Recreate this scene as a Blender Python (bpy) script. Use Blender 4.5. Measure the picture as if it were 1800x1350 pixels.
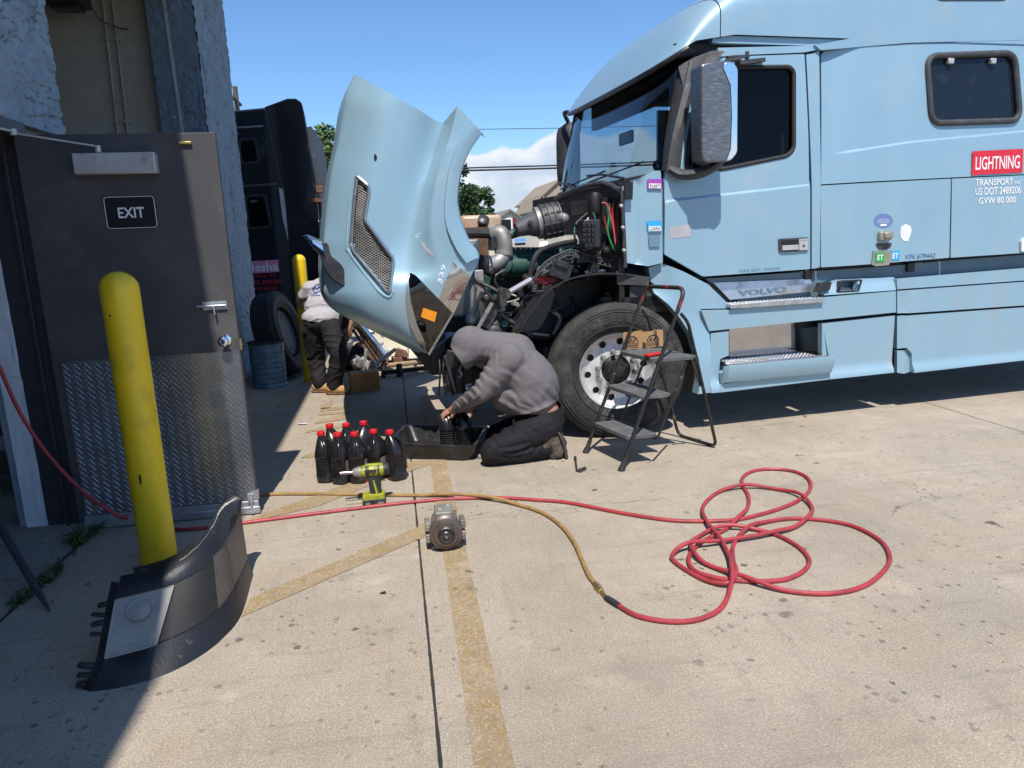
import bpy, bmesh, math, random
from mathutils import Vector, Matrix, geometry, noise
random.seed(7)
for _o in list(bpy.data.objects): bpy.data.objects.remove(_o)
SC = bpy.context.scene
COL = SC.collection
V = Vector
# ------------------------------------------------------------------ camera
F = 1250.0; CH = 1.536; PITCH = math.radians(11.74); ROLL = math.radians(2.2); YAW = math.radians(9.133)
_f = V((math.sin(YAW)*math.cos(PITCH), math.cos(YAW)*math.cos(PITCH), -math.sin(PITCH)))
_r0 = V((math.cos(YAW), -math.sin(YAW), 0)); _u0 = _r0.cross(_f)
CLOUD_SEED = 1.3
CR = _r0*math.cos(ROLL) - _u0*math.sin(ROLL)
CU = _u0*math.cos(ROLL) + _r0*math.sin(ROLL)
CF = _f; CP = V((0, 0, CH))
cam = bpy.data.cameras.new('camera'); camo = bpy.data.objects.new('camera', cam); COL.objects.link(camo)
cam.sensor_width = 36; cam.lens = 36*F/1800; cam.clip_start = .05; cam.clip_end = 2000
m = Matrix((CR, CU, -CF)).transposed().to_4x4(); m.translation = CP
camo.matrix_world = m
SC.camera = camo
# ------------------------------------------------------------------ light
SUND = V((.042, .582, -1)).normalized()            # direction the light travels
EL = math.asin(-SUND.z)
world = bpy.data.worlds.new('World'); SC.world = world; world.use_nodes = True
wn = world.node_tree.nodes; wl = world.node_tree.links
for n in list(wn): wn.remove(n)
sky = wn.new('ShaderNodeTexSky'); sky.sky_type = 'NISHITA'; sky.sun_disc = False
sky.sun_elevation = EL; sky.sun_rotation = math.atan2(-SUND.x, -SUND.y)
sky.altitude = 0; sky.air_density = 1.0; sky.dust_density = .4; sky.ozone_density = 2.0
bg = wn.new('ShaderNodeBackground'); bg.inputs['Strength'].default_value = .105
out = wn.new('ShaderNodeOutputWorld')
# low cumulus bank round the horizon
tc = wn.new('ShaderNodeTexCoord'); sep = wn.new('ShaderNodeSeparateXYZ'); wl.new(tc.outputs['Generated'], sep.inputs[0])
mp = wn.new('ShaderNodeMapping'); mp.inputs['Scale'].default_value = (6., 6., 11.0); mp.inputs['Location'].default_value = (.35, .1, .55)
wl.new(tc.outputs['Generated'], mp.inputs[0])
cn = wn.new('ShaderNodeTexNoise'); cn.inputs['Scale'].default_value = 1.6; cn.inputs['Detail'].default_value = 9; cn.inputs['Roughness'].default_value = .55
wl.new(mp.outputs[0], cn.inputs['Vector'])
def wmath(op, a, b=None):
    n = wn.new('ShaderNodeMath'); n.operation = op
    for i, x in enumerate((a, b)):
        if x is None: continue
        if isinstance(x, (int, float)): n.inputs[i].default_value = x
        else: wl.new(x, n.inputs[i])
    return n.outputs[0]
def wramp(x, a, b, c=0., d=1.):
    n = wn.new('ShaderNodeMapRange'); n.interpolation_type = 'SMOOTHSTEP'
    wl.new(x, n.inputs[0])
    for i, k in enumerate((a, b, c, d)): n.inputs[i+1].default_value = k
    return n.outputs[0]
hz = wn.new('ShaderNodeCombineXYZ'); wl.new(sep.outputs['X'], hz.inputs[0]); wl.new(sep.outputs['Y'], hz.inputs[1]); hz.inputs[2].default_value = CLOUD_SEED
cb_ = wn.new('ShaderNodeTexNoise'); cb_.inputs['Scale'].default_value = 3.4; cb_.inputs['Detail'].default_value = 2.; wl.new(hz.outputs[0], cb_.inputs['Vector'])
topz = wramp(cb_.outputs['Fac'], .34, .60, .045, .128)
puff = wmath('MULTIPLY', wmath('SUBTRACT', cn.outputs['Fac'], .5), .16)
dlt = wmath('ADD', wmath('SUBTRACT', topz, sep.outputs['Z']), puff)
cmask = wramp(dlt, -.002, .012)
shade = wramp(wmath('ADD', dlt, puff), .02, .09)
cc = wn.new('ShaderNodeMix'); cc.data_type = 'RGBA'
wl.new(shade, cc.inputs['Factor']); cc.inputs['A'].default_value = (8.0, 7.9, 8.1, 1); cc.inputs['B'].default_value = (5.0, 5.6, 6.7, 1)
tint = wn.new('ShaderNodeMix'); tint.data_type = 'RGBA'; tint.blend_type = 'MULTIPLY'; tint.inputs['Factor'].default_value = 1
wl.new(sky.outputs[0], tint.inputs['A']); tint.inputs['B'].default_value = (.84, 1.12, 1.42, 1)
mx = wn.new('ShaderNodeMix'); mx.data_type = 'RGBA'
wl.new(wmath('MULTIPLY', cmask, .85), mx.inputs['Factor']); wl.new(tint.outputs['Result'], mx.inputs['A']); wl.new(cc.outputs['Result'], mx.inputs['B'])
wl.new(mx.outputs['Result'], bg.inputs['Color']); wl.new(bg.outputs[0], out.inputs[0])
sun = bpy.data.lights.new('sun', 'SUN'); sun.energy = 5.0; sun.angle = math.radians(.53); sun.color = (1, .95, .87)
suno = bpy.data.objects.new('sun', sun); COL.objects.link(suno)
suno.rotation_euler = SUND.to_track_quat('-Z', 'Y').to_euler()
SC.view_settings.view_transform = 'Standard'; SC.view_settings.look = 'None'
SC.view_settings.gamma = 1; SC.view_settings.use_curve_mapping = False
SC.view_settings.exposure = 0.2
# ------------------------------------------------------------------ where a photographed point lies
def ray(px, py): return CR*((px-900)/F) + CU*((675-py)/F) + CF
def G(px, py, z=0.):
    d = ray(px, py); return CP + d*((z-CH)/d.z)
def PY(px, py, y):
    d = ray(px, py); return CP + d*(y/d.y)
def PX(px, py, x):
    d = ray(px, py); return CP + d*(x/d.x)
def pix(p):
    v = V(p)-CP; k = v.dot(CF); return 900+F*v.dot(CR)/k, 675-F*v.dot(CU)/k
TA = math.radians(5.0); TO = V((3.3, 5.10, 0)); TU = V((math.cos(TA), math.sin(TA), 0)); TV = V((-math.sin(TA), math.cos(TA), 0))
def T(px, py, d=0.):                                # on the blue truck: (along, inward, up)
    r = ray(px, py); t = ((TO-CP).dot(TV)+d)/r.dot(TV); P = CP + r*t - TO
    return V((P.dot(TU), P.dot(TV), P.z))
def Tw(p): return TO + TU*p[0] + TV*p[1] + V((0, 0, p[2]))
# ------------------------------------------------------------------ materials
M = {}
def nd(nt, t, **k):
    n = nt.nodes.new(t)
    for a, b in k.items():
        if hasattr(n, a): setattr(n, a, b)
        else: n.inputs[a].default_value = b
    return n
def pm(name, col, rough=.5, metal=0., var=.12, vs=6., bump=0., bs=60., coat=0., spec=.5, dirt=None, ds=4., dlo=.55, dhi=.72, stretch=None, rvar=.0, speck=None):
    mt = bpy.data.materials.new(name); mt.use_nodes = True; nt = mt.node_tree; L = nt.links
    b = nt.nodes['Principled BSDF']
    b.inputs['Roughness'].default_value = rough; b.inputs['Metallic'].default_value = metal
    b.inputs['Coat Weight'].default_value = coat; b.inputs['Coat Roughness'].default_value = .06
    b.inputs['Specular IOR Level'].default_value = spec
    tcn = nd(nt, 'ShaderNodeTexCoord'); src = tcn.outputs['Object']
    if stretch:
        mpn = nd(nt, 'ShaderNodeMapping'); mpn.inputs['Scale'].default_value = stretch; L.new(src, mpn.inputs[0]); src = mpn.outputs[0]
    no = nd(nt, 'ShaderNodeTexNoise', Scale=vs, Detail=6., Roughness=.6); L.new(src, no.inputs['Vector'])
    mr = nd(nt, 'ShaderNodeMapRange'); L.new(no.outputs['Fac'], mr.inputs[0])
    mr.inputs[1].default_value = .3; mr.inputs[2].default_value = .7
    mxn = nd(nt, 'ShaderNodeMix', data_type='RGBA'); L.new(mr.outputs[0], mxn.inputs['Factor'])
    mxn.inputs['A'].default_value = (*[max(0, c*(1-var)) for c in col], 1); mxn.inputs['B'].default_value = (*[min(1, c*(1+var)) for c in col], 1)
    o = mxn.outputs['Result']
    if dirt:
        n2 = nd(nt, 'ShaderNodeTexNoise', Scale=ds, Detail=8., Roughness=.65); L.new(src, n2.inputs['Vector'])
        m2 = nd(nt, 'ShaderNodeMapRange'); L.new(n2.outputs['Fac'], m2.inputs[0]); m2.inputs[1].default_value = dlo; m2.inputs[2].default_value = dhi
        x2 = nd(nt, 'ShaderNodeMix', data_type='RGBA'); L.new(m2.outputs[0], x2.inputs['Factor']); L.new(o, x2.inputs['A']); x2.inputs['B'].default_value = (*dirt, 1)
        o = x2.outputs['Result']
        if rvar:
            r2 = nd(nt, 'ShaderNodeMapRange'); L.new(m2.outputs[0], r2.inputs[0]); r2.inputs[3].default_value = rough; r2.inputs[4].default_value = min(1, rough+rvar); L.new(r2.outputs[0], b.inputs['Roughness'])
    if speck:
        for sc_, lo_, hi_, k_, col_ in speck:
            n4 = nd(nt, 'ShaderNodeTexNoise', Scale=sc_, Detail=6., Roughness=.7); L.new(tcn.outputs['Object'], n4.inputs['Vector'])
            m4 = nd(nt, 'ShaderNodeMapRange'); L.new(n4.outputs['Fac'], m4.inputs[0]); m4.inputs[1].default_value = lo_; m4.inputs[2].default_value = hi_; m4.inputs[4].default_value = k_
            x4 = nd(nt, 'ShaderNodeMix', data_type='RGBA'); L.new(m4.outputs[0], x4.inputs['Factor']); L.new(o, x4.inputs['A']); x4.inputs['B'].default_value = (*col_, 1); o = x4.outputs['Result']
    L.new(o, b.inputs['Base Color'])
    if bump:
        n3 = nd(nt, 'ShaderNodeTexNoise', Scale=bs, Detail=5., Roughness=.6); L.new(src, n3.inputs['Vector'])
        bp = nd(nt, 'ShaderNodeBump', Strength=1.0, Distance=bump); L.new(n3.outputs['Fac'], bp.inputs['Height']); L.new(bp.outputs[0], b.inputs['Normal'])
    M[name] = mt; return mt
def flat(name, col, rough=.5, metal=0., spec=.5):
    mt = bpy.data.materials.new(name); mt.use_nodes = True; b = mt.node_tree.nodes['Principled BSDF']
    b.inputs['Base Color'].default_value = (*col, 1); b.inputs['Roughness'].default_value = rough; b.inputs['Metallic'].default_value = metal; b.inputs['Specular IOR Level'].default_value = spec
    M[name] = mt; return mt
def glassm(name, tint_, alpha, rough=.02, gl_=1.0):
    mt = bpy.data.materials.new(name); mt.use_nodes = True; nt = mt.node_tree; L = nt.links
    for n in list(nt.nodes): nt.nodes.remove(n)
    o = nd(nt, 'ShaderNodeOutputMaterial'); tr = nd(nt, 'ShaderNodeBsdfTransparent', Color=(*tint_, 1)); gl = nd(nt, 'ShaderNodeBsdfGlossy', Roughness=rough)
    fr = nd(nt, 'ShaderNodeFresnel', IOR=1.5); ad = nd(nt, 'ShaderNodeMath', operation='MULTIPLY_ADD'); L.new(fr.outputs[0], ad.inputs[0]); ad.inputs[1].default_value = gl_; ad.inputs[2].default_value = alpha
    mi = nd(nt, 'ShaderNodeMixShader'); L.new(ad.outputs[0], mi.inputs[0]); L.new(tr.outputs[0], mi.inputs[1]); L.new(gl.outputs[0], mi.inputs[2]); L.new(mi.outputs[0], o.inputs[0])
    M[name] = mt; return mt
# ------------------------------------------------------------------ mesh building
class MB:
    def __init__(s): s.v = []; s.f = []; s.m = []; s.s = []
    def add(s, vs, fs, mi=0, sm=False):
        k = len(s.v); s.v += [V(p) for p in vs]
        for f in fs: s.f.append([i+k for i in f]); s.m.append(mi); s.s.append(sm)
        return s
    def box(s, c, size, rot=None, mi=0):
        c = V(c); hx, hy, hz = (x/2 for x in size); q = []
        for x in (-hx, hx):
            for y in (-hy, hy):
                for z in (-hz, hz):
                    p = V((x, y, z)); q.append(c + (rot @ p if rot else p))
        return s.add(q, [(0, 1, 3, 2), (4, 6, 7, 5), (0, 4, 5, 1), (2, 3, 7, 6), (0, 2, 6, 4), (1, 5, 7, 3)], mi)
    def bar(s, a, b, w, h, mi=0, up=(0, 0, 1)):
        a, b = V(a), V(b); d = (b-a); L = d.length; d.normalize(); u = V(up)
        x = d.cross(u)
        if x.length < 1e-4: x = d.cross(V((1, 0, 0)))
        x.normalize(); u = x.cross(d); R = Matrix((d, x, u)).transposed()
        return s.box((a+b)/2, (L, w, h), R, mi)
    def tube(s, pts, r, n=10, mi=0, caps=True, closed=False, flatten=None):
        pts = [V(p) for p in pts]; N = len(pts); rr = r if isinstance(r, (list, tuple)) else [r]*N
        tg = []
        for i in range(N):
            if closed: t = pts[(i+1) % N]-pts[i-1]
            else: t = pts[min(i+1, N-1)]-pts[max(i-1, 0)]
            tg.append(t.normalized() if t.length > 1e-9 else V((0, 0, 1)))
        x = tg[0].orthogonal().normalized() if abs(tg[0].z) > .9 else tg[0].cross(V((0, 0, 1))).normalized()
        vs = []
        for i in range(N):
            x = (x - tg[i]*x.dot(tg[i])).normalized(); y = tg[i].cross(x)
            for k in range(n):
                a = 2*math.pi*k/n; fy = flatten or 1
                vs.append(pts[i] + (x*math.cos(a) + y*math.sin(a)*fy)*rr[i])
        fs = []
        for i in range(N if closed else N-1):
            j = (i+1) % N
            for k in range(n): fs.append((i*n+k, i*n+(k+1) % n, j*n+(k+1) % n, j*n+k))
        s.add(vs, fs, mi, True)
        if caps and not closed:
            s.add(vs[:n], [tuple(range(n))[::-1]], mi); s.add(vs[-n:], [tuple(range(n))], mi)
        return s
    def lathe(s, prof, o=(0, 0, 0), axis=(0, 0, 1), n=24, mi=0, sm=True, ref=None, caps=True):
        o = V(o); ax = V(axis).normalized(); x = V(ref).normalized() if ref else ax.orthogonal().normalized(); y = ax.cross(x); vs = []
        for r, h in prof:
            for k in range(n):
                a = 2*math.pi*k/n; vs.append(o + ax*h + (x*math.cos(a)+y*math.sin(a))*r)
        fs = []
        for i in range(len(prof)-1):
            for k in range(n): fs.append((i*n+k, i*n+(k+1) % n, (i+1)*n+(k+1) % n, (i+1)*n+k))
        s.add(vs, fs, mi, sm)
        if not caps: return s
        if prof[0][0] > 1e-4: s.add(vs[:n], [tuple(range(n))[::-1]], mi)
        if prof[-1][0] > 1e-4: s.add(vs[-n:], [tuple(range(n))], mi)
        return s
    def grid(s, rows, mi=0, sm=True, flip=False, skip=None):
        n = len(rows[0]); vs = [p for r in rows for p in r]; fs = []
        for i in range(len(rows)-1):
            for j in range(n-1):
                if skip and skip(i, j): continue
                f = (i*n+j, i*n+j+1, (i+1)*n+j+1, (i+1)*n+j); fs.append(f[::-1] if flip else f)
        return s.add(vs, fs, mi, sm)
    def loft(s, secs, mi=0, sm=True, caps=True):
        n = len(secs[0]); vs = [p for r in secs for p in r]; fs = []
        for i in range(len(secs)-1):
            for j in range(n): fs.append((i*n+j, i*n+(j+1) % n, (i+1)*n+(j+1) % n, (i+1)*n+j))
        s.add(vs, fs, mi, sm)
        if caps: s.add(secs[0], [tuple(range(n))[::-1]], mi); s.add(secs[-1], [tuple(range(n))], mi)
        return s
    def prism(s, poly, fn, thick, mi=0, sm=False):
        """poly: 2-D outline, fn(a,b)->3-D, thick: vector"""
        a = [V(fn(*p)) for p in poly]; t = V(thick); n = len(a)
        s.add(a, [tuple(range(n))], mi, sm); s.add([p+t for p in a], [tuple(range(n))[::-1]], mi, sm)
        s.add(a+[p+t for p in a], [(i, i+n, (i+1) % n+n, (i+1) % n) for i in range(n)], mi, sm); return s
    def panel(s, outline, holes, fn, step, thick, mi=0, rimi=None, lines=()):
        """curved sheet with holes, edges turned in by thick"""
        def res(l):
            o = []
            for i in range(len(l)):
                a, b = V(l[i]), V(l[(i+1) % len(l)]); k = max(1, int((b-a).length/step))
                o += [a.lerp(b, j/k) for j in range(k)]
            return o
        loops = [res(outline)]+[res(h) for h in holes]; vs = []; es = []
        for l in loops:
            k = len(vs); vs += l; es += [(k+i, k+(i+1) % len(l)) for i in range(len(l))]
        for l in lines:
            k = len(vs); vs += [V(p) for p in l]; es += [(k+i, k+i+1) for i in range(len(l)-1)]
        xs = [p[0] for p in loops[0]]; ys = [p[1] for p in loops[0]]
        x = min(xs)+step/2
        while x < max(xs):
            y = min(ys)+step/2
            while y < max(ys):
                if inside((x, y), loops[0]) and not any(inside((x, y), h) for h in loops[1:]): vs.append(V((x, y)))
                y += step
            x += step
        v2, e2, f2, *_ = geometry.delaunay_2d_cdt([V(p[:2]) for p in vs], es, [], 1, 1e-5)
        if holes: f2 = [f for f in f2 if not any(inside((sum(v2[i][0] for i in f)/len(f), sum(v2[i][1] for i in f)/len(f)), h) for h in loops[1:])]
        s.add([fn(p[0], p[1]) for p in v2], f2, mi, True)
        t = V(thick)
        for l in loops:
            a = [V(fn(p[0], p[1])) for p in l]; n = len(a)
            s.add(a+[p+t for p in a], [(i, (i+1) % n, (i+1) % n+n, i+n) for i in range(n)], mi if rimi is None else rimi, False)
        return s
def inside(p, poly):
    c = False; x, y = p[0], p[1]; n = len(poly); j = n-1
    for i in range(n):
        xi, yi = poly[i][0], poly[i][1]; xj, yj = poly[j][0], poly[j][1]
        if (yi > y) != (yj > y) and x < (xj-xi)*(y-yi)/(yj-yi)+xi: c = not c
        j = i
    return c
def cr(pts, k=6, closed=False):
    pts = [V(p) for p in pts]; n = len(pts); o = []
    for i in range(n if closed else n-1):
        g = (lambda j: pts[j % n]) if closed else (lambda j: pts[min(max(j, 0), n-1)])
        a, b, c, d = g(i-1), g(i), g(i+1), g(i+2)
        for q in range(k):
            t = q/k; o.append(.5*((2*b)+(c-a)*t+(2*a-5*b+4*c-d)*t*t+(3*b-a-3*c+d)*t**3))
    if not closed: o.append(pts[-1])
    return o
def rpoly(pts, r, k=5):
    pts = [V(p) for p in pts]; n = len(pts); o = []; rr = r if isinstance(r, (list, tuple)) else [r]*n
    for i in range(n):
        p, a, b = pts[i], pts[i-1], pts[(i+1) % n]; q = rr[i]
        if q <= 0: o.append(p); continue
        da, db = (a-p), (b-p); q = min(q, da.length*.49, db.length*.49)
        s, e = p+da.normalized()*q, p+db.normalized()*q
        for j in range(k+1):
            t = j/k; o.append(s*(1-t)**2+p*2*t*(1-t)+e*t*t)
    return o
def mesh_from(mb, name, mats, sharp=35):
    me = bpy.data.meshes.new(name); me.from_pydata([tuple(p) for p in mb.v], [], mb.f)
    for x in (mats if isinstance(mats, (list, tuple)) else [mats]): me.materials.append(M[x] if isinstance(x, str) else x)
    me.polygons.foreach_set('material_index', mb.m); me.polygons.foreach_set('use_smooth', mb.s)
    bm = bmesh.new(); bm.from_mesh(me); bmesh.ops.remove_doubles(bm, verts=bm.verts, dist=1e-5)
    bmesh.ops.recalc_face_normals(bm, faces=bm.faces); bm.to_mesh(me); bm.free()
    me.set_sharp_from_angle(angle=math.radians(sharp)); me.update(); return me
ROOTS = {}
def tag(o, label=None, cat=None, group=None, kind=None):
    if label: o['label'] = label
    if cat: o['category'] = cat
    if group: o['group'] = group
    if kind: o['kind'] = kind
    return o
def thing(name, label, cat, loc=(0, 0, 0), rotz=0., group=None):
    o = bpy.data.objects.new(name, None); o.empty_display_size = .1; COL.objects.link(o)
    o.location = loc; o.rotation_euler = (0, 0, rotz); return tag(o, label, cat, group)
def base_loc(o):
    p = V((0, 0, 0))
    while o is not None: p = p+V(o.location); o = o.parent
    return p
def obj(name, mb, mats, parent=None, world=True, label=None, cat=None, group=None, kind=None, loc=None, bevel=0, sharp=35, weld=True):
    """one mesh object; vertices are given in world coordinates unless world=False (then in the parent's)"""
    if world:
        off = base_loc(parent) if parent else V(loc or (0, 0, 0))
        if off.length > 0: mb.v = [p-off for p in mb.v]
    me = mesh_from(mb, name, mats, sharp)
    o = bpy.data.objects.new(name, me); COL.objects.link(o)
    if parent: o.parent = parent
    elif loc is not None: o.location = loc
    if bevel:
        b = o.modifiers.new('bevel', 'BEVEL'); b.width = bevel; b.segments = 2; b.limit_method = 'ANGLE'; b.angle_limit = math.radians(40); b.harden_normals = False
    return tag(o, label, cat, group, kind)
def part(name, mb, mats, parent, **k): return obj(name, mb, mats, parent, **k)
def copy_tree(o, parent=None):
    c = o.copy(); COL.objects.link(c)
    if parent: c.parent = parent
    for ch in list(o.children): copy_tree(ch, c)
    return c
def text_mb(mb, s, quad, depth=None, mi=0, bold=0., spacing=1.):
    """lettering fitted into a quad of four 3-D points: lower left, lower right, upper right, upper left"""
    cu = bpy.data.curves.new('t', 'FONT'); cu.body = s; cu.offset = bold; cu.space_character = spacing; cu.resolution_u = 3
    o = bpy.data.objects.new('t', cu); COL.objects.link(o)
    bpy.context.view_layer.update(); dg = bpy.context.evaluated_depsgraph_get()
    me = bpy.data.meshes.new_from_object(o.evaluated_get(dg)); bpy.data.objects.remove(o); bpy.data.curves.remove(cu)
    xs = [v.co.x for v in me.vertices]; ys = [v.co.y for v in me.vertices]; x0, x1, y0, y1 = min(xs), max(xs), min(ys), max(ys)
    A, B, C_, D = (V(q) for q in quad); vs = []
    for v in me.vertices:
        a = (v.co.x-x0)/(x1-x0); b = (v.co.y-y0)/(y1-y0); vs.append(A.lerp(B, a).lerp(D.lerp(C_, a), b))
    mb.add(vs, [tuple(p.vertices) for p in me.polygons], mi); bpy.data.meshes.remove(me); return mb
def capsule(mb, a, ra, b, rb, n=14, m=5):
    a, b = V(a), V(b); d = (b-a); L = max(d.length, 1e-5); d.normalize(); prof = []
    for i in range(m+1):
        t = math.pi/2*(1-i/m); prof.append((max(ra*math.cos(t), 1e-5), -ra*math.sin(t)))
    for i in range(m+1):
        t = math.pi/2*i/m; prof.append((max(rb*math.cos(t), 1e-5), L+rb*math.sin(t)))
    return mb.lathe(prof, a, d, n)
def ellip(mb, c, r, rot=None, n=16, m=10):
    c = V(c); vs = []; fs = []
    for i in range(m+1):
        t = math.pi*i/m
        for k in range(n):
            a = 2*math.pi*k/n; p = V((r[0]*math.sin(t)*math.cos(a), r[1]*math.sin(t)*math.sin(a), r[2]*math.cos(t)))
            vs.append(c+(rot @ p if rot else p))
    for i in range(m):
        for k in range(n): fs.append((i*n+k, i*n+(k+1) % n, (i+1)*n+(k+1) % n, (i+1)*n+k))
    return mb.add(vs, fs, 0, True)
def fuse(mb, voxel, it=6, fac=.5):
    """melt overlapping solids into one continuous skin; returns an MB"""
    me = bpy.data.meshes.new('tmp'); me.from_pydata([tuple(p) for p in mb.v], [], mb.f)
    bm = bmesh.new(); bm.from_mesh(me); bmesh.ops.remove_doubles(bm, verts=bm.verts, dist=1e-4); bmesh.ops.recalc_face_normals(bm, faces=bm.faces); bm.to_mesh(me); bm.free()
    o = bpy.data.objects.new('tmp', me); COL.objects.link(o)
    r = o.modifiers.new('r', 'REMESH'); r.mode = 'VOXEL'; r.voxel_size = voxel
    if it: s = o.modifiers.new('s', 'SMOOTH'); s.iterations = it; s.factor = fac
    bpy.context.view_layer.update()
    e = bpy.data.meshes.new_from_object(o.evaluated_get(bpy.context.evaluated_depsgraph_get()))
    q = MB(); q.add([v.co.copy() for v in e.vertices], [tuple(p.vertices) for p in e.polygons], 0, True)
    q.n = [v.normal.copy() for v in e.vertices]
    bpy.data.objects.remove(o); bpy.data.meshes.remove(me); bpy.data.meshes.remove(e); return q
def sstep(a, b, x):
    t = min(1, max(0, (x-a)/(b-a))); return t*t*(3-2*t)
# ------------------------------------------------------------------ material palette
def concrete(name, base, warm, broom=1., paint=None):
    mt = bpy.data.materials.new(name); mt.use_nodes = True; nt = mt.node_tree; L = nt.links; b = nt.nodes['Principled BSDF']
    b.inputs['Roughness'].default_value = .88; b.inputs['Specular IOR Level'].default_value = .25
    tcn = nd(nt, 'ShaderNodeTexCoord'); P = tcn.outputs['Object']
    def nz(sc, det=6., ro=.6, st=None, w=0.):
        src = P
        if st or w:
            mpn = nd(nt, 'ShaderNodeMapping'); mpn.inputs['Scale'].default_value = st or (1, 1, 1); mpn.inputs['Location'].default_value = (w, w*.7, 0); L.new(P, mpn.inputs[0]); src = mpn.outputs[0]
        n = nd(nt, 'ShaderNodeTexNoise', Scale=sc, Detail=det, Roughness=ro); L.new(src, n.inputs['Vector']); return n.outputs['Fac']
    def mr(x, a, c, lo=0., hi=1.):
        n = nd(nt, 'ShaderNodeMapRange'); L.new(x, n.inputs[0])
        for i, k in enumerate((a, c, lo, hi)): n.inputs[i+1].default_value = k
        return n.outputs[0]
    def mixc(f, A, B):
        n = nd(nt, 'ShaderNodeMix', data_type='RGBA')
        if isinstance(f, float): n.inputs['Factor'].default_value = f
        else: L.new(f, n.inputs['Factor'])
        for k, x in (('A', A), ('B', B)):
            if isinstance(x, tuple): n.inputs[k].default_value = (*x, 1)
            else: L.new(x, n.inputs[k])
        return n.outputs['Result']
    def mul(a, c):
        n = nd(nt, 'ShaderNodeMath', operation='MULTIPLY')
        for i, x in enumerate((a, c)):
            if isinstance(x, float): n.inputs[i].default_value = x
            else: L.new(x, n.inputs[i])
        return n.outputs[0]
    dk = tuple(c*.72 for c in base); lt = tuple(min(1, c*1.16) for c in base)
    c = mixc(mr(nz(1.1, 8, .62), .3, .72), dk, lt)
    c = mixc(mul(mr(nz(2.3, 6, .6, None, 9.3), .45, .75), .55), c, warm)
    if paint:
        wearn = nz(2.6, 9, .72, None, 3.1); wear2 = nz(38., 5, .7, None, 1.7)
        ad = nd(nt, 'ShaderNodeMath', operation='MULTIPLY_ADD'); L.new(wear2, ad.inputs[0]); ad.inputs[1].default_value = .55; L.new(wearn, ad.inputs[2])
        c = mixc(mr(ad.outputs[0], .66, .95, .92, .35), c, mixc(mr(nz(5., 5, .6), .35, .7), tuple(x*.8 for x in paint), paint))
    # fine aggregate and broom marks
    fine = nz(150., 3, .7); c = mixc(mul(mr(fine, .44, .60), .60), c, tuple(x*.42 for x in base)); c = mixc(mul(mr(nz(120., 3, .7, None, 4.), .52, .68), .55), c, tuple(min(1, x*1.55) for x in base)); c = mixc(mul(mr(nz(42., 4, .6, None, 14.), .5, .68), .28), c, tuple(x*.6 for x in base))
    br = nz(1., 4, .6, (170., 5., 1.)); c = mixc(mul(mr(br, .5, .72), .22*broom), c, tuple(x*.55 for x in base))
    # oil drips, scuffs, chewing gum
    for sc, lo, hi, w, k, colr in ((2.0, .66, .80, 5., .22, (.10, .095, .09)), (6.5, .70, .735, 11., .8, (.045, .042, .04)), (17., .725, .75, 2., .85, (.05, .046, .042)), (3.1, .70, .78, 23., .4, (.62, .60, .56)), (.55, .56, .76, 31., .5, (.17, .15, .125))):
        c = mixc(mul(mr(nz(sc, 5, .5, (1., .75, 1.), w), lo, hi), k), c, colr)
    # drips and gum: scattered round-ish spots
    for sc, rad, pres, k, w in ((4.2, .060, .90, .8, 3.), (9., .085, .90, .75, 8.), (22., .14, .88, .65, 12.), (2.1, .032, .80, .8, 21.), (13., .09, .90, .5, 33.)):
        dn = nd(nt, 'ShaderNodeTexNoise', Scale=sc*5, Detail=3.); L.new(P, dn.inputs['Vector'])
        dv = nd(nt, 'ShaderNodeVectorMath', operation='MULTIPLY_ADD'); L.new(dn.outputs['Color'], dv.inputs[0]); dv.inputs[1].default_value = (.35/sc, .25/sc, 0); L.new(P, dv.inputs[2])
        dm_ = nd(nt, 'ShaderNodeMapping'); dm_.inputs['Location'].default_value = (w, w*.6, 0); L.new(dv.outputs[0], dm_.inputs[0])
        vv = nd(nt, 'ShaderNodeTexVoronoi', Scale=sc); vv.voronoi_dimensions = '2D'; L.new(dm_.outputs[0], vv.inputs['Vector'])
        sx = nd(nt, 'ShaderNodeSeparateColor'); L.new(vv.outputs['Color'], sx.inputs[0])
        rr_ = nd(nt, 'ShaderNodeMath', operation='MULTIPLY'); L.new(sx.outputs[1], rr_.inputs[0]); rr_.inputs[1].default_value = rad*2
        df = nd(nt, 'ShaderNodeMath', operation='SUBTRACT'); L.new(rr_.outputs[0], df.inputs[0]); L.new(vv.outputs['Distance'], df.inputs[1])
        c = mixc(mul(mul(mul(mr(df.outputs[0], -.005, .04), mr(sx.outputs[0], pres-.12, pres-.10)), mr(nz(.75, 3, .6, None, 41.+w), .46, .60)), k), c, (.055, .05, .045))
    # short tyre scuffs running along the bay
    c = mixc(mul(mr(nz(1., 4, .6, (1.6, 13., 1.), 7.), .57, .76), .38), c, (.15, .135, .12)); c = mixc(mul(mr(nz(1., 4, .6, (14., 1.9, 1.), 19.), .57, .76), .26), c, (.16, .14, .12))
    c = mixc(mul(mr(nz(7., 6, .7, None, 27.), .50, .70), .30), c, tuple(x*.55 for x in base)); c = mixc(mul(mr(nz(3.4, 6, .7, None, 37.), .56, .72), .30), c, tuple(min(1, x*1.35) for x in base))
    # hairline cracks
    vo = nd(nt, 'ShaderNodeTexVoronoi', feature='DISTANCE_TO_EDGE', Scale=.42)
    wob = nd(nt, 'ShaderNodeTexNoise', Scale=2.2, Detail=6.); L.new(P, wob.inputs['Vector'])
    vm = nd(nt, 'ShaderNodeVectorMath', operation='MULTIPLY_ADD'); L.new(wob.outputs['Color'], vm.inputs[0]); vm.inputs[1].default_value = (.7, .7, 0); L.new(P, vm.inputs[2]); L.new(vm.outputs[0], vo.inputs['Vector'])
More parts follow.
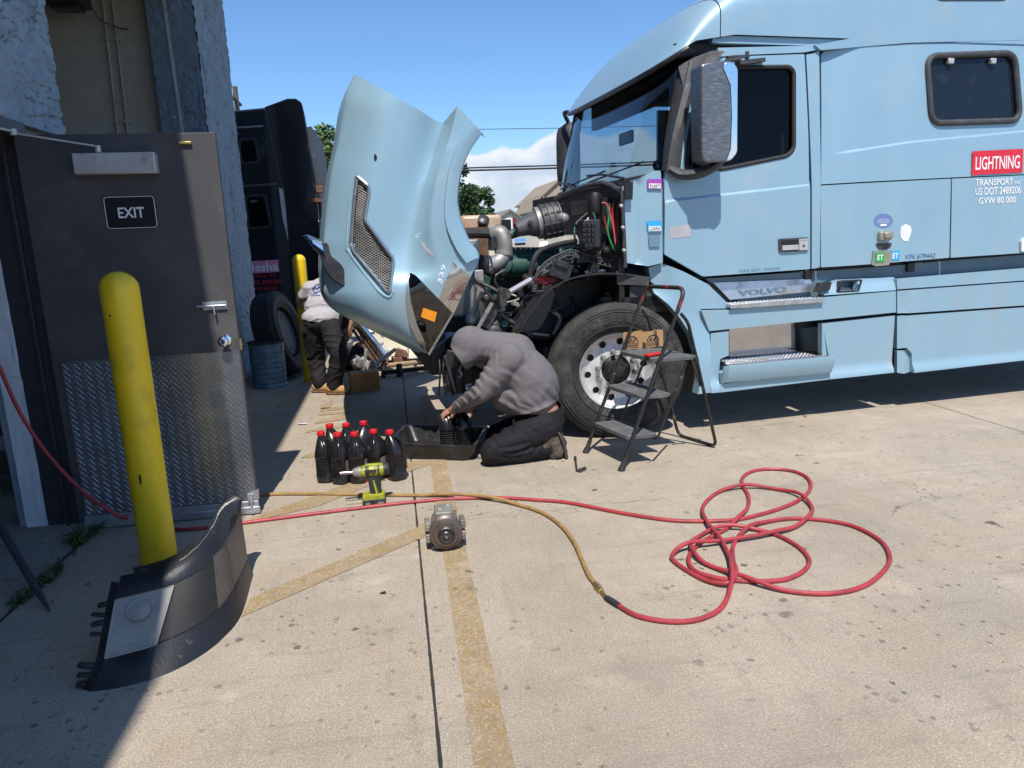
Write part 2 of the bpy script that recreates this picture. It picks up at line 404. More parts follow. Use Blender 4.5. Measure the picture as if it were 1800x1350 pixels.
    c = mixc(mul(mr(vo.outputs['Distance'], .0, .0022, 1., 0.), mr(nz(.8, 3, .5, None, 17.), .5, .6, 0., .7)), c, (.10, .085, .07))
    L.new(c, b.inputs['Base Color'])
    hs = nd(nt, 'ShaderNodeMath', operation='MULTIPLY_ADD'); L.new(br, hs.inputs[0]); hs.inputs[1].default_value = .8*broom; L.new(fine, hs.inputs[2])
    bp = nd(nt, 'ShaderNodeBump', Strength=.8, Distance=.003); L.new(hs.outputs[0], bp.inputs['Height']); L.new(bp.outputs[0], b.inputs['Normal'])
    M[name] = mt
CB = (.43, .365, .288)
concrete('concrete', CB, (.42, .325, .225))
concrete('concrete_old', (.33, .305, .265), (.27, .25, .21), .4)
concrete('line_paint', CB, (.42, .325, .225), 1., (.35, .215, .055))
pm('dark_gap', (.03, .028, .025), .95, var=.3)
pm('far_ground', (.20, .20, .15), .95, var=.25, vs=.2)
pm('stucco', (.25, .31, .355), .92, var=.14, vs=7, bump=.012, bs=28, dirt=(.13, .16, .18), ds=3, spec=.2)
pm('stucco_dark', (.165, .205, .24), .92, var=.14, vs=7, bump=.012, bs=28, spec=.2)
pm('white_trim', (.62, .66, .70), .7, var=.10, vs=9, bump=.006, bs=14, dirt=(.30, .29, .27), ds=11, dlo=.62, dhi=.7)
pm('frame_brown', (.035, .033, .042), .5, var=.2, vs=12, dirt=(.10, .06, .04), ds=20, dlo=.68, dhi=.74)
pm('door_paint', (.060, .0585, .063), .6, var=.10, vs=3, bump=.001, bs=200, dirt=(.10, .095, .095), ds=3, dlo=.5, dhi=.8, rvar=.2, speck=[(60., .73, .75, .8, (.45, .44, .43)), (7., .60, .80, .4, (.14, .13, .125)), (14., .66, .78, .5, (.025, .025, .027))])
pm('block_paint', (.42, .385, .31), .85, var=.08, vs=9, bump=.006, bs=45, dirt=(.30, .27, .215), ds=3)
pm('block_mortar', (.39, .355, .285), .9, var=.1, bump=.003)
pm('galv', (.50, .53, .56), .42, .75, var=.18, vs=25, bump=.0015, bs=90)
pm('plate_steel', (.52, .53, .55), .30, .95, var=.14, vs=7, dirt=(.20, .19, .18), ds=6, dlo=.5, dhi=.75, rvar=.25)
pm('closer_paint', (.50, .49, .48), .45, .35, var=.12, vs=10, dirt=(.20, .18, .17), ds=12)
pm('chrome', (.82, .83, .85), .08, 1., var=.03, dirt=(.55, .55, .56), ds=30, dlo=.55, dhi=.8, rvar=.15)
pm('chrome_worn', (.36, .37, .39), .28, .85, var=.15, vs=14, dirt=(.55, .55, .56), ds=34, dlo=.5, dhi=.7, rvar=.3, stretch=(3, 3, 20))
pm('mirror_shell', (.17, .175, .185), .34, .7, var=.25, vs=9, dirt=(.33, .33, .34), ds=12, dlo=.5, dhi=.72, stretch=(2, 2, 9), rvar=.2, speck=[(70., .66, .70, .7, (.5, .5, .5))])
pm('brass', (.62, .45, .18), .35, .9, var=.15, vs=30)
pm('bollard_yellow', (.86, .58, .015), .36, var=.07, vs=6, bump=.002, bs=25, dirt=(.50, .33, .02), ds=5.5, dlo=.52, dhi=.74, stretch=(1, 1, .6), rvar=.15, speck=[(26., .68, .72, .8, (.16, .10, .01)), (70., .70, .74, .7, (.20, .13, .02)), (12., .64, .76, .4, (.30, .20, .02))])
pm('scuff_black', (.05, .04, .02), .7, var=.2)
pm('sign_black', (.012, .012, .014), .35, var=.05)
pm('white_ink', (.78, .78, .78), .5, var=.03)
pm('plastic_black', (.022, .022, .025), .36, var=.25, vs=14, bump=.0012, bs=160, dirt=(.055, .053, .052), ds=10, dlo=.5, dhi=.75, rvar=.2)
pm('plastic_grey', (.045, .046, .05), .55, var=.2, vs=20, bump=.002, bs=220, dirt=(.11, .105, .10), ds=9)
pm('bumper_dark', (.013, .014, .017), .42, var=.15, vs=7, bump=.001, bs=90, dirt=(.10, .10, .105), ds=16, dlo=.62, dhi=.72, rvar=.3)
pm('bumper_brown', (.115, .095, .085), .48, .25, var=.12, vs=7, dirt=(.055, .05, .05), ds=6)
pm('bumper_mesh', (.014, .013, .013), .7, var=.3, vs=90, dirt=(.20, .19, .18), ds=45, dlo=.68, dhi=.72)
pm('lamp_haze', (.31, .29, .25), .42, var=.16, vs=11, dirt=(.20, .19, .17), ds=14, coat=.3)
pm('lamp_inner', (.35, .33, .29), .3, .3, var=.1)
pm('dry_mud', (.40, .37, .31), .95, var=.25, vs=40, bump=.006, bs=60)
pm('grass', (.045, .085, .02), .7, var=.35, vs=30)
pm('hose_red', (.36, .036, .046), .5, var=.16, vs=16, bump=.0012, bs=70, dirt=(.20, .03, .035), ds=9, dlo=.48, dhi=.68, speck=[(55., .60, .68, .65, (.06, .02, .02)), (25., .66, .74, .5, (.42, .14, .13))])
pm('hose_tan', (.31, .185, .065), .62, var=.2, vs=18, bump=.0015, bs=60, dirt=(.13, .08, .035), ds=14, dlo=.52, dhi=.7)
pm('rubber', (.020, .020, .021), .72, var=.3, vs=30, bump=.002, bs=90)
pm('tyre', (.024, .023, .022), .78, var=.25, vs=12, bump=.002, bs=70, dirt=(.105, .095, .08), ds=5, dlo=.48, dhi=.76)
pm('tyre_letter', (.042, .039, .036), .75, var=.2)
pm('rim_alu', (.74, .74, .74), .46, .6, var=.08, vs=12, dirt=(.36, .34, .31), ds=8, dlo=.48, dhi=.75, rvar=.25)
pm('hub_dark', (.03, .028, .026), .5, .3, var=.4, vs=30, bump=.002)
pm('truck_blue', (.27, .43, .53), .42, .22, var=.04, vs=2, coat=.18, dirt=(.35, .45, .50), ds=2.2, dlo=.5, dhi=.8, rvar=.15, speck=[(45., .70, .74, .6, (.16, .20, .22)), (9., .62, .80, .25, (.36, .40, .40)), (120., .70, .76, .35, (.45, .52, .56))])
pm('truck_blue_low', (.27, .42, .51), .45, .2, var=.03, vs=2, coat=.12, dirt=(.31, .38, .42), ds=5., dlo=.48, dhi=.82, rvar=.25, stretch=(1, 1, .25), speck=[(40., .68, .73, .6, (.14, .16, .17)), (6., .58, .8, .28, (.29, .33, .34))])
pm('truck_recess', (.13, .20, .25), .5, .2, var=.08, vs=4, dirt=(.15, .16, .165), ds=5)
pm('tread_alu', (.60, .60, .61), .36, .9, var=.12, vs=20, dirt=(.36, .33, .29), ds=9, dlo=.48, dhi=.7, rvar=.3)
pm('panel_mirror', (.52, .52, .53), .07, 1., var=.03, dirt=(.42, .40, .36), ds=7, dlo=.5, dhi=.8, rvar=.12)
pm('engine_green', (.018, .068, .053), .55, .15, var=.25, vs=18, dirt=(.06, .085, .07), ds=9, rvar=.25)
pm('engine_grey', (.25, .245, .235), .6, .2, var=.2, vs=9, dirt=(.14, .13, .115), ds=7)
pm('cast_alu', (.31, .30, .285), .55, .5, var=.2, vs=16, bump=.002, bs=70, dirt=(.17, .16, .145), ds=9)
pm('engine_black', (.010, .010, .011), .55, var=.5, vs=14, bump=.002, bs=60, dirt=(.035, .032, .03), ds=8)
pm('duct', (.075, .076, .08), .55, var=.2, vs=14, dirt=(.15, .145, .135), ds=7)
pm('steel_dark', (.10, .095, .09), .45, .7, var=.4, vs=18, bump=.002, bs=60, dirt=(.16, .11, .08), ds=10)
pm('rust', (.16, .085, .05), .75, .2, var=.35, vs=22, bump=.003, bs=60, dirt=(.09, .075, .065), ds=8)
pm('compressor_alu', (.27, .25, .22), .6, .35, var=.3, vs=20, bump=.004, bs=60, dirt=(.10, .09, .08), ds=7, dlo=.45, dhi=.65)
pm('pulley', (.135, .105, .09), .45, .6, var=.25, vs=22, dirt=(.06, .05, .045), ds=9)
pm('jug_black', (.012, .012, .013), .26, var=.2, vs=9, bump=.0008, bs=40, dirt=(.04, .04, .04), ds=8, dlo=.58, dhi=.75, rvar=.3)
pm('cap_red', (.55, .012, .018), .4, var=.1)
pm('jug_label', (.24, .20, .19), .4, var=.4, vs=55, dirt=(.45, .06, .06), ds=40, dlo=.55, dhi=.6)
pm('pan_black', (.016, .016, .017), .33, var=.2, vs=8, bump=.0008, bs=50, dirt=(.06, .058, .056), ds=5, dlo=.5, dhi=.75, rvar=.25)
pm('tool_lime', (.32, .34, .02), .45, var=.12, vs=30, dirt=(.10, .10, .03), ds=26, dlo=.52, dhi=.62)
pm('tool_black', (.022, .022, .023), .55, var=.3, vs=30, dirt=(.09, .09, .085), ds=24)
pm('socket_steel', (.45, .36, .36), .28, .95, var=.2, vs=20)
pm('cardboard', (.40, .235, .105), .85, var=.09, vs=9, bump=.001, bs=60, dirt=(.31, .18, .08), ds=5)
pm('card_ink', (.035, .028, .022), .7, var=.2)
pm('ladder_paint', (.022, .022, .023), .42, .2, var=.3, vs=24, dirt=(.20, .13, .085), ds=15, dlo=.61, dhi=.66, rvar=.2)
pm('ladder_red', (.022, .02, .02), .5, var=.2, vs=20, dirt=(.36, .02, .025), ds=13, dlo=.54, dhi=.58)
pm('step_tread', (.095, .097, .10), .8, var=.2, vs=30, bump=.003, bs=240, dirt=(.22, .21, .20), ds=11)
pm('shirt_grey', (.148, .136, .142), .9, var=.16, vs=70, bump=.0018, bs=160, dirt=(.118, .108, .114), ds=3, spec=.15, stretch=(1, 1, 3.5))
pm('trousers_black', (.010, .009, .0115), .8, var=.22, vs=12, bump=.002, bs=60, spec=.3)
pm('trousers_grey', (.016, .015, .018), .82, var=.22, vs=12, bump=.002, bs=60, spec=.3)
pm('skin', (.40, .205, .135), .5, var=.10, vs=25, bump=.0008, bs=160)
pm('boot_brown', (.085, .068, .052), .62, var=.3, vs=20, bump=.002, bs=80, dirt=(.15, .13, .105), ds=12)
pm('boot_tan', (.42, .25, .10), .7, var=.15, vs=20, bump=.002, bs=80, dirt=(.25, .15, .07), ds=12)
pm('boot_sole', (.05, .045, .04), .85, var=.3, vs=40)
pm('shirt_white', (.38, .365, .39), .9, var=.06, vs=20, bump=.0014, bs=90, spec=.15)
pm('shirt_print', (.10, .14, .36), .8, var=.2, vs=60)
pm('paint_black', (.010, .010, .013), .12, .0, var=.1, coat=.9, spec=.5, dirt=(.025, .025, .028), ds=3, rvar=.2)
pm('vinyl_pink', (.62, .22, .36), .45, var=.04)
pm('vinyl_red', (.62, .02, .04), .45, var=.04)
pm('vinyl_darkred', (.20, .02, .03), .45, var=.1)
pm('drum_blue', (.10, .19, .27), .45, .2, var=.2, vs=9, dirt=(.24, .29, .32), ds=7, dlo=.5, dhi=.7, stretch=(1, 1, 2.5))
pm('cream', (.60, .56, .44), .6, var=.07, vs=4, dirt=(.40, .36, .27), ds=5)
pm('wood', (.34, .235, .14), .85, var=.2, vs=8, stretch=(1, 8, 8))
pm('cloth_black', (.012, .012, .013), .9, var=.3, vs=14)
pm('leaf_a', (.075, .125, .022), .6, var=.35, vs=1.3)
pm('leaf_b', (.040, .085, .022), .6, var=.35, vs=1.3)
pm('bark', (.10, .08, .06), .9, var=.3)
pm('roof_grey', (.20, .185, .175), .9, var=.1, vs=3)
pm('roof_tan', (.30, .235, .165), .9, var=.12, vs=3)
pm('siding_cream', (.58, .52, .42), .8, var=.05)
pm('siding_tan', (.36, .285, .215), .8, var=.05)
pm('coolant', (.50, .36, .26), .4, var=.2, vs=8, dirt=(.45, .16, .06), ds=6)
pm('wire_red', (.5, .015, .02), .4); pm('wire_green', (.02, .28, .09), .4); pm('wire_yellow', (.65, .33, .01), .4); pm('wire_pink', (.55, .12, .16), .4)
pm('tag_yellow', (.75, .55, .02), .5); pm('amber', (.85, .30, .01), .3, coat=.5); pm('label_blue', (.05, .25, .62), .5); pm('sticker_purple', (.33, .06, .42), .45); pm('sticker_cyan', (.03, .36, .70), .45)
pm('sticker_green', (.03, .35, .08), .45); pm('sticker_white', (.74, .74, .75), .5); pm('sticker_grey', (.40, .39, .42), .5); pm('oval_blue', (.14, .20, .42), .45); pm('ink_blue', (.05, .12, .28), .5); pm('ink_grey', (.13, .22, .30), .5); pm('tan_latch', (.34, .32, .26), .4, .4)
pm('seat_dark', (.03, .03, .035), .8); pm('interior_grey', (.055, .055, .058), .8)
pm('strut_silver', (.55, .50, .52), .35, .6, var=.1)
glassm('glass_screen', (.26, .38, .46), .05); glassm('glass_side', (.22, .25, .27), .0, .02, .5); pm('dark_glass', (.010, .015, .024), .06, var=.1, spec=.3, dirt=(.03, .035, .04), ds=4); glassm('glass_sleeper', (.05, .06, .07), .02, .02, .6); glassm('lamp_glass', (.16, .15, .14), .06)
# ------------------------------------------------------------------ the yard
g = MB(); g.add([(-300, -60, -.014), (300, -60, -.014), (300, 900, -.014), (-300, 900, -.014)], [(0, 1, 2, 3)])
ground = obj('ground', g, 'far_ground', kind='structure')
g = MB(); g.add([(-8, -6, -.009), (30, -6, -.009), (30, 40, -.009), (-8, 40, -.009)], [(0, 1, 2, 3)])
jb = obj('joint_filler', g, 'dark_gap', ground)
random.seed(3)
def slab(x0, x1, y0, y1, mat='concrete', skew=.018, gx=.0045, gy=.0018, z=0.):
    """one cast slab, edges slightly chipped"""
    def yj(x, y): return y+skew*x
    out_ = []
    def edge(a, b, amp):
        n = max(2, int((V(b)-V(a)).length/.035)); d = (V(b)-V(a)).normalized(); nn = V((-d.y, d.x))
        for i in range(n):
            p = V(a).lerp(V(b), i/n); k = noise.noise((p.x*13, p.y*13, 0))*amp+max(0, noise.noise((p.x*3.1, p.y*3.1, 7))-.45)*amp*9
            out_.append(p+nn*(abs(k)))
    a, b, c, d = V((x0+gx, yj(x0, y0)+gy)), V((x1-gx, yj(x1, y0)+gy)), V((x1-gx, yj(x1, y1)-gy)), V((x0+gx, yj(x0, y1)-gy))
    edge(a, b, .0015); edge(b, c, .004); edge(c, d, .0015); edge(d, a, .004)
    mb = MB(); n = len(out_); top = [(p.x, p.y, z) for p in out_]; bot = [(p.x, p.y, z-.05) for p in out_]
    mb.add(top, [tuple(range(n))]); mb.add(top+bot, [(i, i+n, (i+1) % n+n, (i+1) % n) for i in range(n)])
    return obj('slab', mb, mat, ground)
XS = [-1.76, .04, 4.45, 8.9, 13.4]; YS = [-5.2, -.75, 3.72, 8.2, 12.7, 17.2]
for i in range(4):
    for j in range(5): slab(XS[i], XS[i+1], YS[j], YS[j+1])
slab(-6.4, -1.775, -5.2, 10.3, 'concrete_old', 0, .002, .002, .012)
slab(-6.4, -1.77, 10.3, 17.2, 'concrete', 0)
# faded yellow paint
def painted(pts, z=.004):
    mb = MB(); mb.add([(p[0], p[1], z) for p in pts], [tuple(range(len(pts)))]); return obj('painted_line', mb, 'line_paint', kind='structure')
painted([(.05, -2.5), (.15, -2.5), (.255, 1.8), (.285, 4.9), (.30, 7.0), (.19, 7.0), (.172, 4.9), (.137, 1.8)])
def gl(*pp, z=.004): return painted([G(*p) for p in pp], z)
gl((425, 1085), (440, 1052), (760, 916), (745, 945), z=.003)
gl((440, 912), (560, 870), (640, 838), (720, 812), (790, 803), (760, 815), (640, 858), (560, 890), (440, 918), z=.0032)
gl((538, 800), (590, 790), (600, 801), (530, 806), z=.003)
gl((563, 714), (586, 705), (580, 718), (563, 720)); gl((565, 718), (612, 714), (612, 719), (562, 724)); gl((560, 727), (620, 722), (616, 727), (558, 731)); gl((554, 742), (610, 727), (612, 733), (605, 738), (552, 746)); gl((540, 757), (600, 748), (597, 753), (538, 761))
gl((612, 705), (618, 704), (616, 716), (611, 716))
# weeds in the joint beside the building
def weeds(name, label, cx, cy, n, r, h, seed):
    random.seed(seed); mb = MB()
    for _ in range(n):
        a = random.random()*6.28; q = r*math.sqrt(random.random()); b0 = V((cx+math.cos(a)*q*.45, cy+math.sin(a)*q*1.5, .0)); dr = V((math.cos(a)+random.uniform(-.5, .5)+.25, math.sin(a)+random.uniform(-.5, .5), 0)).normalized()
        hh = h*random.uniform(.5, 1.1); ln = hh*random.uniform(.7, 1.5); w = random.uniform(.003, .006); sd = V((-dr.y, dr.x, 0))*w
        p1 = b0+dr*ln*.45+V((0, 0, hh*.75)); p2 = b0+dr*ln+V((0, 0, hh*.55))
        mb.add([b0-sd, b0+sd, p1+sd, p1-sd, p2], [(0, 1, 2, 3), (3, 2, 4)])
    return obj(name, mb, 'grass', loc=(cx, cy, 0), label=label, cat='weeds', kind='stuff')
for i, (px, py, n, r, h) in enumerate(((150, 945, 150, .10, .07), (85, 1018, 90, .07, .04), (45, 1050, 80, .07, .035), (110, 985, 40, .09, .02))):
    p = G(px, py); weeds('weed_clump', ('largest green weed clump at the foot of the door frame', 'low weed clump in the crack beside the leaning bar tip', 'weed tuft in the crack nearest the left edge', 'sparse weeds in the crack just below the largest clump')[i], p.x, p.y, n, r, h, 40+i)
# ------------------------------------------------------------------ workshop building
WX = -1.84
B = thing('workshop_building', 'blue grey stucco workshop with open bay and dark exit door', 'building', (WX, 4.5, 0))
def stucco_h(u, v):
    q = V((u*9+noise.noise((u*3, v*3, 1))*.9, v*17+noise.noise((u*3, v*3, 5))*.9, 2.))
    a = noise.noise(q); b_ = noise.noise(q*1.7+V((7, 3, 1)))
    h = .007*sstep(-.03, .02, a)+.005*sstep(.06, .11, b_)-.022*max(0, 1-abs(a+.03)/.045)*sstep(-.15, .2, noise.noise((u*2.3, v*3.1, 9)))
    return h+.0025*noise.noise((u*17, v*17, 3))
def stucco_wall(y0, y1, z0, z1, x, st=.016, hole=None):
    mb = MB(); ny = int((y1-y0)/st); nz = int((z1-z0)/st)
    rows = [[(x+stucco_h(y0+(y1-y0)*i/ny, z0+(z1-z0)*j/nz), y0+(y1-y0)*i/ny, z0+(z1-z0)*j/nz) for i in range(ny+1)] for j in range(nz+1)]
    mb.grid(rows); return mb
part('wall', stucco_wall(3.6, 4.76, 2.20, 3.4, WX, .0075), 'stucco', B)                     # above the door
part('wall', stucco_wall(8.44, 10.05, 0, 4.9, WX, .015), 'stucco', B, label='stucco pillar face past the bay')
mb = MB(); mb.box((-2.05, 4.5, 1.1), (.30, .50, 2.2)); mb.v = [V((min(p.x, WX-.004), p.y, p.z)) for p in mb.v]; part('wall', mb, 'stucco', B)
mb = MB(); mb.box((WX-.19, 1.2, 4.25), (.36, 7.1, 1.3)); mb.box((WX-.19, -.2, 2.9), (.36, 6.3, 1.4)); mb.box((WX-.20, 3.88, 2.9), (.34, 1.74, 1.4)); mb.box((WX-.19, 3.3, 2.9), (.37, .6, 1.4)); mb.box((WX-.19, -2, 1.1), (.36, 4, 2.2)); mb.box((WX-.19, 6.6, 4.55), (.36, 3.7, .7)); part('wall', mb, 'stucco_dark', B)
# pillar return facing the yard entrance
def return_wall():
    mb = MB(); rows = []
    for j in range(330):
        z = 4.9*j/329; rows.append([(WX-.46+.46*i/34, 8.43-stucco_h(3+.46*i/34, z)*.8, z) for i in range(35)])
    mb.grid(rows); return mb
part('wall', return_wall(), 'stucco_dark', B, label='shaded side of the stucco pillar')  # darker copy of the stucco puts this side's shade into its colour
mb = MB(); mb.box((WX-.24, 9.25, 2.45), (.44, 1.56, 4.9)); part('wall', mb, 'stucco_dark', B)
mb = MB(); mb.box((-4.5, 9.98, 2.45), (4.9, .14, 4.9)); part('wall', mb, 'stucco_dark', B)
# painted concrete blocks inside the bay
BM = MB(); BM.box((-4.7, 8.74, 2.45), (4.7, .2, 4.9)); part('block_backing', BM, 'block_mortar', B)
blk = MB(); blk.box((0, 0, 0), (.4032, .03, .2028)); bme = mesh_from(blk, 'block', 'block_paint')
random.seed(11)
for j in range(24):
    for i in range(9):
        x = -2.30-.2-i*.405+(.2 if j % 2 else 0)
        if x > -2.36: x = -2.40
        z = .11+j*.2045
        o = bpy.data.objects.new('block', bme); COL.objects.link(o); o.parent = B; o.location = V((x, 8.6285+random.uniform(-.0012, .0012), z))-V(B.location)
# conduit, overhead-door track, junction box
for x in (-2.92, -2.79):
    p0 = PY(180 if x < -2.85 else 197, 0, 8.57); p1 = PY(208 if x < -2.85 else 226, 245, 8.57); d = (p1-p0); a = p0-d*.6; b = p0+d*3.1
    b = p0+(p1-p0)*((.1-p0.z)/(p1.z-p0.z)); a.y = b.y = 8.575
    mb = MB(); mb.tube([a, a.lerp(b, .3), a.lerp(b, .6), b], .011, 10)
    for k in (.25, .42, .6, .78): q = a.lerp(b, k); mb.box(q, (.05, .03, .02))
    part('conduit', mb, 'block_paint', B)
p0 = PY(258, 0, 8.45); p1 = PY(294, 243, 8.45); b = p0+(p1-p0)*((.05-p0.z)/(p1.z-p0.z)); a = p0+(p0-p1)*.5
mb = MB(); mb.bar(a, b, .03, .035, up=(0, 1, 0)); part('door_track', mb, 'galv', B)
mb = MB(); mb.bar(a+V((.10, .0, 0)), b+V((.10, .0, 0)), .05, .03, up=(0, 1, 0)); mb.bar(a+V((.17, -.01, 0)), b+V((.17, -.01, 0)), .03, .05, up=(0, 1, 0)); part('door_track', mb, 'closer_paint', B, label='grey angle iron beside the track')
p = PY(118, 4, 8.3); mb = MB(); mb.box(p+V((0, 0, .05)), (.36, .25, .18)); mb.box(p+V((0, 0, -.05)), (.26, .18, .05)); mb.tube(cr([p+V((.18, .1, 0)), p+V((.24, .15, -.12)), p+V((.36, .25, -.16)), p+V((.45, .28, -.17))], 5), .008, 6); part('floodlight', mb, 'plastic_black', B, bevel=.01)
# roof with a deep overhang
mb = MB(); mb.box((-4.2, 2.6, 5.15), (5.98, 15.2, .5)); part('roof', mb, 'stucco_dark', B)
mb = MB(); mb.box((-1.195, 2.6, 5.2), (.028, 15.2, .62)); part('fascia', mb, 'galv', B)
# inside: floor edge wall, back wall, dim shelving
mb = MB(); mb.box((-6.8, 2.6, 2.45), (.2, 15, 4.9)); mb.box((-4.3, -4.8, 2.45), (5, .2, 4.9)); part('wall', mb, 'block_mortar', B)
# door frame
mb = MB()
fr0 = G(106, 927); fr1 = G(152, 921)
mb.box((-1.985, 4.36, 1.08), (.13, .26, 2.16)); mb.box((-1.89, 4.33, 1.08), (.075, .22, 2.16)); mb.box((-1.925, 4.205, 1.08), (.02, .03, 2.16))
part('door_frame', mb, 'frame_brown', B, bevel=.004)
mb = MB(); mb.box((-1.93, 3.63, 2.165), (.22, 1.22, .075)); mb.box((-1.93, 3.63, 2.12), (.05, 1.2, .03)); part('door_frame', mb, 'frame_brown', B, bevel=.004)
mb = MB(); mb.box((-2.10, 4.36, 1.1), (.11, .25, 2.2))
mb2 = MB()
rows = []
for j in range(80):
    z = .012+2.2*j/79; rows.append([(-2.155+.112*i/8, 4.228-.006*noise.noise((i*.9, z*6, 3)), z) for i in range(9)])
mb.grid(rows); part('door_post', mb, 'white_trim', B)
# ---- the exit door, swung open square to the wall
hx, fx, dy = -1.838, -.868, 4.135; TH = .045
def DP(x, z, o=0.): return V((x, dy-.10*(x-hx)/(fx-hx)*.0-o, z))
D = MB(); D.box(((hx+fx)/2, dy+TH/2, 1.085), (fx-hx, TH, 2.09)); door = part('exit_door', D, 'door_paint', B, bevel=.003)
def dq(px, py, o=0.): return PY(px, py, dy-o)
# kick plate of diamond tread
kx0, kx1, kz0, kz1 = hx+.045, fx-.004, .085, .965
D = MB(); D.box(((kx0+kx1)/2, dy-.0025, (kz0+kz1)/2), (kx1-kx0, .004, kz1-kz0)); part('kick_plate', D, 'plate_steel', door)
D = MB(); st = .0272; r = 0
z = kz0+.014
while z < kz1-.012:
    x = kx0+.014+(st*.5 if r % 2 else 0); c = 0
    while x < kx1-.012:
        s = 1 if (r+c) % 2 else -1
        if r % 2: s = -s
        d = V((s*.0105, 0, .0105))*.95; nrm = V((d.z, 0, -d.x)).normalized()*.0034; pc = V((x, dy-.0046, z)); tp = V((0, -.0022, 0))
        D.add([pc-d, pc+nrm, pc+d, pc-nrm, pc-d*.55+tp, pc+nrm*.35+tp, pc+d*.55+tp, pc-nrm*.35+tp], [(4, 5, 6, 7), (0, 1, 5, 4), (1, 2, 6, 5), (2, 3, 7, 6), (3, 0, 4, 7)])
        x += st; c += 1
    z += st*.62; r += 1
part('diamond_tread', D, 'plate_steel', door, kind='stuff')
D = MB(); D.box(((kx0+kx1)/2, dy-.006, .065), (kx1-kx0+.02, .012, .035)); D.box(((kx0+kx1)/2, dy-.009, .028), (kx1-kx0+.03, .018, .04)); part('door_sweep', D, 'galv', door, bevel=.002)
# closer with folding arm
a, b = dq(124, 268, .05), dq(269, 262, .05); c = dq(268, 300, .05); e = dq(129, 306, .05)
D = MB(); D.box(((a.x+b.x)/2+.004, dy-.03, (a.z+e.z)/2-.004), ((b.x-a.x), .06, .105)); part('door_closer', D, 'closer_paint', door, bevel=.006)
D = MB(); j0 = V((-1.80, dy-.075, 2.128)); D.bar(V((a.x+.13, dy-.045, a.z+.028)), j0, .02, .008); D.bar(j0+V((0, 0, .008)), V((-1.90, 3.35, 2.13)), .022, .008); D.lathe([(.016, -.01), (.016, .02)], j0, (0, 0, 1), 12); D.lathe([(.014, -.03), (.014, .004)], V((a.x+.13, dy-.045, a.z+.028)), (0, 0, 1), 12); part('closer_arm', D, 'closer_paint', door)
# EXIT sign
q = [dq(193, 401, .004), dq(271, 398, .004), dq(267, 346, .004), dq(187, 348, .004)]
cx = sum(p.x for p in q)/4; cz = sum(p.z for p in q)/4; sw, sh = .255, .17
D = MB(); pts = rpoly([(cx-sw/2, cz-sh/2), (cx+sw/2, cz-sh/2), (cx+sw/2, cz+sh/2), (cx-sw/2, cz+sh/2)], .02)
D.prism(pts, lambda x, z: (x, dy-.004, z), (0, .004, 0))
D.tube([(p.x, dy-.0055, p.y) for p in rpoly([(cx-sw/2+.005, cz-sh/2+.005), (cx+sw/2-.005, cz-sh/2+.005), (cx+sw/2-.005, cz+sh/2-.005), (cx-sw/2+.005, cz+sh/2-.005)], .018)], .0018, 5, 1, closed=True)
text_mb(D, 'EXIT', [(cx-.062, dy-.0052, cz-.028), (cx+.068, dy-.0052, cz-.028), (cx+.068, dy-.0052, cz+.026), (cx-.062, dy-.0052, cz+.026)], mi=1, bold=.018)
part('exit_sign', D, ['sign_black', 'white_ink'], door)
# barrel bolt, knob, latch plate, drop foot
p = dq(378, 537, .0); D = MB(); D.box(p+V((0, -.004, 0)), (.125, .006, .045)); D.box(p+V((.005, -.012, .004)), (.10, .014, .022)); D.tube([p+V((-.09, -.017, 0)), p+V((.06, -.017, 0))], .0065, 8); D.tube([p+V((-.005, -.017, 0)), p+V((-.002, -.035, -.003)), p+V((0, -.03, -.045))], .005, 8)
for sx in (-.05, .05):
    for sz in (-.016, .016): D.lathe([(.004, 0), (.003, .003)], p+V((sx, -.007, sz)), (0, -1, 0), 8)
part('slide_bolt', D, 'galv', door)
p = dq(396, 598, 0); D = MB(); D.lathe([(.033, 0), (.033, .006), (.014, .012), (.012, .03), (.022, .036), (.029, .05), (.027, .066), (.014, .073), (.012, .070), (1e-5, .070)], p, (0, -1, 0), 24); part('door_knob', D, 'chrome', door)
D = MB(); p = dq(326, 251, 0); D.box(p+V((0, -.008, -.002)), (.062, .016, .014)); part('door_stop', D, 'brass', door, bevel=.002)
D = MB(); p = V((fx-.035, dy, .10)); D.box(p+V((0, -.012, 0)), (.03, .02, .05)); D.tube([p+V((0, -.02, .01)), p+V((.006, -.024, -.075))], .006, 8); D.lathe([(.011, 0), (.012, .012)], p+V((.006, -.024, -.088)), (0, 0, 1), 10); D.box((fx-.006, dy+.01, .115), (.03, .03, .055)); part('door_holder', D, 'galv', door)
D = MB(); D.box((fx+.003, dy+.022, 1.0), (.008, .025, .06)); part('latch_plate', D, 'brass', door)
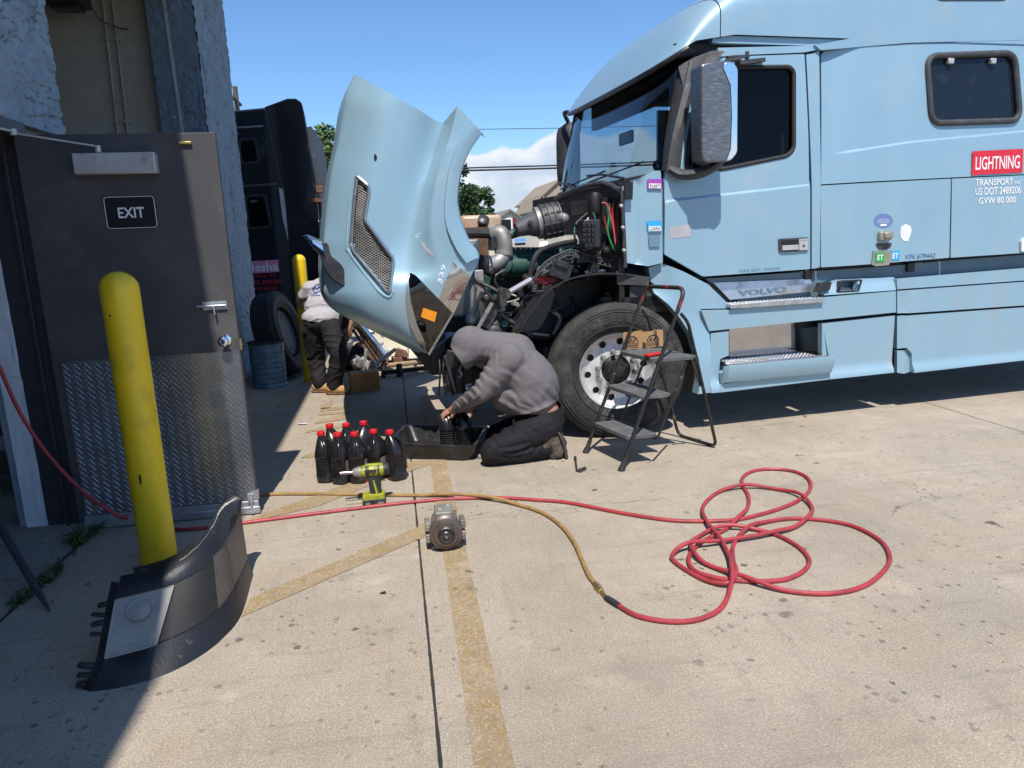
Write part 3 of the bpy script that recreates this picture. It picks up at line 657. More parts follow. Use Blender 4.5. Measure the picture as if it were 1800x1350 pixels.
# ------------------------------------------------------------------ blue tractor unit
TR = thing('semi_truck', 'light blue sleeper semi truck with its hood tilted open', 'truck', TO, TA)
def tp(name, mb, mats, parent=None, **k): return obj(name, mb, mats, parent or TR, world=False, **k)
_c1, _c2 = T(1266, 343), T(1425, 325); _s1, _s2, _s3 = T(1452, 273), T(1600, 250), T(1790, 232)
def D0(u, z): return .05*max(0, z-1.75)**1.5
def Ddoor(u, z):
    zc = _c1.z+(_c2.z-_c1.z)*(u-_c1.x)/(_c2.x-_c1.x)
    return D0(u, z)-.013*(1-sstep(zc-.006, zc+.010, z))+.004
def Dsleep(u, z):
    if u < _s2.x: zc = _s1.z+(_s2.z-_s1.z)*(u-_s1.x)/(_s2.x-_s1.x)
    else: zc = _s2.z+(_s3.z-_s2.z)*(u-_s2.x)/(_s3.x-_s2.x)
    k = sstep(_s1.x, _s1.x+.45, u)
    front = .05*(1-sstep(-.07, .30, u))
    return D0(u, z)-.016*k*(1-sstep(zc-.006, zc+.010, z))+front
def crease(a, b, x0, x1, n=24):
    return [[V((x, a.z+(b.z-a.z)*(x-a.x)/(b.x-a.x)+o)) for x in [x0+(x1-x0)*i/n for i in range(n+1)]] for o in (-.014, -.006, .002, .010, .018)]
def uz(px, py, fn=D0):
    d = 0.
    for _ in range(4): p = T(px, py, d); d = fn(p.x, p.z) if callable(fn) else fn
    return V((p.x, p.z))
def pan(name, pxs, fn=D0, holes=(), mat='truck_blue', step=.045, thick=.03, r=None, parent=None, rh=None, label=None, off=0., lines=()):
    f = fn if callable(fn) else (lambda u, z, k=fn: k)
    ol = [uz(x, y, fn) for x, y in pxs]
    if r: ol = rpoly(ol, r)
    hl = []
    for h in holes:
        q = [uz(x, y, fn) for x, y in h]
        hl.append(rpoly(q, rh) if rh else q)
    mb = MB(); mb.panel(ol, hl, lambda u, z: V((u, f(u, z)+off, z)), step, (0, thick, 0), lines=lines)
    return tp(name, mb, mat, parent, label=label), ol, hl
def flatd(l, p, fn):
    xm = sum(q.x for q in l)/len(l); z0 = min(q.y for q in l); z1 = max(q.y for q in l); a, b = fn(xm, z0+.02), fn(xm, z1-.02); return a+(b-a)*(p.y-z0)/(z1-z0)
# --- inner body (dark core, closes gaps and casts the shadow)
mb = MB()
mb.box((2.0, 1.2, .95), (4.2, 2.15, .45)); mb.box((1.9, 1.2, 2.0), (3.9, 2.2, 1.7)); 
tp('inner_body', mb, 'engine_black')
mb = MB(); mb.box((-.8, 1.2, 1.06), (1.55, 2.2, .16)); mb.box((-.02, 1.2, 1.95), (.03, 2.2, 1.7)); tp('cab_floor', mb, 'interior_grey')
mb = MB(); mb.box((-.62, 2.36, 1.45), (1.9, .04, .85)); mb.box((-.1, 2.34, 2.3), (.35, .04, .9)); mb.box((-1.15, 2.36, 1.5), (.75, .04, .75)); tp('cab_side', mb, 'truck_blue', label='off side wall of the cab')
mb = MB(); mb.box((-.60, 1.2, 2.80), (1.2, 2.1, .06)); mb.box((-1.03, 1.2, 2.66), (.05, 2.0, .26)); tp('headliner', mb, 'interior_grey')
# dash, wheel, seats
mb = MB(); mb.box((-1.13, 1.2, 1.76), (.36, 2.1, .30)); tp('dashboard', mb, 'interior_grey', bevel=.06)
sc = V((-.92, .62, 1.95)); ax = V((-.55, 0, -.83)).normalized(); e1 = V((0, 1, 0)); e2 = ax.cross(e1)
mb = MB(); mb.tube([sc+(e1*math.cos(k*math.pi/14)+e2*math.sin(k*math.pi/14))*.22 for k in range(28)], .016, 8, closed=True); mb.tube([sc, sc+ax*.35], .03, 8); mb.bar(sc-e1*.21, sc+e1*.21, .03, .02); tp('steering_wheel', mb, 'plastic_grey')
for y in (.62, 1.78):
    mb = MB(); mb.box((-.45, y, 1.52), (.5, .5, .16)); mb.box((-.20, y, 1.95), (.16, .5, .85), Matrix.Rotation(.15, 3, 'Y')); tp('seat', mb, 'seat_dark', bevel=.05)
# --- door and cab side
WIN = [(1206, 299), (1210, 246), (1238, 124), (1252, 119), (1388, 117), (1396, 126), (1396, 262), (1384, 274), (1272, 297)]
dr, dol, dhl = pan('door', [(1168, 318), (1168, 447), (1236, 486), (1424, 473), (1424, 330), (1421, 240), (1414, 95), (1300, 99), (1240, 104), (1207, 150), (1180, 255)], Ddoor, [WIN], r=.012, rh=.05, label='blue cab door', lines=crease(_c1, _c2, T(1174, 350).x, T(1421, 326).x))
mb = MB(); mb.tube([(p.x, Ddoor(p.x, p.y)+.004, p.y) for p in dhl[0]], .016, 8, closed=True); tp('window_seal', mb, 'rubber', dr)
pts = rpoly([uz(x, y, Ddoor) for x, y in WIN], .05); mb = MB(); mb.add([(p.x, flatd(pts, p, Ddoor)+.018, p.y) for p in pts], [tuple(range(len(pts)))]); tp('window_glass', mb, 'glass_side', dr)
# window split and leading strip
mb = MB(); mb.tube([T(1214, 297, .0), T(1222, 235, .03), T(1246, 122, .055)], .010, 6); tp('window_divider', mb, 'rubber', dr)
mb = MB(); mb.tube([T(1197, 298, -.002), T(1203, 245, .02), T(1224, 148, .045)], .011, 6); tp('pillar_strip', mb, 'truck_blue', dr)
# flush handle
h0, h1, h2, h3 = T(1367, 443), T(1418, 441), T(1418, 417), T(1366, 420)
mb = MB(); q = rpoly([uz(1367, 443), uz(1418, 441), uz(1418, 417), uz(1366, 420)], .014); mb.prism(q, lambda u, z: (u, -.022, z), (0, .02, 0)); hd = tp('door_handle', mb, 'plastic_grey', dr)
mb = MB(); q = [uz(1371, 439), uz(1399, 438), uz(1399, 421), uz(1370, 423)]; mb.prism(q, lambda u, z: (u, -.0235, z), (0, .001, 0), 0); q = rpoly([uz(1371, 440), uz(1399, 438.5), uz(1399, 430), uz(1371, 431.5)], .004); mb.prism(q, lambda u, z: (u, -.032, z), (0, .012, 0), 1)
q = rpoly([uz(1401, 440), uz(1417, 439.5), uz(1417, 419), uz(1401, 420)], .006); mb.prism(q, lambda u, z: (u, -.026, z), (0, .01, 0), 1); k = uz(1409, 432); mb.lathe([(.008, 0), (.008, .004), (.004, .004)], (k.x, -.026, k.y), (0, -1, 0), 12, 0)
text_mb(mb, 'VOLVO', [(uz(1403, 424).x, -.0268, uz(1403, 424).y), (uz(1415, 423).x, -.0268, uz(1415, 423).y), (uz(1415, 421).x, -.0268, uz(1415, 421).y), (uz(1403, 422).x, -.0268, uz(1403, 422).y)], mi=0)
tp('handle_grip', mb, ['sign_black', 'closer_paint'], dr)
def lettering(name, s, box, fn, mat, parent, bold=0., eps=.003):
    (x0, y0), (x1, y1), (x2, y2), (x3, y3) = box
    q = []
    for x, y in box: p = uz(x, y, fn); q.append(V((p.x, (fn(p.x, p.y) if callable(fn) else fn)-eps, p.y)))
    mb = MB(); text_mb(mb, s, q, bold=bold); return tp(name, mb, mat, parent)
def sticker(name, pxs, fn, mat, parent=None, eps=.002, r=0., label=None):
    q = [uz(x, y, fn) for x, y in pxs]
    if r: q = rpoly(q, r)
    f = fn if callable(fn) else (lambda u, z, k=fn: k)
    mb = MB(); mb.prism(q, lambda u, z: (u, f(u, z)-eps, z), (0, eps*.8, 0)); return tp(name, mb, mat, parent, label=label)
lettering('lettering', 'FIRE EXT. INSIDE', [(1300, 479), (1371, 473.5), (1371, 469), (1300, 474.5)], Ddoor, 'ink_grey', dr)
sticker('paper_patch', [(1178, 420), (1214, 415.5), (1213, 394), (1176, 399)], Ddoor, 'sticker_grey', dr, label='torn white paper left on the door')
# hinge and bracket above the window
mb = MB(); a, b = T(1296, 111, -.02), T(1341, 106, .04); mb.bar(a, b, .05, .028); mb.bar(T(1278, 101, -.03), T(1316, 99, .0), .03, .016); mb.lathe([(.014, 0), (.014, .05)], T(1313, 104, .0), (0, 0, 1), 8)
for px in (1313, 1336): q = T(px, 108, -.01); mb.lathe([(.006, 0), (.006, .008)], q, (0, -1, 0), 6)
tp('mirror_bracket', mb, 'plastic_grey')
# column between door and sleeper, cowl side
pan('cab_column', [(1427, 94), (1440, 89), (1441, 200), (1441, 470), (1427, 472.5), (1427, 330), (1424, 240), (1417, 95)], lambda u, z: D0(u, z)+.022)
pan('drip_rail', [(1262, 84), (1300, 83), (1438, 80), (1440, 87), (1414, 92), (1290, 97), (1262, 100)], lambda u, z: D0(u, z)+.01, step=.03)
cw, *_ = pan('cowl_side', [(1110, 318), (1128, 312), (1150, 300), (1161, 300), (1164, 330), (1165, 462), (1140, 468), (1102, 462), (1094, 352), (1094, 330)], lambda u, z: .012+.03*(1-sstep(-1.60, -1.52, u))+.012*math.exp(-((u+1.545)/.02)**2), label='blue cowl side panel')
sticker('cowl_vent', [(1096, 351), (1110, 351), (1111, 319), (1096, 320)], .012, 'sign_black', cw, .02)
mb = MB()
for k in range(2): a = T(1126, 350, .0); 
s1 = sticker('permit_sticker', [(1137.5, 332), (1163, 332.5), (1163, 315), (1138, 315)], .004, 'sticker_purple', cw, .006)
sticker('permit_band', [(1140, 331), (1161, 331.5), (1161, 323), (1140, 322.5)], .004, 'sticker_white', s1, .008)
lettering('lettering', '916977', [(1141.5, 330.5), (1160, 331), (1160, 324.5), (1141.5, 324)], .004, 'sign_black', s1, 0, .0095)
s2 = sticker('permit_sticker', [(1138.5, 407.5), (1163, 406.5), (1162, 388), (1137, 389)], .004, 'sticker_cyan', cw, .006)
sticker('permit_band', [(1140, 406.5), (1161, 406), (1160.5, 397.5), (1139.5, 398)], .004, 'sticker_white', s2, .008)
lettering('lettering', 'LG4904', [(1141.5, 405.5), (1159, 405), (1159, 398.8), (1141.5, 399.2)], .004, 'sign_black', s2, 0, .0095)
s3 = sticker('code_label', [(1140.5, 434), (1159.5, 433), (1160, 412), (1140, 413)], .004, 'ink_grey', cw, .006, .01, label='small grey label below the permits')
# --- sleeper box
SW = [(1628, 99), (1782, 93), (1792, 212), (1636, 217)]
su, sol, shl = pan('sleeper_wall', [(1443, 90), (1443, 324), (1672, 312), (1900, 301.5), (1900, 70), (1600, 77)], Dsleep, [SW], rh=.10, label='upper sleeper wall', lines=crease(_s1, _s2, _s1.x+.02, _s2.x-.001)+crease(_s2, _s3, _s2.x+.001, T(1880, 226).x))
mb = MB(); mb.tube([(p.x, Dsleep(p.x, p.y)-.004, p.y) for p in shl[0]], .024, 10, closed=True); tp('window_seal', mb, 'plastic_grey', su)
mb = MB(); mb.add([(p.x, flatd(shl[0], p, Dsleep)+.012, p.y) for p in shl[0]], [tuple(range(len(shl[0])))]); tp('window_glass', mb, 'dark_glass', su)
for px in (1669, 1743):
    p = uz(px, 108, Dsleep); mb = MB(); mb.box((p.x, Dsleep(*p)-.006, p.y), (.055, .03, .042)); tp('window_hinge', mb, 'closer_paint', su, bevel=.006)
pl, *_ = pan('locker_door', [(1443, 326.3), (1671.5, 314), (1668.5, 453), (1560, 462), (1443, 470)], lambda u, z: .05*(1-sstep(-.07, .30, u))-.016, label='forward sleeper locker door', r=.012)
pr_, *_ = pan('locker_door', [(1673.5, 314), (1900, 303.3), (1900, 438), (1671, 453)], lambda u, z: -.016, label='locker door carrying the weight lettering', r=.012)
# signs and lettering
sg = sticker('company_sign', [(1707, 308), (1796.5, 303), (1798, 261.5), (1709.5, 266)], -.016, 'vinyl_red', su, .004, label='red company name sign')
lettering('lettering', 'LIGHTNING', [(1713.5, 299), (1791, 296), (1792, 272.5), (1714.5, 276)], -.016, 'white_ink', sg, .012, .0055)
for s, bx in (('TRANSPORT', [(1714.5, 327), (1780, 324.5), (1780.5, 313), (1714.5, 315)]), ('INC', [(1783, 324), (1793.5, 323.5), (1793.5, 317.5), (1783, 318)]), ('US DOT 2489206', [(1714, 343.5), (1793.5, 340), (1794, 327), (1714, 330)]), ('GVW 80 000', [(1720, 359), (1785, 356), (1785, 345), (1720, 347.5)])):
    lettering('lettering', s, bx, -.016, 'white_ink', pr_, .012)
ov = [(1552.5+16.5*math.cos(k*math.pi/12), 388+12.5*math.sin(k*math.pi/12)) for k in range(24)]
o1 = sticker('oval_sticker', ov, -.016, 'oval_blue', pl, .003)
lettering('lettering', 'CERTIFIED', [(1543, 388), (1562, 387), (1562, 384.5), (1543, 385.5)], -.016, 'white_ink', o1, 0, .0045); lettering('lettering', 'CLEAN IDLE', [(1541, 392), (1563, 391), (1563, 388.5), (1541, 389.5)], -.016, 'white_ink', o1, 0, .0045)
sticker('oval_band', [(1547, 397.5), (1558, 397), (1558, 393.5), (1547, 394)], -.016, 'sticker_white', o1, .0045)
p = uz(1552, 418, -.016); mb = MB(); mb.box((p.x, -.035, p.y+.015), (.11, .035, .07)); mb.box((p.x+.012, -.058, p.y+.018), (.075, .03, .05)); tp('locker_latch', mb, 'tan_latch', pl, bevel=.01)
sticker('latch_plate', [(1539, 428), (1567, 427), (1565, 434), (1556, 439), (1546, 439), (1541, 434)], -.016, 'plastic_grey', pl, .006, .006)
sticker('cut_out_sticker', [(1582, 408), (1584, 398), (1592, 394), (1600, 397), (1602, 406), (1598, 418), (1596, 424), (1588, 424), (1583, 417)], -.016, 'vinyl_pale' if 'vinyl_pale' in M else 'sticker_white', pl, .003, .004, label='pale cut-out sticker')
gr = sticker('sticker_plate', [(1531, 465), (1534, 441), (1566, 440), (1566, 456), (1560, 466), (1538, 468)], -.016, 'tan_latch', pl, .012)
g1 = sticker('square_sticker', [(1538, 461), (1554, 460), (1555, 443.5), (1539, 444.5)], -.03, 'sticker_green', pl, .004); lettering('lettering', 'ET', [(1541.5, 457), (1551.5, 456.5), (1552, 447.5), (1542, 448)], -.03, 'white_ink', g1, .02, .0055)
g2 = sticker('square_sticker', [(1565.5, 457.5), (1580.5, 457), (1581, 440.5), (1566, 441)], -.016, 'sticker_cyan', pl, .004); lettering('lettering', 'ET', [(1568, 454.5), (1578, 454), (1578.5, 444.5), (1568.5, 445)], -.016, 'white_ink', g2, .02, .0055)
lettering('lettering', 'VIN 679442', [(1589, 456), (1643, 453), (1645, 445), (1592, 447.5)], -.016, 'ink_blue', pl)
sticker('side_marker', [(1792, 442), (1812, 441), (1812, 417), (1796, 418), (1792, 424)], -.016, 'sticker_white', pr_, .02, .012)
# recessed band below the doors
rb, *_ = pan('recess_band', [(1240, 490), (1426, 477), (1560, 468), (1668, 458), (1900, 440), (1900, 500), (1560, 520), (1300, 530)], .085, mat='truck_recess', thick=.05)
mb = MB()
for px, py in ((1418.5, 482.5), (1598, 469.5)): p = uz(px, py, .085); mb.box((p.x, .075, p.y), (.07, .03, .075))
tp('marker_lamp', mb, 'sign_black', rb, bevel=.006)
sticker('fuel_flap', [(1592, 478), (1620, 476), (1621, 461), (1593, 463)], .085, 'truck_recess', rb, .006, .01)
# --- wing, steps and skirts
def Dw(u, z): return -.01-.05*sstep(.95, .5, z)+.09*(1-sstep(-1.45, -1.2, u))*sstep(.9, 1.15, z)
pan('wing', [(1140, 471), (1164, 463), (1205, 479), (1245, 500), (1280, 534), (1281, 542), (1231, 543), (1247, 583), (1249, 690), (1227, 693), (1231, 670), (1229, 634), (1217, 592), (1196, 560), (1176, 536), (1149, 514)], Dw, mat='truck_blue', step=.03, thick=.09, label='wing behind the front wheel')
def Dl(u, z): return -.035-.035*sstep(.42, .34, z)
pan('step_surround', [(1249.5, 586), (1281, 582), (1281, 625), (1266, 631), (1265, 690), (1250, 691)], Dl, mat='truck_blue_low', step=.03, thick=.06)
pan('skirt_band', [(1233, 546), (1281, 545), (1447, 523), (1575, 512), (1575, 549), (1247, 582)], lambda u, z: -.045, mat='truck_blue_low', thick=.10, r=.006)
kp, _, khl = pan('skirt_top', [(1449, 519), (1451, 505), (1475, 492), (1572, 487.5), (1575, 510)], lambda u, z: -.035+.05*sstep(.98, 1.10, z), [[(1471, 513.5), (1471, 494), (1508, 492), (1509, 512)]], rh=.012, step=.025, mat='truck_blue_low', thick=.06)
mb = MB(); mb.tube([(p.x, -.025, p.y) for p in khl[0]], .008, 6, closed=True); tp('pocket_rim', mb, 'plastic_black', kp)
mb = MB(); mb.box((uz(1490, 505, .1).x, .10, uz(1490, 505, .1).y), (.22, .02, .16)); tp('pocket_back', mb, 'sign_black', kp)
mb = MB(); mb.add([T(1476, 511, .06), T(1498, 510, .06), T(1500, 506, .06), T(1478, 505, .06)], [(0, 1, 2, 3)]); tp('rag', mb, 'sticker_grey', kp)
q = rpoly([uz(1428, 513), uz(1436, 497), uz(1456, 495), uz(1452, 510)], .012); mb = MB(); mb.prism(q, lambda u, z: (u, -.045, z), (0, .05, 0)); tp('step_latch', mb, 'plastic_black', kp, bevel=.006)
pan('skirt_panel', [(1445, 569), (1573, 555), (1572, 655), (1458, 667), (1459, 650), (1445, 630)], Dl, mat='truck_blue_low', thick=.05, step=.03)
def Dr(u, z): return -.045-.025*sstep(.40, .33, z)+.035*(1-sstep(.72, .80, u))
pan('skirt_band', [(1577, 511.5), (1900, 489), (1900, 530), (1577, 551)], lambda u, z: -.055+.03*(1-sstep(.74, .79, u)), mat='truck_blue_low', thick=.1)
pan('skirt_top', [(1577, 491), (1900, 464), (1900, 486), (1577, 508.5)], lambda u, z: -.03, mat='truck_blue_low', thick=.06)
pan('skirt_panel', [(1577, 555), (1900, 533), (1900, 622), (1607, 655.5), (1603, 622), (1594, 611), (1577, 613)], Dr, mat='truck_blue_low', thick=.05, step=.03)
pan('skirt_corner', [(1577, 617), (1593, 615), (1600, 625), (1604, 652), (1589, 657), (1577, 655)], lambda u, z: -.02, mat='truck_blue_low', thick=.03, label='cracked lower corner of the rear skirt')
mb = MB(); mb.box((2.0, .35, .55), (2.6, .5, .4)); mb.box((-.3, .45, .62), (1.1, .3, .35)); tp('fuel_tank', mb, 'engine_black')
# upper step
mb = MB(); p0, p1, p2, p3 = T(1280, 543, -.06), T(1447, 527, -.06), T(1447, 519, .03), T(1281, 533, .06)
mb.add([T(1254, 497, .07), T(1425, 490, .07), T(1430, 512, .055), T(1283, 527, .055)], [(0, 1, 2, 3)]); bp_ = tp('step_back_plate', mb, 'tread_alu')
text_mb(mb := MB(), 'VOLVO', [T(1300, 521, .052), T(1381, 513, .052), T(1385, 503, .055), T(1298, 511, .055)], bold=.03); tp('lettering', mb, 'truck_recess', bp_)
def tread(name, za, u0, u1, d0, d1, lip, nx, ny):
    mb = MB(); mb.box(((u0+u1)/2, (d0+d1)/2, za-.012), (u1-u0, d1-d0, .024)); mb.box(((u0+u1)/2, d0-.006, za-lip/2+.002), (u1-u0, .012, lip))
    o = tp(name, mb, 'tread_alu', bevel=.003); mb = MB()
    for i in range(nx):
        for j in range(ny):
            x = u0+(i+.5)*(u1-u0)/nx; y = d0+(j+.5+.5*(i % 2)*0)*(d1-d0)/ny; s = (u1-u0)/nx*.30
            mb.lathe([(s, 0), (s*.8, .005), (s*.45, .005), (s*.40, .001)], (x, y, za), (0, 0, 1), 8)
    tp('tread_dimples', mb, 'tread_alu', o, kind='stuff'); return o
za = T(1280, 535, -.05).z
tread('step_tread', za, T(1281, 540, -.05).x, T(1446, 524, -.05).x, -.062, .06, .034, 26, 4)
zb = T(1283, 640, -.06).z
mb = MB(); mb.add([T(1282, 571, .16), T(1442, 562, .16), T(1441, 618, .16), T(1282, 628, .16)], [(0, 1, 2, 3)]); tp('kick_panel', mb, 'panel_mirror', label='mirror bright kick plate behind the lower step')
u0, u1 = T(1282, 640, -.08).x, T(1455, 630, -.08).x
tread('step_tread', zb, u0, u1-.06, -.03, .15, .02, 24, 5)
mb = MB(); mb.box(((u0+u1)/2, -.075, zb-.02), (u1-u0, .09, .035)); tr2 = tp('step_nosing', mb, 'tread_alu', bevel=.004)
mb = MB()
for k in range(5): mb.box(((u0+u1)/2, -.11+k*.018, zb-.001), (u1-u0-.03, .006, .006))
tp('nosing_ridge', mb, 'tread_alu', tr2)
mb = MB(); q = [(-.125, zb+.002), (-.128, zb-.055), (-.09, zb-.135), (-.02, zb-.135), (-.02, zb-.05), (-.11, zb-.05), (-.115, zb+.002)]
secs = [[(u, a, b) for a, b in q] for u in (u0-.055, u0-.03, u1+.01, u1+.03)]; secs[0] = [(u0-.055, a+.03, b-.015) for a, b in q]; mb.loft(secs); tp('step_lip', mb, 'truck_blue_low')
mb = MB(); mb.add([T(1442, 562, .16), T(1441, 618, .16), T(1457, 628, -.05), T(1445, 566, -.03)], [(0, 1, 2, 3)]); tp('step_cheek', mb, 'truck_blue_low')
pan('skirt_lip', [(1265, 676), (1300, 671), (1458, 652), (1458, 667), (1266, 690)], lambda u, z: -.06, mat='truck_blue_low', thick=.04)
# --- roof fairing
ZB = 2.78
def roofpt(ph, s):
    c, sn = math.cos(ph), math.sin(ph); C_ = math.copysign(abs(c)**.62, c); S_ = sn**.75
    s1 = min(s, 1.); e = max(0, s-1)
    lat = 1.2-1.135*C_*(1+.012*s1)
    u = -1.094-.303*S_*(1-s1)**1.41+.304*s1+e*1.6
    zr = 2.827-.181*S_*(1-s1)**2+.045*s1
    rise = .384*(1-(1-s1)**1.615)+.5*(1-math.exp(-1.1*e))
    return V((u, lat, zr+rise*(sn**.322 if sn > 1e-6 else 0)))
def ssplit(ph, ut):
    a, b = 0., 3.
    for _ in range(30):
        c = (a+b)/2
        if roofpt(ph, c).x < ut: a = c
        else: b = c
    return a
NP = 56
def fairing(s0, s1, n):
    mb = MB(); rows = [[] for _ in range(n+1)]
    for j in range(NP+1):
        ph = math.pi*j/NP; a = ssplit(ph, s0) if s0 else 0.; b = ssplit(ph, s1) if s1 < 2 else s1
        for i in range(n+1): rows[i].append(roofpt(ph, a+(b-a)*(i/n)))
    mb.grid(rows); return mb
rf = tp('roof_fairing', fairing(0, -.905, 16), 'truck_blue', label='curved visor front of the roof')
tp('roof_fairing', fairing(-.897, 3.6, 60), 'truck_blue', label='roof side behind the visor')
mb = MB(); mb.grid([[roofpt(math.pi*j/NP, ssplit(math.pi*j/NP, -.92+.04*i))+V((0, .005 if j < NP/2 else -.005, -.005)) for j in range(NP+1)] for i in range(2)]); tp('roof_seam', mb, 'dark_gap')
mb = MB(); rim = [roofpt(math.pi*j/NP, 0) for j in range(2, NP-1)]; mb.tube([p+V((.012, 0, -.012)) for p in rim], .02, 8); tp('visor_edge', mb, 'plastic_black', rf)
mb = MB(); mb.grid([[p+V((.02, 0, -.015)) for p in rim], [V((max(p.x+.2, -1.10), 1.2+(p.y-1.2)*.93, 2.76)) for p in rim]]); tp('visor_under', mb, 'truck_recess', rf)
mb = MB(); mb.box((1.0, .10, 2.845), (3.9, .05, .05)); tp('roof_ledge', mb, 'truck_blue')
pan('roof_band', [(1432, 79), (1503, 66), (1900, 60), (1900, 68), (1600, 75), (1443, 88)], lambda u, z: .05, step=.03)
mb = MB(); q = rpoly([uz(1641, -24, .03), uz(1764, -24, .03), uz(1764, 1), uz(1641, 1)], .06); mb.tube([(p.x, .055, p.y) for p in q], .012, 8, closed=True); mb.add([(p.x, .06, p.y) for p in q], [tuple(range(len(q)))]); tp('roof_window', mb, 'plastic_grey')
# --- windscreen, pillars, cowl
def wsp(ph, t):
    c, sn = math.cos(ph), math.sin(ph)
    b = V((-1.30-.17*sn**.8, 1.2-1.10*math.copysign(abs(c)**.7, c), 1.935-.02*sn)); a = V((-1.12-.12*sn**.8, 1.2-1.06*math.copysign(abs(c)**.7, c), 2.77))
    return b.lerp(a, t)+V((-.03*math.sin(math.pi*t), 0, 0))
mb = MB(); mb.grid([[wsp(math.pi*(.04+.92*j/40), i/10) for j in range(41)] for i in range(11)]); ws = tp('windscreen', mb, 'glass_screen')
mb = MB(); fr = [wsp(math.pi*(.045+.91*j/40), .0) for j in range(41)]; mb.tube([p+V((-.01, 0, -.01)) for p in fr], .028, 8); tp('screen_seal', mb, 'rubber', ws)
mb = MB(); mb.grid([[wsp(math.pi*(.04+.92*j/40), .86+.07*i)+V((-.004, 0, 0)) for j in range(41)] for i in range(3)]); tp('screen_band', mb, 'glass_sleeper', ws)
for ph in (.30, .55):
    a = wsp(math.pi*ph, .02)+V((-.03, 0, .0)); b = wsp(math.pi*(ph+.20), .10)+V((-.03, 0, .02)); mb = MB(); mb.tube([a, a.lerp(b, .5)+V((-.02, 0, .02)), b], .010, 6); mb.tube([b+V((0, -.02, -.06)), wsp(math.pi*(ph-.12), .13)+V((-.02, 0, 0))], .007, 6); tp('wiper', mb, 'plastic_black', ws)
mb = MB(); c_ = wsp(math.pi*.42, .42)+V((.10, 0, 0)); mb.box(c_, (.03, .26, .10)); tp('interior_mirror', mb, 'sign_black', ws, bevel=.02)
# black corner pillar trim
mb = MB(); L0 = [(1189, 112, .20), (1177, 190, .17), (1167, 255, .13), (1163, 300, .10)]; L1 = [(1213, 108, .07), (1200, 165, .04), (1182, 240, -.01), (1172, 300, -.03)]; L2 = [(1252, 90, .05), (1226, 140, .035), (1204, 225, -.005), (1196, 300, -.03)]
def lp(l): return cr([T(*p) for p in l], 6)
a_, b_, c_ = lp(L0), lp(L1), lp(L2); mb.grid([a_, [x.lerp(y, .5)+V((-.012, -.012, 0)) for x, y in zip(a_, b_)], b_, [x.lerp(y, .5)+V((0, -.012, 0)) for x, y in zip(b_, c_)], c_, [p+V((.01, .06, 0)) for p in c_]]); tp('pillar_trim', mb, 'plastic_grey', label='black trim along the windscreen pillar')
mb = MB(); mb.add([T(1192, 116, .12), T(1222, 100, .06), T(1252, 89, .035), T(1275, 90, .035), T(1262, 104, .035), T(1232, 128, .035), T(1204, 165, .035)], [(0, 1, 2, 3, 4, 5, 6)]); tp('pillar_cap', mb, 'plastic_grey')
mb = MB(); a = V((-1.30, 2.31, 1.95)); b = V((-1.16, 2.26, 2.74)); mb.tube([a, b], .05, 8); tp('pillar_trim', mb, 'plastic_grey', label='off side windscreen pillar')
mb = MB(); cw0 = [wsp(math.pi*(.03+.94*j/30), .0) for j in range(31)]; cw1 = [p+V((-.12*math.sin(math.pi*j/30)**.5-.03, 0, -.065)) for j, p in enumerate(cw0)]; cw2 = [p+V((-.05, 0, -.06)) for p in cw1]; cw3 = [p+V((.06, 0, -.03)) for p in cw2]; mb.grid([cw0, cw1, cw2, cw3]); tp('cowl_top', mb, 'plastic_grey', label='black cowl below the windscreen')
mb = MB(); mb.tube([p+V((-.01, 0, -.02)) for p in cw2], .017, 6); tp('hood_seal', mb, 'rubber')
# mirrors
def mirror_head(mx, o, sgn):
    r = Matrix.Rotation(.12*sgn, 3, 'Z'); rows = []
    for i in range(13):
        z = -.34+.68*i/12; k = (1-abs(z/.345)**7)**.5 if abs(z) < .345 else 0; row = []
        for j in range(17):
            a = math.pi*(-.08+1.16*j/16); row.append(o+r @ V((-.155*math.sin(a)*k*(.86+.14*math.cos(z*2)), -.145*math.cos(a)*(.35+.65*k), z)))
        rows.append(row)
    mx.grid(rows); b = [o+r @ V((.02, -.14*math.cos(math.pi*j/12)*1., 0)) for j in range(13)]
    return rows
mo = T(1269, 196, -.20)
def msh(name, pxs, d, th, mat, bev, parent=None, r=.03, label=None):
    q = rpoly([uz(x, y, d) for x, y in pxs], r); mb = MB(); mb.prism(q, lambda u, z: (u, d, z), (0, th, 0)); return tp(name, mb, mat, parent, bevel=bev, label=label)
mh = msh('mirror', [(1232, 112), (1262, 106), (1287, 106), (1297, 118), (1296, 270), (1286, 283), (1241, 286), (1233, 276)], -.27, .15, 'mirror_shell', .03, label='near side mirror with scratched dull shell')
msh('mirror_edge', [(1276, 108), (1288, 107.5), (1297.5, 120), (1296.5, 268), (1286, 281), (1276, 283), (1284, 262), (1286, 200), (1284, 150), (1270, 118)], -.276, .10, 'chrome', .012, mh, .02)
msh('mirror_glass', [(1288, 116), (1296, 122), (1295, 266), (1287, 276)], -.262, .18, 'plastic_black', .01, mh, .01)
mb = MB(); arm = cr([T(1180, 297, .0), T(1200, 307, -.06), T(1232, 304, -.14), T(1258, 292, -.19), T(1266, 282, -.20)], 5); mb.tube(arm, [.05, .052, .055, .058, .06, .06, .06, .06, .06, .06, .058, .056, .055, .054, .052, .05, .05, .05, .05, .05, .05][:len(arm)], 12, flatten=.6); tp('mirror_arm', mb, 'plastic_grey', mh)
mb = MB(); mb.tube([T(1276, 108, -.17), T(1300, 104, -.03)], .014, 6); tp('mirror_stay', mb, 'plastic_grey', mh)
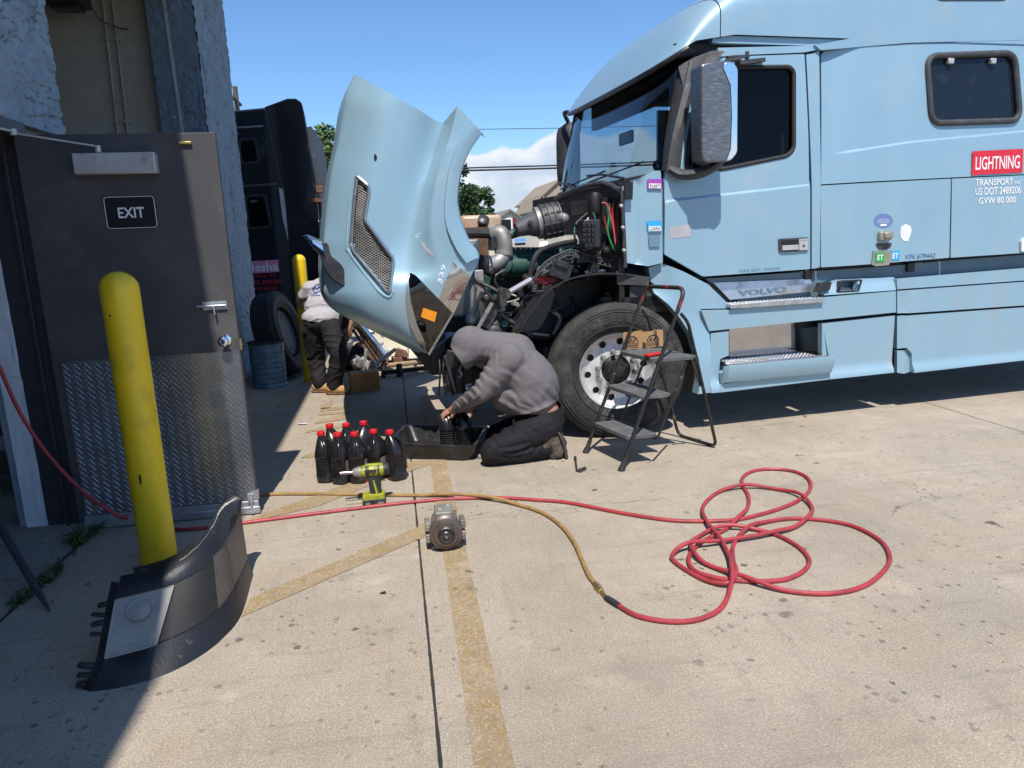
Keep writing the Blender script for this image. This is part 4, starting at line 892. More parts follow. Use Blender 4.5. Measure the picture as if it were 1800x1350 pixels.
mo2 = V((-1.13, 2.62, 2.33)); mb = MB(); mirror_head(mb, mo2, 1); m2 = tp('mirror', mb, 'plastic_grey', label='off side mirror beyond the windscreen')
mb = MB(); mb.tube(cr([V((-1.22, 2.32, 2.72)), V((-1.25, 2.45, 2.74)), V((-1.17, 2.58, 2.68))], 4), .022, 8); tp('mirror_arm', mb, 'plastic_black', m2)
mb = MB(); mb.tube([V((-1.25, 2.3, 1.98)), V((-1.15, 2.58, 2.02))], .03, 8); tp('mirror_arm', mb, 'plastic_black', m2)
# --- front wheel
WC = V((T(1106, 655, .15).x-.095, .0, .512)); WFd = .06
def wheel(root, c, face, yawz, R=.515, parent_label=None, steer=True):
    w = obj('wheel', (lambda mb: mb)(tyre_mb(R)), 'tyre', root, world=False, label=parent_label)
    w.location = c; w.rotation_euler = (0, 0, yawz); return w
def tyre_mb(R, W=.27):
    mb = MB(); h = W/2
    prof = [(.292, -h*.62), (.30, -h*.80), (.335, -h*.98), (.40, -h*1.04), (.455, -h*1.0), (.485, -h*.88), (R-.012, -h*.80), (R, -h*.70)]
    for gx in (-.55, -.18, .18, .55): prof += [(R, h*(gx-.04)), (R-.013, h*(gx-.03)), (R-.013, h*(gx+.03)), (R, h*(gx+.04))]
    prof += [(R, h*.70), (R-.012, h*.80), (.485, h*.88), (.455, h*1.0), (.40, h*1.04), (.335, h*.98), (.30, h*.80), (.292, h*.62)]
    mb.lathe(prof, (0, 0, 0), (0, 1, 0), 72, caps=False)
    for rr, hh in ((.452, 1.015), (.345, 1.02), (.47, .965)): mb.tube([(rr*math.cos(k*math.pi/36), -h*hh, rr*math.sin(k*math.pi/36)) for k in range(72)], .0035, 5, closed=True)
    return mb
wh = wheel(TR, WC+V((0, WFd+.135, 0)), 0, math.radians(-10), parent_label='front wheel with bright ten-hole rim')
def arc_text(s, r0, r1, a0, a1, y, mat, parent, bold=.02):
    n = len(s); mb = MB()
    for i, ch in enumerate(s):
        if ch == ' ': continue
        a = a0+(a1-a0)*(i+.5)/n; da = (a1-a0)/n*.42
        def q(r, t): return V((r*math.cos(t), y, r*math.sin(t)))
        text_mb(mb, ch, [q(r0, a-da), q(r0, a+da), q(r1, a+da), q(r1, a-da)], bold=bold)
    return tp('lettering', mb, mat, parent)
arc_text('GOODYEAR', .378, .440, math.radians(152), math.radians(40), -.142, 'tyre_letter', wh)
arc_text('LHS', .385, .425, math.radians(205), math.radians(240), -.142, 'tyre_letter', wh)
mb = MB()
ring = [(.300, -.088), (.288, -.098), (.276, -.084), (.268, -.055), (.262, -.02), (.205, .012), (.165, .004), (.145, -.004)]
nn = 120; rows = []
def holed(): 
    mb = MB(); mb.lathe([(.300, -.088), (.2885, -.100), (.277, -.088), (.270, -.058)], (0, 0, 0), (0, 1, 0), 80, caps=False)
    # disc with ten hand holes
    loops = []
    out2 = [V((.270*math.cos(k*math.pi/40), .270*math.sin(k*math.pi/40))) for k in range(80)]
    holes = []
    for k in range(10):
        a = math.radians(9)+k*math.pi/5; holes.append([V((.218*math.cos(a)+.027*math.cos(t*math.pi/8), .218*math.sin(a)+.027*math.sin(t*math.pi/8))) for t in range(16)])
    holes.append([V((.112*math.cos(k*math.pi/20), .112*math.sin(k*math.pi/20))) for k in range(40)])
    def fn(x, z):
        r = math.hypot(x, z); return V((x, -.058+.045*sstep(.27, .23, r)-.012*sstep(.19, .15, r), z))
    mb.panel(out2, holes, fn, .018, (0, .02, 0)); return mb
rim_ = tp('rim', holed(), 'rim_alu', wh)
mb = MB(); mb.lathe([(.265, .02), (.12, .05), (1e-5, .05)], (0, 0, 0), (0, 1, 0), 40); tp('brake_drum', mb, 'engine_black', wh)
for k in range(10):
    a = math.radians(27)+k*math.pi/5; mb = MB(); mb.lathe([(.021, 0), (.021, .012), (.017, .014), (.0165, .05), (.012, .058), (1e-5, .058)], (.143*math.cos(a), -.024, .143*math.sin(a)), (0, -1, 0), 8); tp('wheel_nut', mb, 'cast_alu', wh)
mb = MB(); mb.lathe([(.112, -.02), (.108, .02), (.085, .035), (.078, .085), (.05, .09), (.045, .105), (.03, .11), (1e-5, .11)], (0, 0, 0), (0, -1, 0), 32)
for k in range(6): a = k*math.pi/3; mb.lathe([(.010, 0), (.010, .012)], (.066*math.cos(a), -.083, .066*math.sin(a)), (0, -1, 0), 6)
tp('hub', mb, 'hub_dark', wh)
# far front wheel and a rear axle stub keep the stance
w2 = copy_tree(wh); w2.location = WC+V((0, 2.15, 0)); w2.rotation_euler = (0, 0, math.pi-.1); w2['label'] = 'off side front wheel'
# ------------------------------------------------------------------ engine bay
mb = MB(); mb.box((-1.64, 1.2, 1.42), (.04, 2.2, .92)); mb.box((-1.45, 1.2, 1.0), (.4, 2.2, .12)); tp('firewall', mb, 'engine_black')
# hollow edge of the cab front
mb = MB(); q = cr([T(1090, 335, .06), T(1060, 322, .35), T(1020, 330, .8), T(985, 345, 1.3), T(975, 352, 1.7)], 5); mb.tube(q, .02, 8); mb.tube(cr([T(1093, 335, .03), T(1096, 400, .03), T(1099, 470, .04)], 5), .016, 8); tp('bulkhead_flange', mb, 'plastic_grey')
for px, py in ((1091, 362), (1094, 400), (1096, 440)): mb = MB(); mb.lathe([(.014, 0), (.011, .02), (.004, .024)], T(px, py, .0), (0, -1, 0), 8); tp('flange_bolt', mb, 'closer_paint')
mb = MB(); mb.box(T(1036, 411, .18), (.13, .12, .20))
eb = tp('fuse_box', mb, 'plastic_black', bevel=.008); mb = MB()
for i in range(3):
    for j in range(4): mb.box(T(1027+i*8, 396+j*9, .11), (.028, .02, .028))
tp('fuse_cover', mb, 'engine_black', eb, bevel=.003)
mb = MB(); mb.lathe([(.05, 0), (.055, .03), (.055, .12), (.04, .15), (1e-5, .15)], T(1046, 375, .35), (0, 0, 1), 14); mb.box(T(1060, 372, .3), (.05, .1, .2)); mb.box(T(1018, 366, .6), (.2, .2, .1)); tp('fluid_filter', mb, 'engine_black')
random.seed(5)
for i, (m_, r_, l) in enumerate((('wire_pink', .006, [(1058, 356), (1068, 362), (1078, 400), (1082, 432)]), ('wire_green', .007, [(1064, 358), (1070, 380), (1068, 405), (1075, 430), (1085, 445)]), ('wire_red', .010, [(1078, 358), (1077, 380), (1080, 410), (1083, 430)]), ('wire_yellow', .009, [(1080, 352), (1081, 375), (1084, 400)]), ('wire_red', .005, [(1062, 380), (1066, 405), (1072, 425)]), ('wire_green', .005, [(1072, 360), (1073, 395), (1080, 440)]), ('wire_pink', .006, [(1071, 357), (1074, 385), (1078, 415)]))):
    mb = MB(); mb.tube(cr([T(x, y, .16+.012*i) for x, y in l], 6), r_, 6); tp('wire', mb, m_)
# engine block, grey head cover, green rail
ec = T(955, 455, .95)
mb = MB(); mb.box((ec.x, 1.25, 1.02), (1.25, .62, .62)); tp('engine_block', mb, 'engine_green', bevel=.02); 
q0, q1, q2, q3 = T(893, 442, .86), T(1021, 440, .86), T(1021, 412, .95), T(893, 410, .95)
mb = MB(); mb.loft([[V((q0.x, .86, q0.z)), V((q0.x, 1.6, q0.z)), V((q0.x, 1.6, q2.z)), V((q0.x, .95, q2.z))], [V((q1.x+.1, .86, q0.z)), V((q1.x+.1, 1.6, q0.z)), V((q1.x+.1, 1.6, q2.z)), V((q1.x+.1, .95, q2.z))]], sm=False); hc = tp('head_cover', mb, 'engine_grey', bevel=.012)
mb = MB(); mb.add([T(905, 426, .88), T(924, 424, .88), T(924, 418, .89), T(905, 420, .89)], [(0, 1, 2, 3)]); tp('cover_label', mb, 'label_blue', hc)
mb = MB(); mb.add([T(948, 435, .855), T(963, 434, .855), T(963, 424, .88), T(948, 425, .88)], [(0, 1, 2, 3)]); tp('cover_label', mb, 'sticker_white', hc)
mb = MB(); mb.tube([T(882, 448, .80), T(1020, 444, .80)], .045, 12)
for k in range(16): x = 886+k*8.6; mb.box(T(x, 446, .765), (.012, .05, .10))
tp('green_rail', mb, 'engine_green')
mb = MB()
for k in range(20): mb.lathe([(.016, 0), (.013, .03)], T(890+k*6.6, 441, .84), (0, 0, 1), 8)
tp('cover_bolts', mb, 'engine_black', kind='stuff')
mb = MB(); a, b = T(884, 470, .72), T(1018, 462, .76); mb.tube(cr([a, a.lerp(b, .3)+V((0, 0, .01)), a.lerp(b, .7), b], 4), .085, 16)
for k in range(7): mb.tube([a.lerp(b, .08+k*.14-.008), a.lerp(b, .08+k*.14+.008)], .093, 16)
tp('intake_manifold', mb, 'engine_green')
mb = MB(); mb.lathe([(.06, 0), (.07, .02), (.06, .07), (.03, .08)], T(889, 468, .70), (-.4, -1, .2), 18); mb.box(T(884, 452, .78), (.10, .12, .14)); mb.box(T(900, 480, .74), (.14, .1, .05)); mb.tube([T(876, 440, .80), T(888, 474, .74)], .035, 10); tp('water_pump', mb, 'engine_green')
mb = MB(); mb.tube([T(893, 414, .7), T(911, 408, .7)], .036, 12); mb.tube([T(905, 409, .7), T(914, 407, .7)], .028, 12); tp('thermostat_neck', mb, 'engine_green')
mb = MB(); q = cr([T(868, 412, .72), T(880, 410, .68), T(886, 425, .66), T(886, 448, .66), T(872, 463, .64), T(856, 466, .62)], 5); mb.tube(q, .062, 16); mb.tube([q[14]+V((0, 0, .01)), q[15]], .070, 16); mb.tube([q[3], q[4]], .068, 16); tp('charge_pipe', mb, 'cast_alu')
mb = MB(); a, b = T(858, 466, .62), T(838, 464, .60)
for k in range(5): c = a.lerp(b, k/4); mb.lathe([(.062, -.008), (.076, 0), (.062, .008)], c, b-a, 18)
mb.tube([a, b], .063, 16); tp('pipe_boot', mb, 'rubber')
mb = MB(); mb.lathe([(.068, -.006), (.072, -.006), (.072, .006), (.068, .006)], T(858, 466, .62), (1, 0, .1), 18); tp('hose_clamp', mb, 'chrome')
# air intake duct with ribs
mb = MB(); a, b, c = T(908, 404, .60), T(942, 393, .60), T(985, 384, .58); mb.tube([a, a.lerp(b, .5)+V((0, 0, .005)), b, b.lerp(c, .15), b.lerp(c, .5), c], [.055, .075, .105, .115, .125, .12], 20)
for k in range(4): p = b.lerp(c, .25+k*.23); mb.lathe([(.12, -.005), (.137, -.004), (.137, .004), (.12, .005)], p, c-b, 20)
dd = (c-b).normalized(); xx = dd.orthogonal().normalized(); yy = dd.cross(xx)
for k in range(10):
    an = k*math.pi/5; o_ = (xx*math.cos(an)+yy*math.sin(an))*.128; mb.bar(b.lerp(c, .2)+o_, c+o_, .006, .014)
duct = tp('intake_duct', mb, 'duct')
mb = MB(); mb.lathe([(.118, -.014), (.122, -.014), (.122, .014), (.118, .014)], b.lerp(c, .08), c-b, 24); tp('duct_clamp', mb, 'cast_alu', duct)
mb = MB(); mb.lathe([(.02, 0), (.018, .02), (1e-5, .022)], a.lerp(b, .6)+V((-.01, -.085, .02)), (0, -1, .2), 14); tp('duct_plug', mb, 'plastic_black', duct)
mb = MB(); mb.box(T(842, 393, 1.5), (.36, .25, .14)); rz = tp('coolant_tank', mb, 'coolant', bevel=.03)
mb = MB(); mb.lathe([(.05, 0), (.05, .05), (.03, .06)], T(849, 392, 1.34), (0, -.8, .6), 14); tp('tank_cap', mb, 'plastic_black', rz)
mb = MB(); mb.box(T(830, 430, 1.2), (.22, .2, .28)); tp('fan_shroud', mb, 'rust')
mb = MB(); mb.tube(cr([T(815, 410, 1.0), T(845, 410, .95), T(870, 412, .9)], 4), .04, 10); tp('radiator_hose', mb, 'rubber')
mb = MB(); a = T(846, 515, .45); mb.box((a.x, .55, a.z), (.07, .12, .34)); mb.box((a.x-.02, 1.25, a.z+.02), (.09, 1.4, .75)); tp('radiator', mb, 'cast_alu', bevel=.01)
mb = MB(); mb.tube(cr([T(1013, 424, .55), T(985, 429, .5), T(952, 440, .45), T(938, 458, .42), T(931, 490, .42)], 6), .021, 10); tp('coolant_hose', mb, 'rubber')
mb = MB(); mb.tube([T(1060, 416, .35), T(1040, 428, .32)], .035, 12); mb.tube([T(1043, 427, .32), T(1017, 448, .30)], .024, 12); mb.tube([T(1040, 429, .32), T(1034, 433, .32)], .040, 12); tp('fuel_pipe', mb, 'plastic_grey')
mb = MB(); mb.tube([T(1060, 436, .3), T(1052, 450, .3), T(1040, 458, .3)], .008, 6); mb.tube(cr([T(1020, 445, .34), T(1005, 452, .34), T(1003, 470, .34), T(1016, 478, .34)], 4), .010, 6); tp('copper_line', mb, 'rust')
# hood strut and linkage
mb = MB(); mb.tube([T(1018, 448, .28), T(960, 478, .26), T(932, 492, .26)], .014, 8); tp('hood_strut', mb, 'plastic_grey')
mb = MB(); mb.tube([T(934, 491, .26), T(896, 513, .26)], .021, 10); tp('hood_strut', mb, 'strut_silver', label='bright tube of the hood strut')
mb = MB(); mb.tube([T(1028, 479, .28), T(1064, 476, .28)], .013, 8); tp('hood_strut', mb, 'strut_silver', label='short bright rod above the wheel liner')
mb = MB(); mb.lathe([(.04, -.05), (.04, .05)], T(886, 516, .25), (0, 1, 0), 14); mb.box(T(882, 522, .25), (.05, .10, .12)); mb.tube([T(832, 490, .3), T(862, 505, .28), T(886, 518, .26)], .014, 8); mb.tube([T(826, 492, .3), T(850, 505, .3), T(868, 528, .3)], .010, 8); tp('strut_bracket', mb, 'steel_dark')
mb = MB(); mb.box(T(982, 475, .28), (.16, .12, .12), Matrix.Rotation(.35, 3, 'Y')); mb.box(T(985, 464, .25), (.10, .10, .05), Matrix.Rotation(.35, 3, 'Y')); mb.tube([T(962, 494, .26), T(975, 470, .25), T(1000, 462, .25)], .01, 6); tp('control_valve', mb, 'plastic_black', bevel=.008)
# open wire loom: two rails with zig-zag
def loom(l, d):
    mb = MB(); a = cr([T(x, y, d) for x, y in l], 8); b = [p+V((.012, 0, .042)) for p in a]
    mb.tube(a, .0065, 5); mb.tube(b, .0065, 5)
    for i in range(0, len(a)-1): mb.tube([a[i] if i % 2 else b[i], b[i+1] if i % 2 else a[i+1]], .0045, 4)
    return mb
tp('wire_loom', loom([(936, 512), (940, 492), (958, 470), (985, 455), (1003, 450), (1040, 461), (1075, 470), (1098, 478)], .24), 'plastic_grey')
mb = MB(); mb.tube([T(936, 512, .24), T(955, 512, .24), T(956, 495, .24)], .006, 5); tp('wire_loom', mb, 'plastic_grey')
mb = MB(); mb.box(T(957, 492, .34), (.16, .1, .05)); mb.tube(cr([T(930, 492, .32), T(945, 488, .3), T(975, 487, .3)], 4), .012, 6); tp('wire', mb, 'wire_red')
mb = MB(); mb.box(T(963, 500, .34), (.13, .08, .06)); tp('battery_terminal', mb, 'rust', bevel=.01)
random.seed(21)
for k in range(84):
    x, y = random.uniform(850, 1012), random.uniform(474, 575); d = random.uniform(.34, .72); mb = MB()
    if k > 60: x, y, d = random.uniform(985, 1085), random.uniform(345, 470), random.uniform(.2, .6)
    if k % 3 == 0: mb.box(T(x, y, d), (random.uniform(.04, .14), .08, random.uniform(.03, .10)), Matrix.Rotation(random.uniform(-.6, .6), 3, 'Y'))
    elif k % 3 == 1: mb.tube(cr([T(x, y, d), T(x+random.uniform(-25, 25), y+random.uniform(8, 30), d-.04), T(x+random.uniform(-40, 40), y+random.uniform(20, 50), d)], 4), random.uniform(.008, .02), 7)
    else: mb.lathe([(.03, 0), (.04, .02), (.03, .06), (.01, .07)], T(x, y, d), (random.uniform(-.5, .5), -1, random.uniform(-.3, .3)), 10)
    tp('engine_fitting', mb, ('engine_black', 'engine_black', 'steel_dark', 'engine_green', 'cast_alu')[(k*7) % 5], bevel=.004)
# frame rail, steering box, axle, spring
mb = MB(); mb.box((.2, .78, .80), (6.6, .09, .27)); mb.box((.2, 1.62, .80), (6.6, .09, .27)); mb.box((-3.0, 1.2, .72), (.12, 1.9, .30)); mb.box((WC.x, 1.2, .50), (.16, 1.9, .16)); mb.box((WC.x, .72, .62), (1.3, .09, .06)); mb.box((WC.x, 1.68, .62), (1.3, .09, .06)); tp('chassis', mb, 'engine_black', bevel=.01)
mb = MB(); c = T(872, 585, .30); mb.lathe([(.09, 0), (.11, .04), (.10, .12), (.06, .14), (.055, .18), (.03, .19)], c+V((0, .19, 0)), (0, -1, 0), 20)
for k in range(6): a = k*math.pi/3; mb.lathe([(.014, 0), (.014, .02)], c+V((.075*math.cos(a), .07, .075*math.sin(a))), (0, -1, 0), 6)
mb.box(c+V((-.05, .12, .16)), (.16, .16, .24), Matrix.Rotation(.5, 3, 'Y')); mb.tube([c+V((.03, .02, .14)), c+V((.28, .02, -.04))], .02, 8); tp('steering_box', mb, 'steel_dark', bevel=.006)
mb = MB(); mb.tube([T(838, 500, .35), T(832, 545, .33), T(826, 560, .33)], .008, 6); mb.lathe([(.035, 0), (.04, .02), (.02, .05)], T(826, 562, .33), (0, -1, 0), 12); mb.bar(T(865, 532, .30), T(832, 590, .30), .02, .025); tp('cable_bracket', mb, 'cast_alu')
mb = MB(); mb.add([T(892, 594, .25), T(909, 591, .25), T(909, 584, .25), T(892, 587, .25)], [(0, 1, 2, 3)]); tp('warning_tag', mb, 'tag_yellow')
mb = MB(); mb.lathe([(.05, 0), (.07, .03), (.07, .08), (.04, .09)], T(1073, 530, .35), (0, 0, 1), 14); mb.box(T(1072, 525, .30), (.16, .12, .045)); mb.box(T(1058, 530, .3), (.06, .1, .07)); tp('spring_mount', mb, 'steel_dark', bevel=.008)
mb = MB(); mb.tube([T(962, 610, .45), T(960, 680, .45)], .03, 8); mb.box(T(955, 640, .5), (.1, .1, .12)); tp('shock_absorber', mb, 'steel_dark')
# black wheel-arch liner
Lp = [(911, 592), (920, 572), (938, 545), (960, 517), (985, 499), (1015, 488), (1050, 483), (1090, 483), (1130, 490), (1150, 502)]
o_ = cr([T(x, y, .06) for x, y in Lp], 6); mb = MB(); mb.grid([[p+V((0, 0, .012)) for p in o_], o_, [p+V((.01, .10, -.02)) for p in o_], [p+V((.02, .55, -.03)) for p in o_]]); tp('wheel_liner', mb, 'plastic_black', label='black plastic liner over the front wheel')
back = [T(x, y, .62) for x, y in ((905, 600), (930, 560), (965, 520), (1015, 492), (1090, 488), (1150, 500))]
mb = MB(); pts = [T(x, y, .5) for x, y in ((912, 592), (938, 545), (985, 499), (1050, 484), (1150, 496), (1225, 590), (1225, 690), (1120, 700), (1000, 600))]; mb.add(pts, [tuple(range(len(pts)))]); tp('wheel_well', mb, 'engine_black')
mb = MB(); q = [T(x, y, .04) for x, y in ((911, 593), (960, 586), (968, 578), (985, 545), (992, 520), (985, 499), (960, 517), (938, 545), (920, 572))]; q2 = [p+V((0, .22, 0)) for p in q]; mb.add(q2, [tuple(range(len(q2)))]); tp('liner_cheek', mb, 'plastic_black')
mb = MB(); a = [T(1083, 478, .10), T(1142, 488, .03), T(1140, 502, .03), T(1085, 500, .10)]; mb.add(a, [(0, 1, 2, 3)]); mb.add([T(1083, 478, .10), T(1142, 488, .03), T(1150, 480, .3), T(1090, 470, .3)], [(0, 1, 2, 3)]); tp('liner_flap', mb, 'plastic_grey')
# ------------------------------------------------------------------ the open hood
C0 = [(848, 234), (832, 256), (821, 275), (811, 302), (806.8, 325), (804.8, 360), (811, 393), (825, 426), (841.5, 453), (828, 485), (812, 520), (797, 552), (775, 588), (752, 622)]
C1 = [(831, 216), (811, 242.6), (800.7, 263), (788.5, 295.5), (783, 328), (780, 369), (784.4, 401.5), (800.7, 438), (818, 462), (806, 485), (792, 520), (780, 548), (766, 585), (751, 621)]
C3 = [(779, 216), (769, 245), (762, 271), (752, 302), (743.7, 328), (734, 372), (727, 410), (722, 445), (719, 478), (715, 503), (714, 532), (719, 568), (733, 602), (748, 620.5)]
C5 = [(628, 133), (613, 168), (606, 212), (598, 256), (588, 300), (581, 350), (577, 392), (574, 430), (572, 470), (573, 495), (577, 520), (600, 547), (662, 580.5), (742, 619)]
C2 = [(804, 186)]+[((C1[i][0]+C3[i][0])/2, (C1[i][1]+C3[i][1])/2) for i in range(1, 14)]
C4a = [((C3[i][0]*2+C5[i][0])/3, (C3[i][1]*2+C5[i][1])/3) for i in range(14)]; C4b = [((C3[i][0]+2*C5[i][0])/3, (C3[i][1]+2*C5[i][1])/3) for i in range(14)]
dep = {0: [.05]*9+[.05, .07, .09, .11, .14], 1: [.03]*9+[.03, .05, .07, .10, .14], 2: [.03, .04, .04, .05, .05, .05, .05, .05, .05, .05, .06, .08, .11, .15], 3: [.21, .21, .21, .20, .19, .18, .17, .15, .12, .08, .08, .10, .13, .17],
       4: [.17]*8+[.15, .13, .13, .15, .18, .20], 5: [.19]*8+[.20, .20, .20, .22, .24, .25], 6: [.36]*8+[.36, .36, .36, .36, .36, .34]}
cols = [C0, C1, C2, C3, C4a, C4b, C5]
cp = [[T(*cols[c][r], dep[c][r]) for c in range(7)] for r in range(14)]
for r in range(14):                                    # over the top to the centre line
    e = cp[r][6]; out_ = V((-.05, 0, .012)) if r < 10 else V((-.05, 0, -.03))
    for k, (dd_, f_) in enumerate(((.10, .45), (.35, .85), (.60, 1.0), (.84, 1.05))): cp[r].append(e+V((out_.x*f_, dd_, out_.z*f_)))
def crow(row, k):
    o = []
    for i in range(3): o += [row[i].lerp(row[i+1], j/k) for j in range(k)]
    return o+cr([row[2]]+row[3:], k)[k:]
def hood_grid(kr=5, kc=5):
    rr = [crow(r, kc) for r in cp]; n = len(rr[0]); colsmp = [cr([rr[i][j] for i in range(14)], kr) for j in range(n)]
    return [[colsmp[j][i] for j in range(n)] for i in range(len(colsmp[0]))]
HG = hood_grid(6, 5)
VENT = [(627.6, 310), (648, 328), (648, 340), (640, 385), (690.7, 454.4), (690.7, 462.6), (684.6, 511.5), (680.6, 513.5), (621.5, 442), (617, 426), (623.5, 344)]
vc = (sum(p[0] for p in VENT)/len(VENT), sum(p[1] for p in VENT)/len(VENT))
hs = []                                               # lookup: depth of the hood seen at a pixel
for row in HG:
    for p in row[:32]: q = pix(Tw(p)); hs.append((q[0], q[1], p.y))
def hd_(px, py):
    w = s = 0.
    near = sorted(((x-px)**2+(y-py)**2, d) for x, y, d in hs)[:5]
    for e, d in near: k = 1/(e+2.); w += k; s += k*d
    return s/w
def HP(px, py, off=-.008): return T(px, py, hd_(px, py)+off)
cen = {}
mb = MB(); nC = len(HG[0])
def skip(i, j):
    if j > 32: return False
    c = (HG[i][j]+HG[i][j+1]+HG[i+1][j+1]+HG[i+1][j])/4; return inside(pix(Tw(c)), VENT)
mb.grid(HG, skip=skip)
mb.grid([[V((p.x, 2.4-p.y, p.z)) for p in row] for row in HG])
fl = [cr([T(*p, .0) for p in C1[:9]], 6), cr([T(*p, -.022) for p in C1[:9]], 6)]
fl = [cr([T(x, y, hd_(x, y)+.01) for x, y in C1[:9]], 6), cr([T(x+2, y+.6, hd_(x, y)-.026) for x, y in C1[:9]], 6), cr([T((x*1+X)/2, (y+Y)/2, hd_((x+X)/2, (y+Y)/2)-.036) for (x, y), (X, Y) in zip(C1[:9], C0[:9])], 6), cr([T(x-1, y, hd_(x, y)-.030) for x, y in C0[:9]], 6), cr([T(x, y, hd_(x, y)+.05) for x, y in C0[:9]], 6)]
flm = MB(); flm.grid(fl)
# rolled wheel-arch lip and rear lip
for flip in (0, 1):
    f = (lambda p: V((p.x, 2.4-p.y, p.z))) if flip else (lambda p: p)
    mb.grid([[f(row[0]) for row in HG], [f(row[0]+V((.012, .03, .01))) for row in HG], [f(row[0]+V((.012, .12, .01))) for row in HG]])
    mb.grid([[f(p) for p in HG[0]], [f(p+V((.02, .02, -.03))) for p in HG[0]]])
hood = tp('hood', mb, 'truck_blue', label='open blue hood with side vent and wheel arch', sharp=60)
fr_ = [HG[-1][j] for j in range(nC)]
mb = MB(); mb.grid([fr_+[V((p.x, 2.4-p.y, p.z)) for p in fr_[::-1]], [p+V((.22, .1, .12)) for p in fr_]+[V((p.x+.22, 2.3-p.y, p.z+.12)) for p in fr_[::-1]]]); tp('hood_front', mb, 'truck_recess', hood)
tp('arch_flare', flm, 'truck_blue', hood)
def outline(l, k=1): return [V(p) for p in l]
def onhood(name, pxs, mat, parent=None, off=-.008, thick=.012, step=12, r=0, label=None):
    ol = [V((x, y)) for x, y in pxs]
    if r: ol = rpoly(ol, r)
    mb = MB(); mb.panel(ol, [], lambda x, y: HP(x, y, off), step, (0, thick, 0)); return tp(name, mb, mat, parent or hood, label=label)
# vent: frame, dark box, expanded-metal screen
mb = MB(); vo = rpoly([V(p) for p in VENT], 5); mb.tube([HP(p.x, p.y, -.006) for p in vo], .013, 8, closed=True); vf = tp('vent_frame', mb, 'chrome_worn', hood)
mb = MB(); mb.panel(vo, [], lambda x, y: HP(x, y, .05), 14, (0, .004, 0)); tp('vent_back', mb, 'engine_black', hood)
lip = [(617, 344), (610, 426), (616, 446), (660, 505), (683, 522), (692, 512)]; mb = MB(); mb.tube([HP(x, y, .004) for x, y in cr([V(p) for p in lip], 5)], .012, 8); tp('vent_lip', mb, 'truck_blue', hood)
xs_ = [p.x for p in vo]; ys_ = [p.y for p in vo]; mb = MB()
def clip_line(a, b, n=44):
    seg = []; cur = []
    for i in range(n+1):
        p = a.lerp(b, i/n)
        if inside(p, vo): cur.append(p)
        else:
            if len(cur) > 1: seg.append(cur)
            cur = []
    if len(cur) > 1: seg.append(cur)
    return seg
y = 300
while y < 560:
    for sl in (.62, -.62):
        for sgm in clip_line(V((610, y-(0 if sl > 0 else 0))), V((700, y+90*sl)) if sl > 0 else V((700, y-56))):
            P_ = [HP(p.x, p.y, .012) for p in (sgm[0], sgm[len(sgm)//2], sgm[-1])]; mb.tube(P_, .0020, 4, caps=False)
    y += 4.6
y = 240
while y < 312:
    for sgm in clip_line(V((610, y)), V((700, y+56))):
        P_ = [HP(p.x, p.y, .012) for p in (sgm[0], sgm[len(sgm)//2], sgm[-1])]; mb.tube(P_, .0020, 4, caps=False)
    y += 4.6
tp('vent_screen', mb, 'cast_alu', hood, kind='stuff')
onhood('hood_slot', [(658, 271), (661, 271), (663, 277), (661, 283), (658, 282), (657, 276)], 'sign_black', off=-.003, thick=.002, step=9)
onhood('bumper_plate', [(796.7, 460.5), (827, 485), (797.5, 552), (771.4, 525.7)], 'panel_mirror', off=-.012, label='mirror bright plate beside the headlamp')
HLP = [(721, 479), (731, 484), (794.6, 550), (790, 566), (752, 621), (740, 613), (719, 568.5), (713, 528), (715, 491)]
onhood('lamp_housing', HLP, 'bumper_mesh', off=-.004, thick=.004, r=3)
hl = onhood('headlamp', HLP, 'lamp_glass', off=-.018, thick=.012, r=3, label='smoked headlamp lens')
onhood('lamp_trim', [(713, 528), (719, 568.5), (740, 613), (752, 621), (746, 600), (733, 570), (722, 530), (718, 493), (721, 479), (715, 491)], 'chrome_worn', off=-.022)
onhood('lamp_trim', [(752, 622), (794.6, 550), (797, 553), (755, 625)], 'cast_alu', off=-.022)
onhood('amber_reflector', [(744, 541), (768, 549), (764, 566), (740, 557)], 'amber', off=-.026)
onhood('lamp_reflector', [(724, 510), (748, 516), (744, 533), (722, 528)], 'lamp_inner', off=-.012)
mb = MB(); text_mb(mb, '339', [HP(781, 493), HP(788, 467), HP(777, 464), HP(769, 492)]); 
q = [HP(770, 499, -.004), HP(777, 465, -.004)]; mb = MB(); text_mb(mb, '339', [HP(776, 500, -.004), HP(784, 466, -.004), HP(777, 465, -.004), HP(768, 496, -.004)], bold=.01); tp('lettering', mb, 'white_ink', hood)
onhood('paint_scrape', [(739, 424), (744, 426), (751, 436), (760, 444), (764, 452), (757, 450), (747, 439), (741, 431)], 'sticker_grey', off=-.002, thick=.001, step=6)
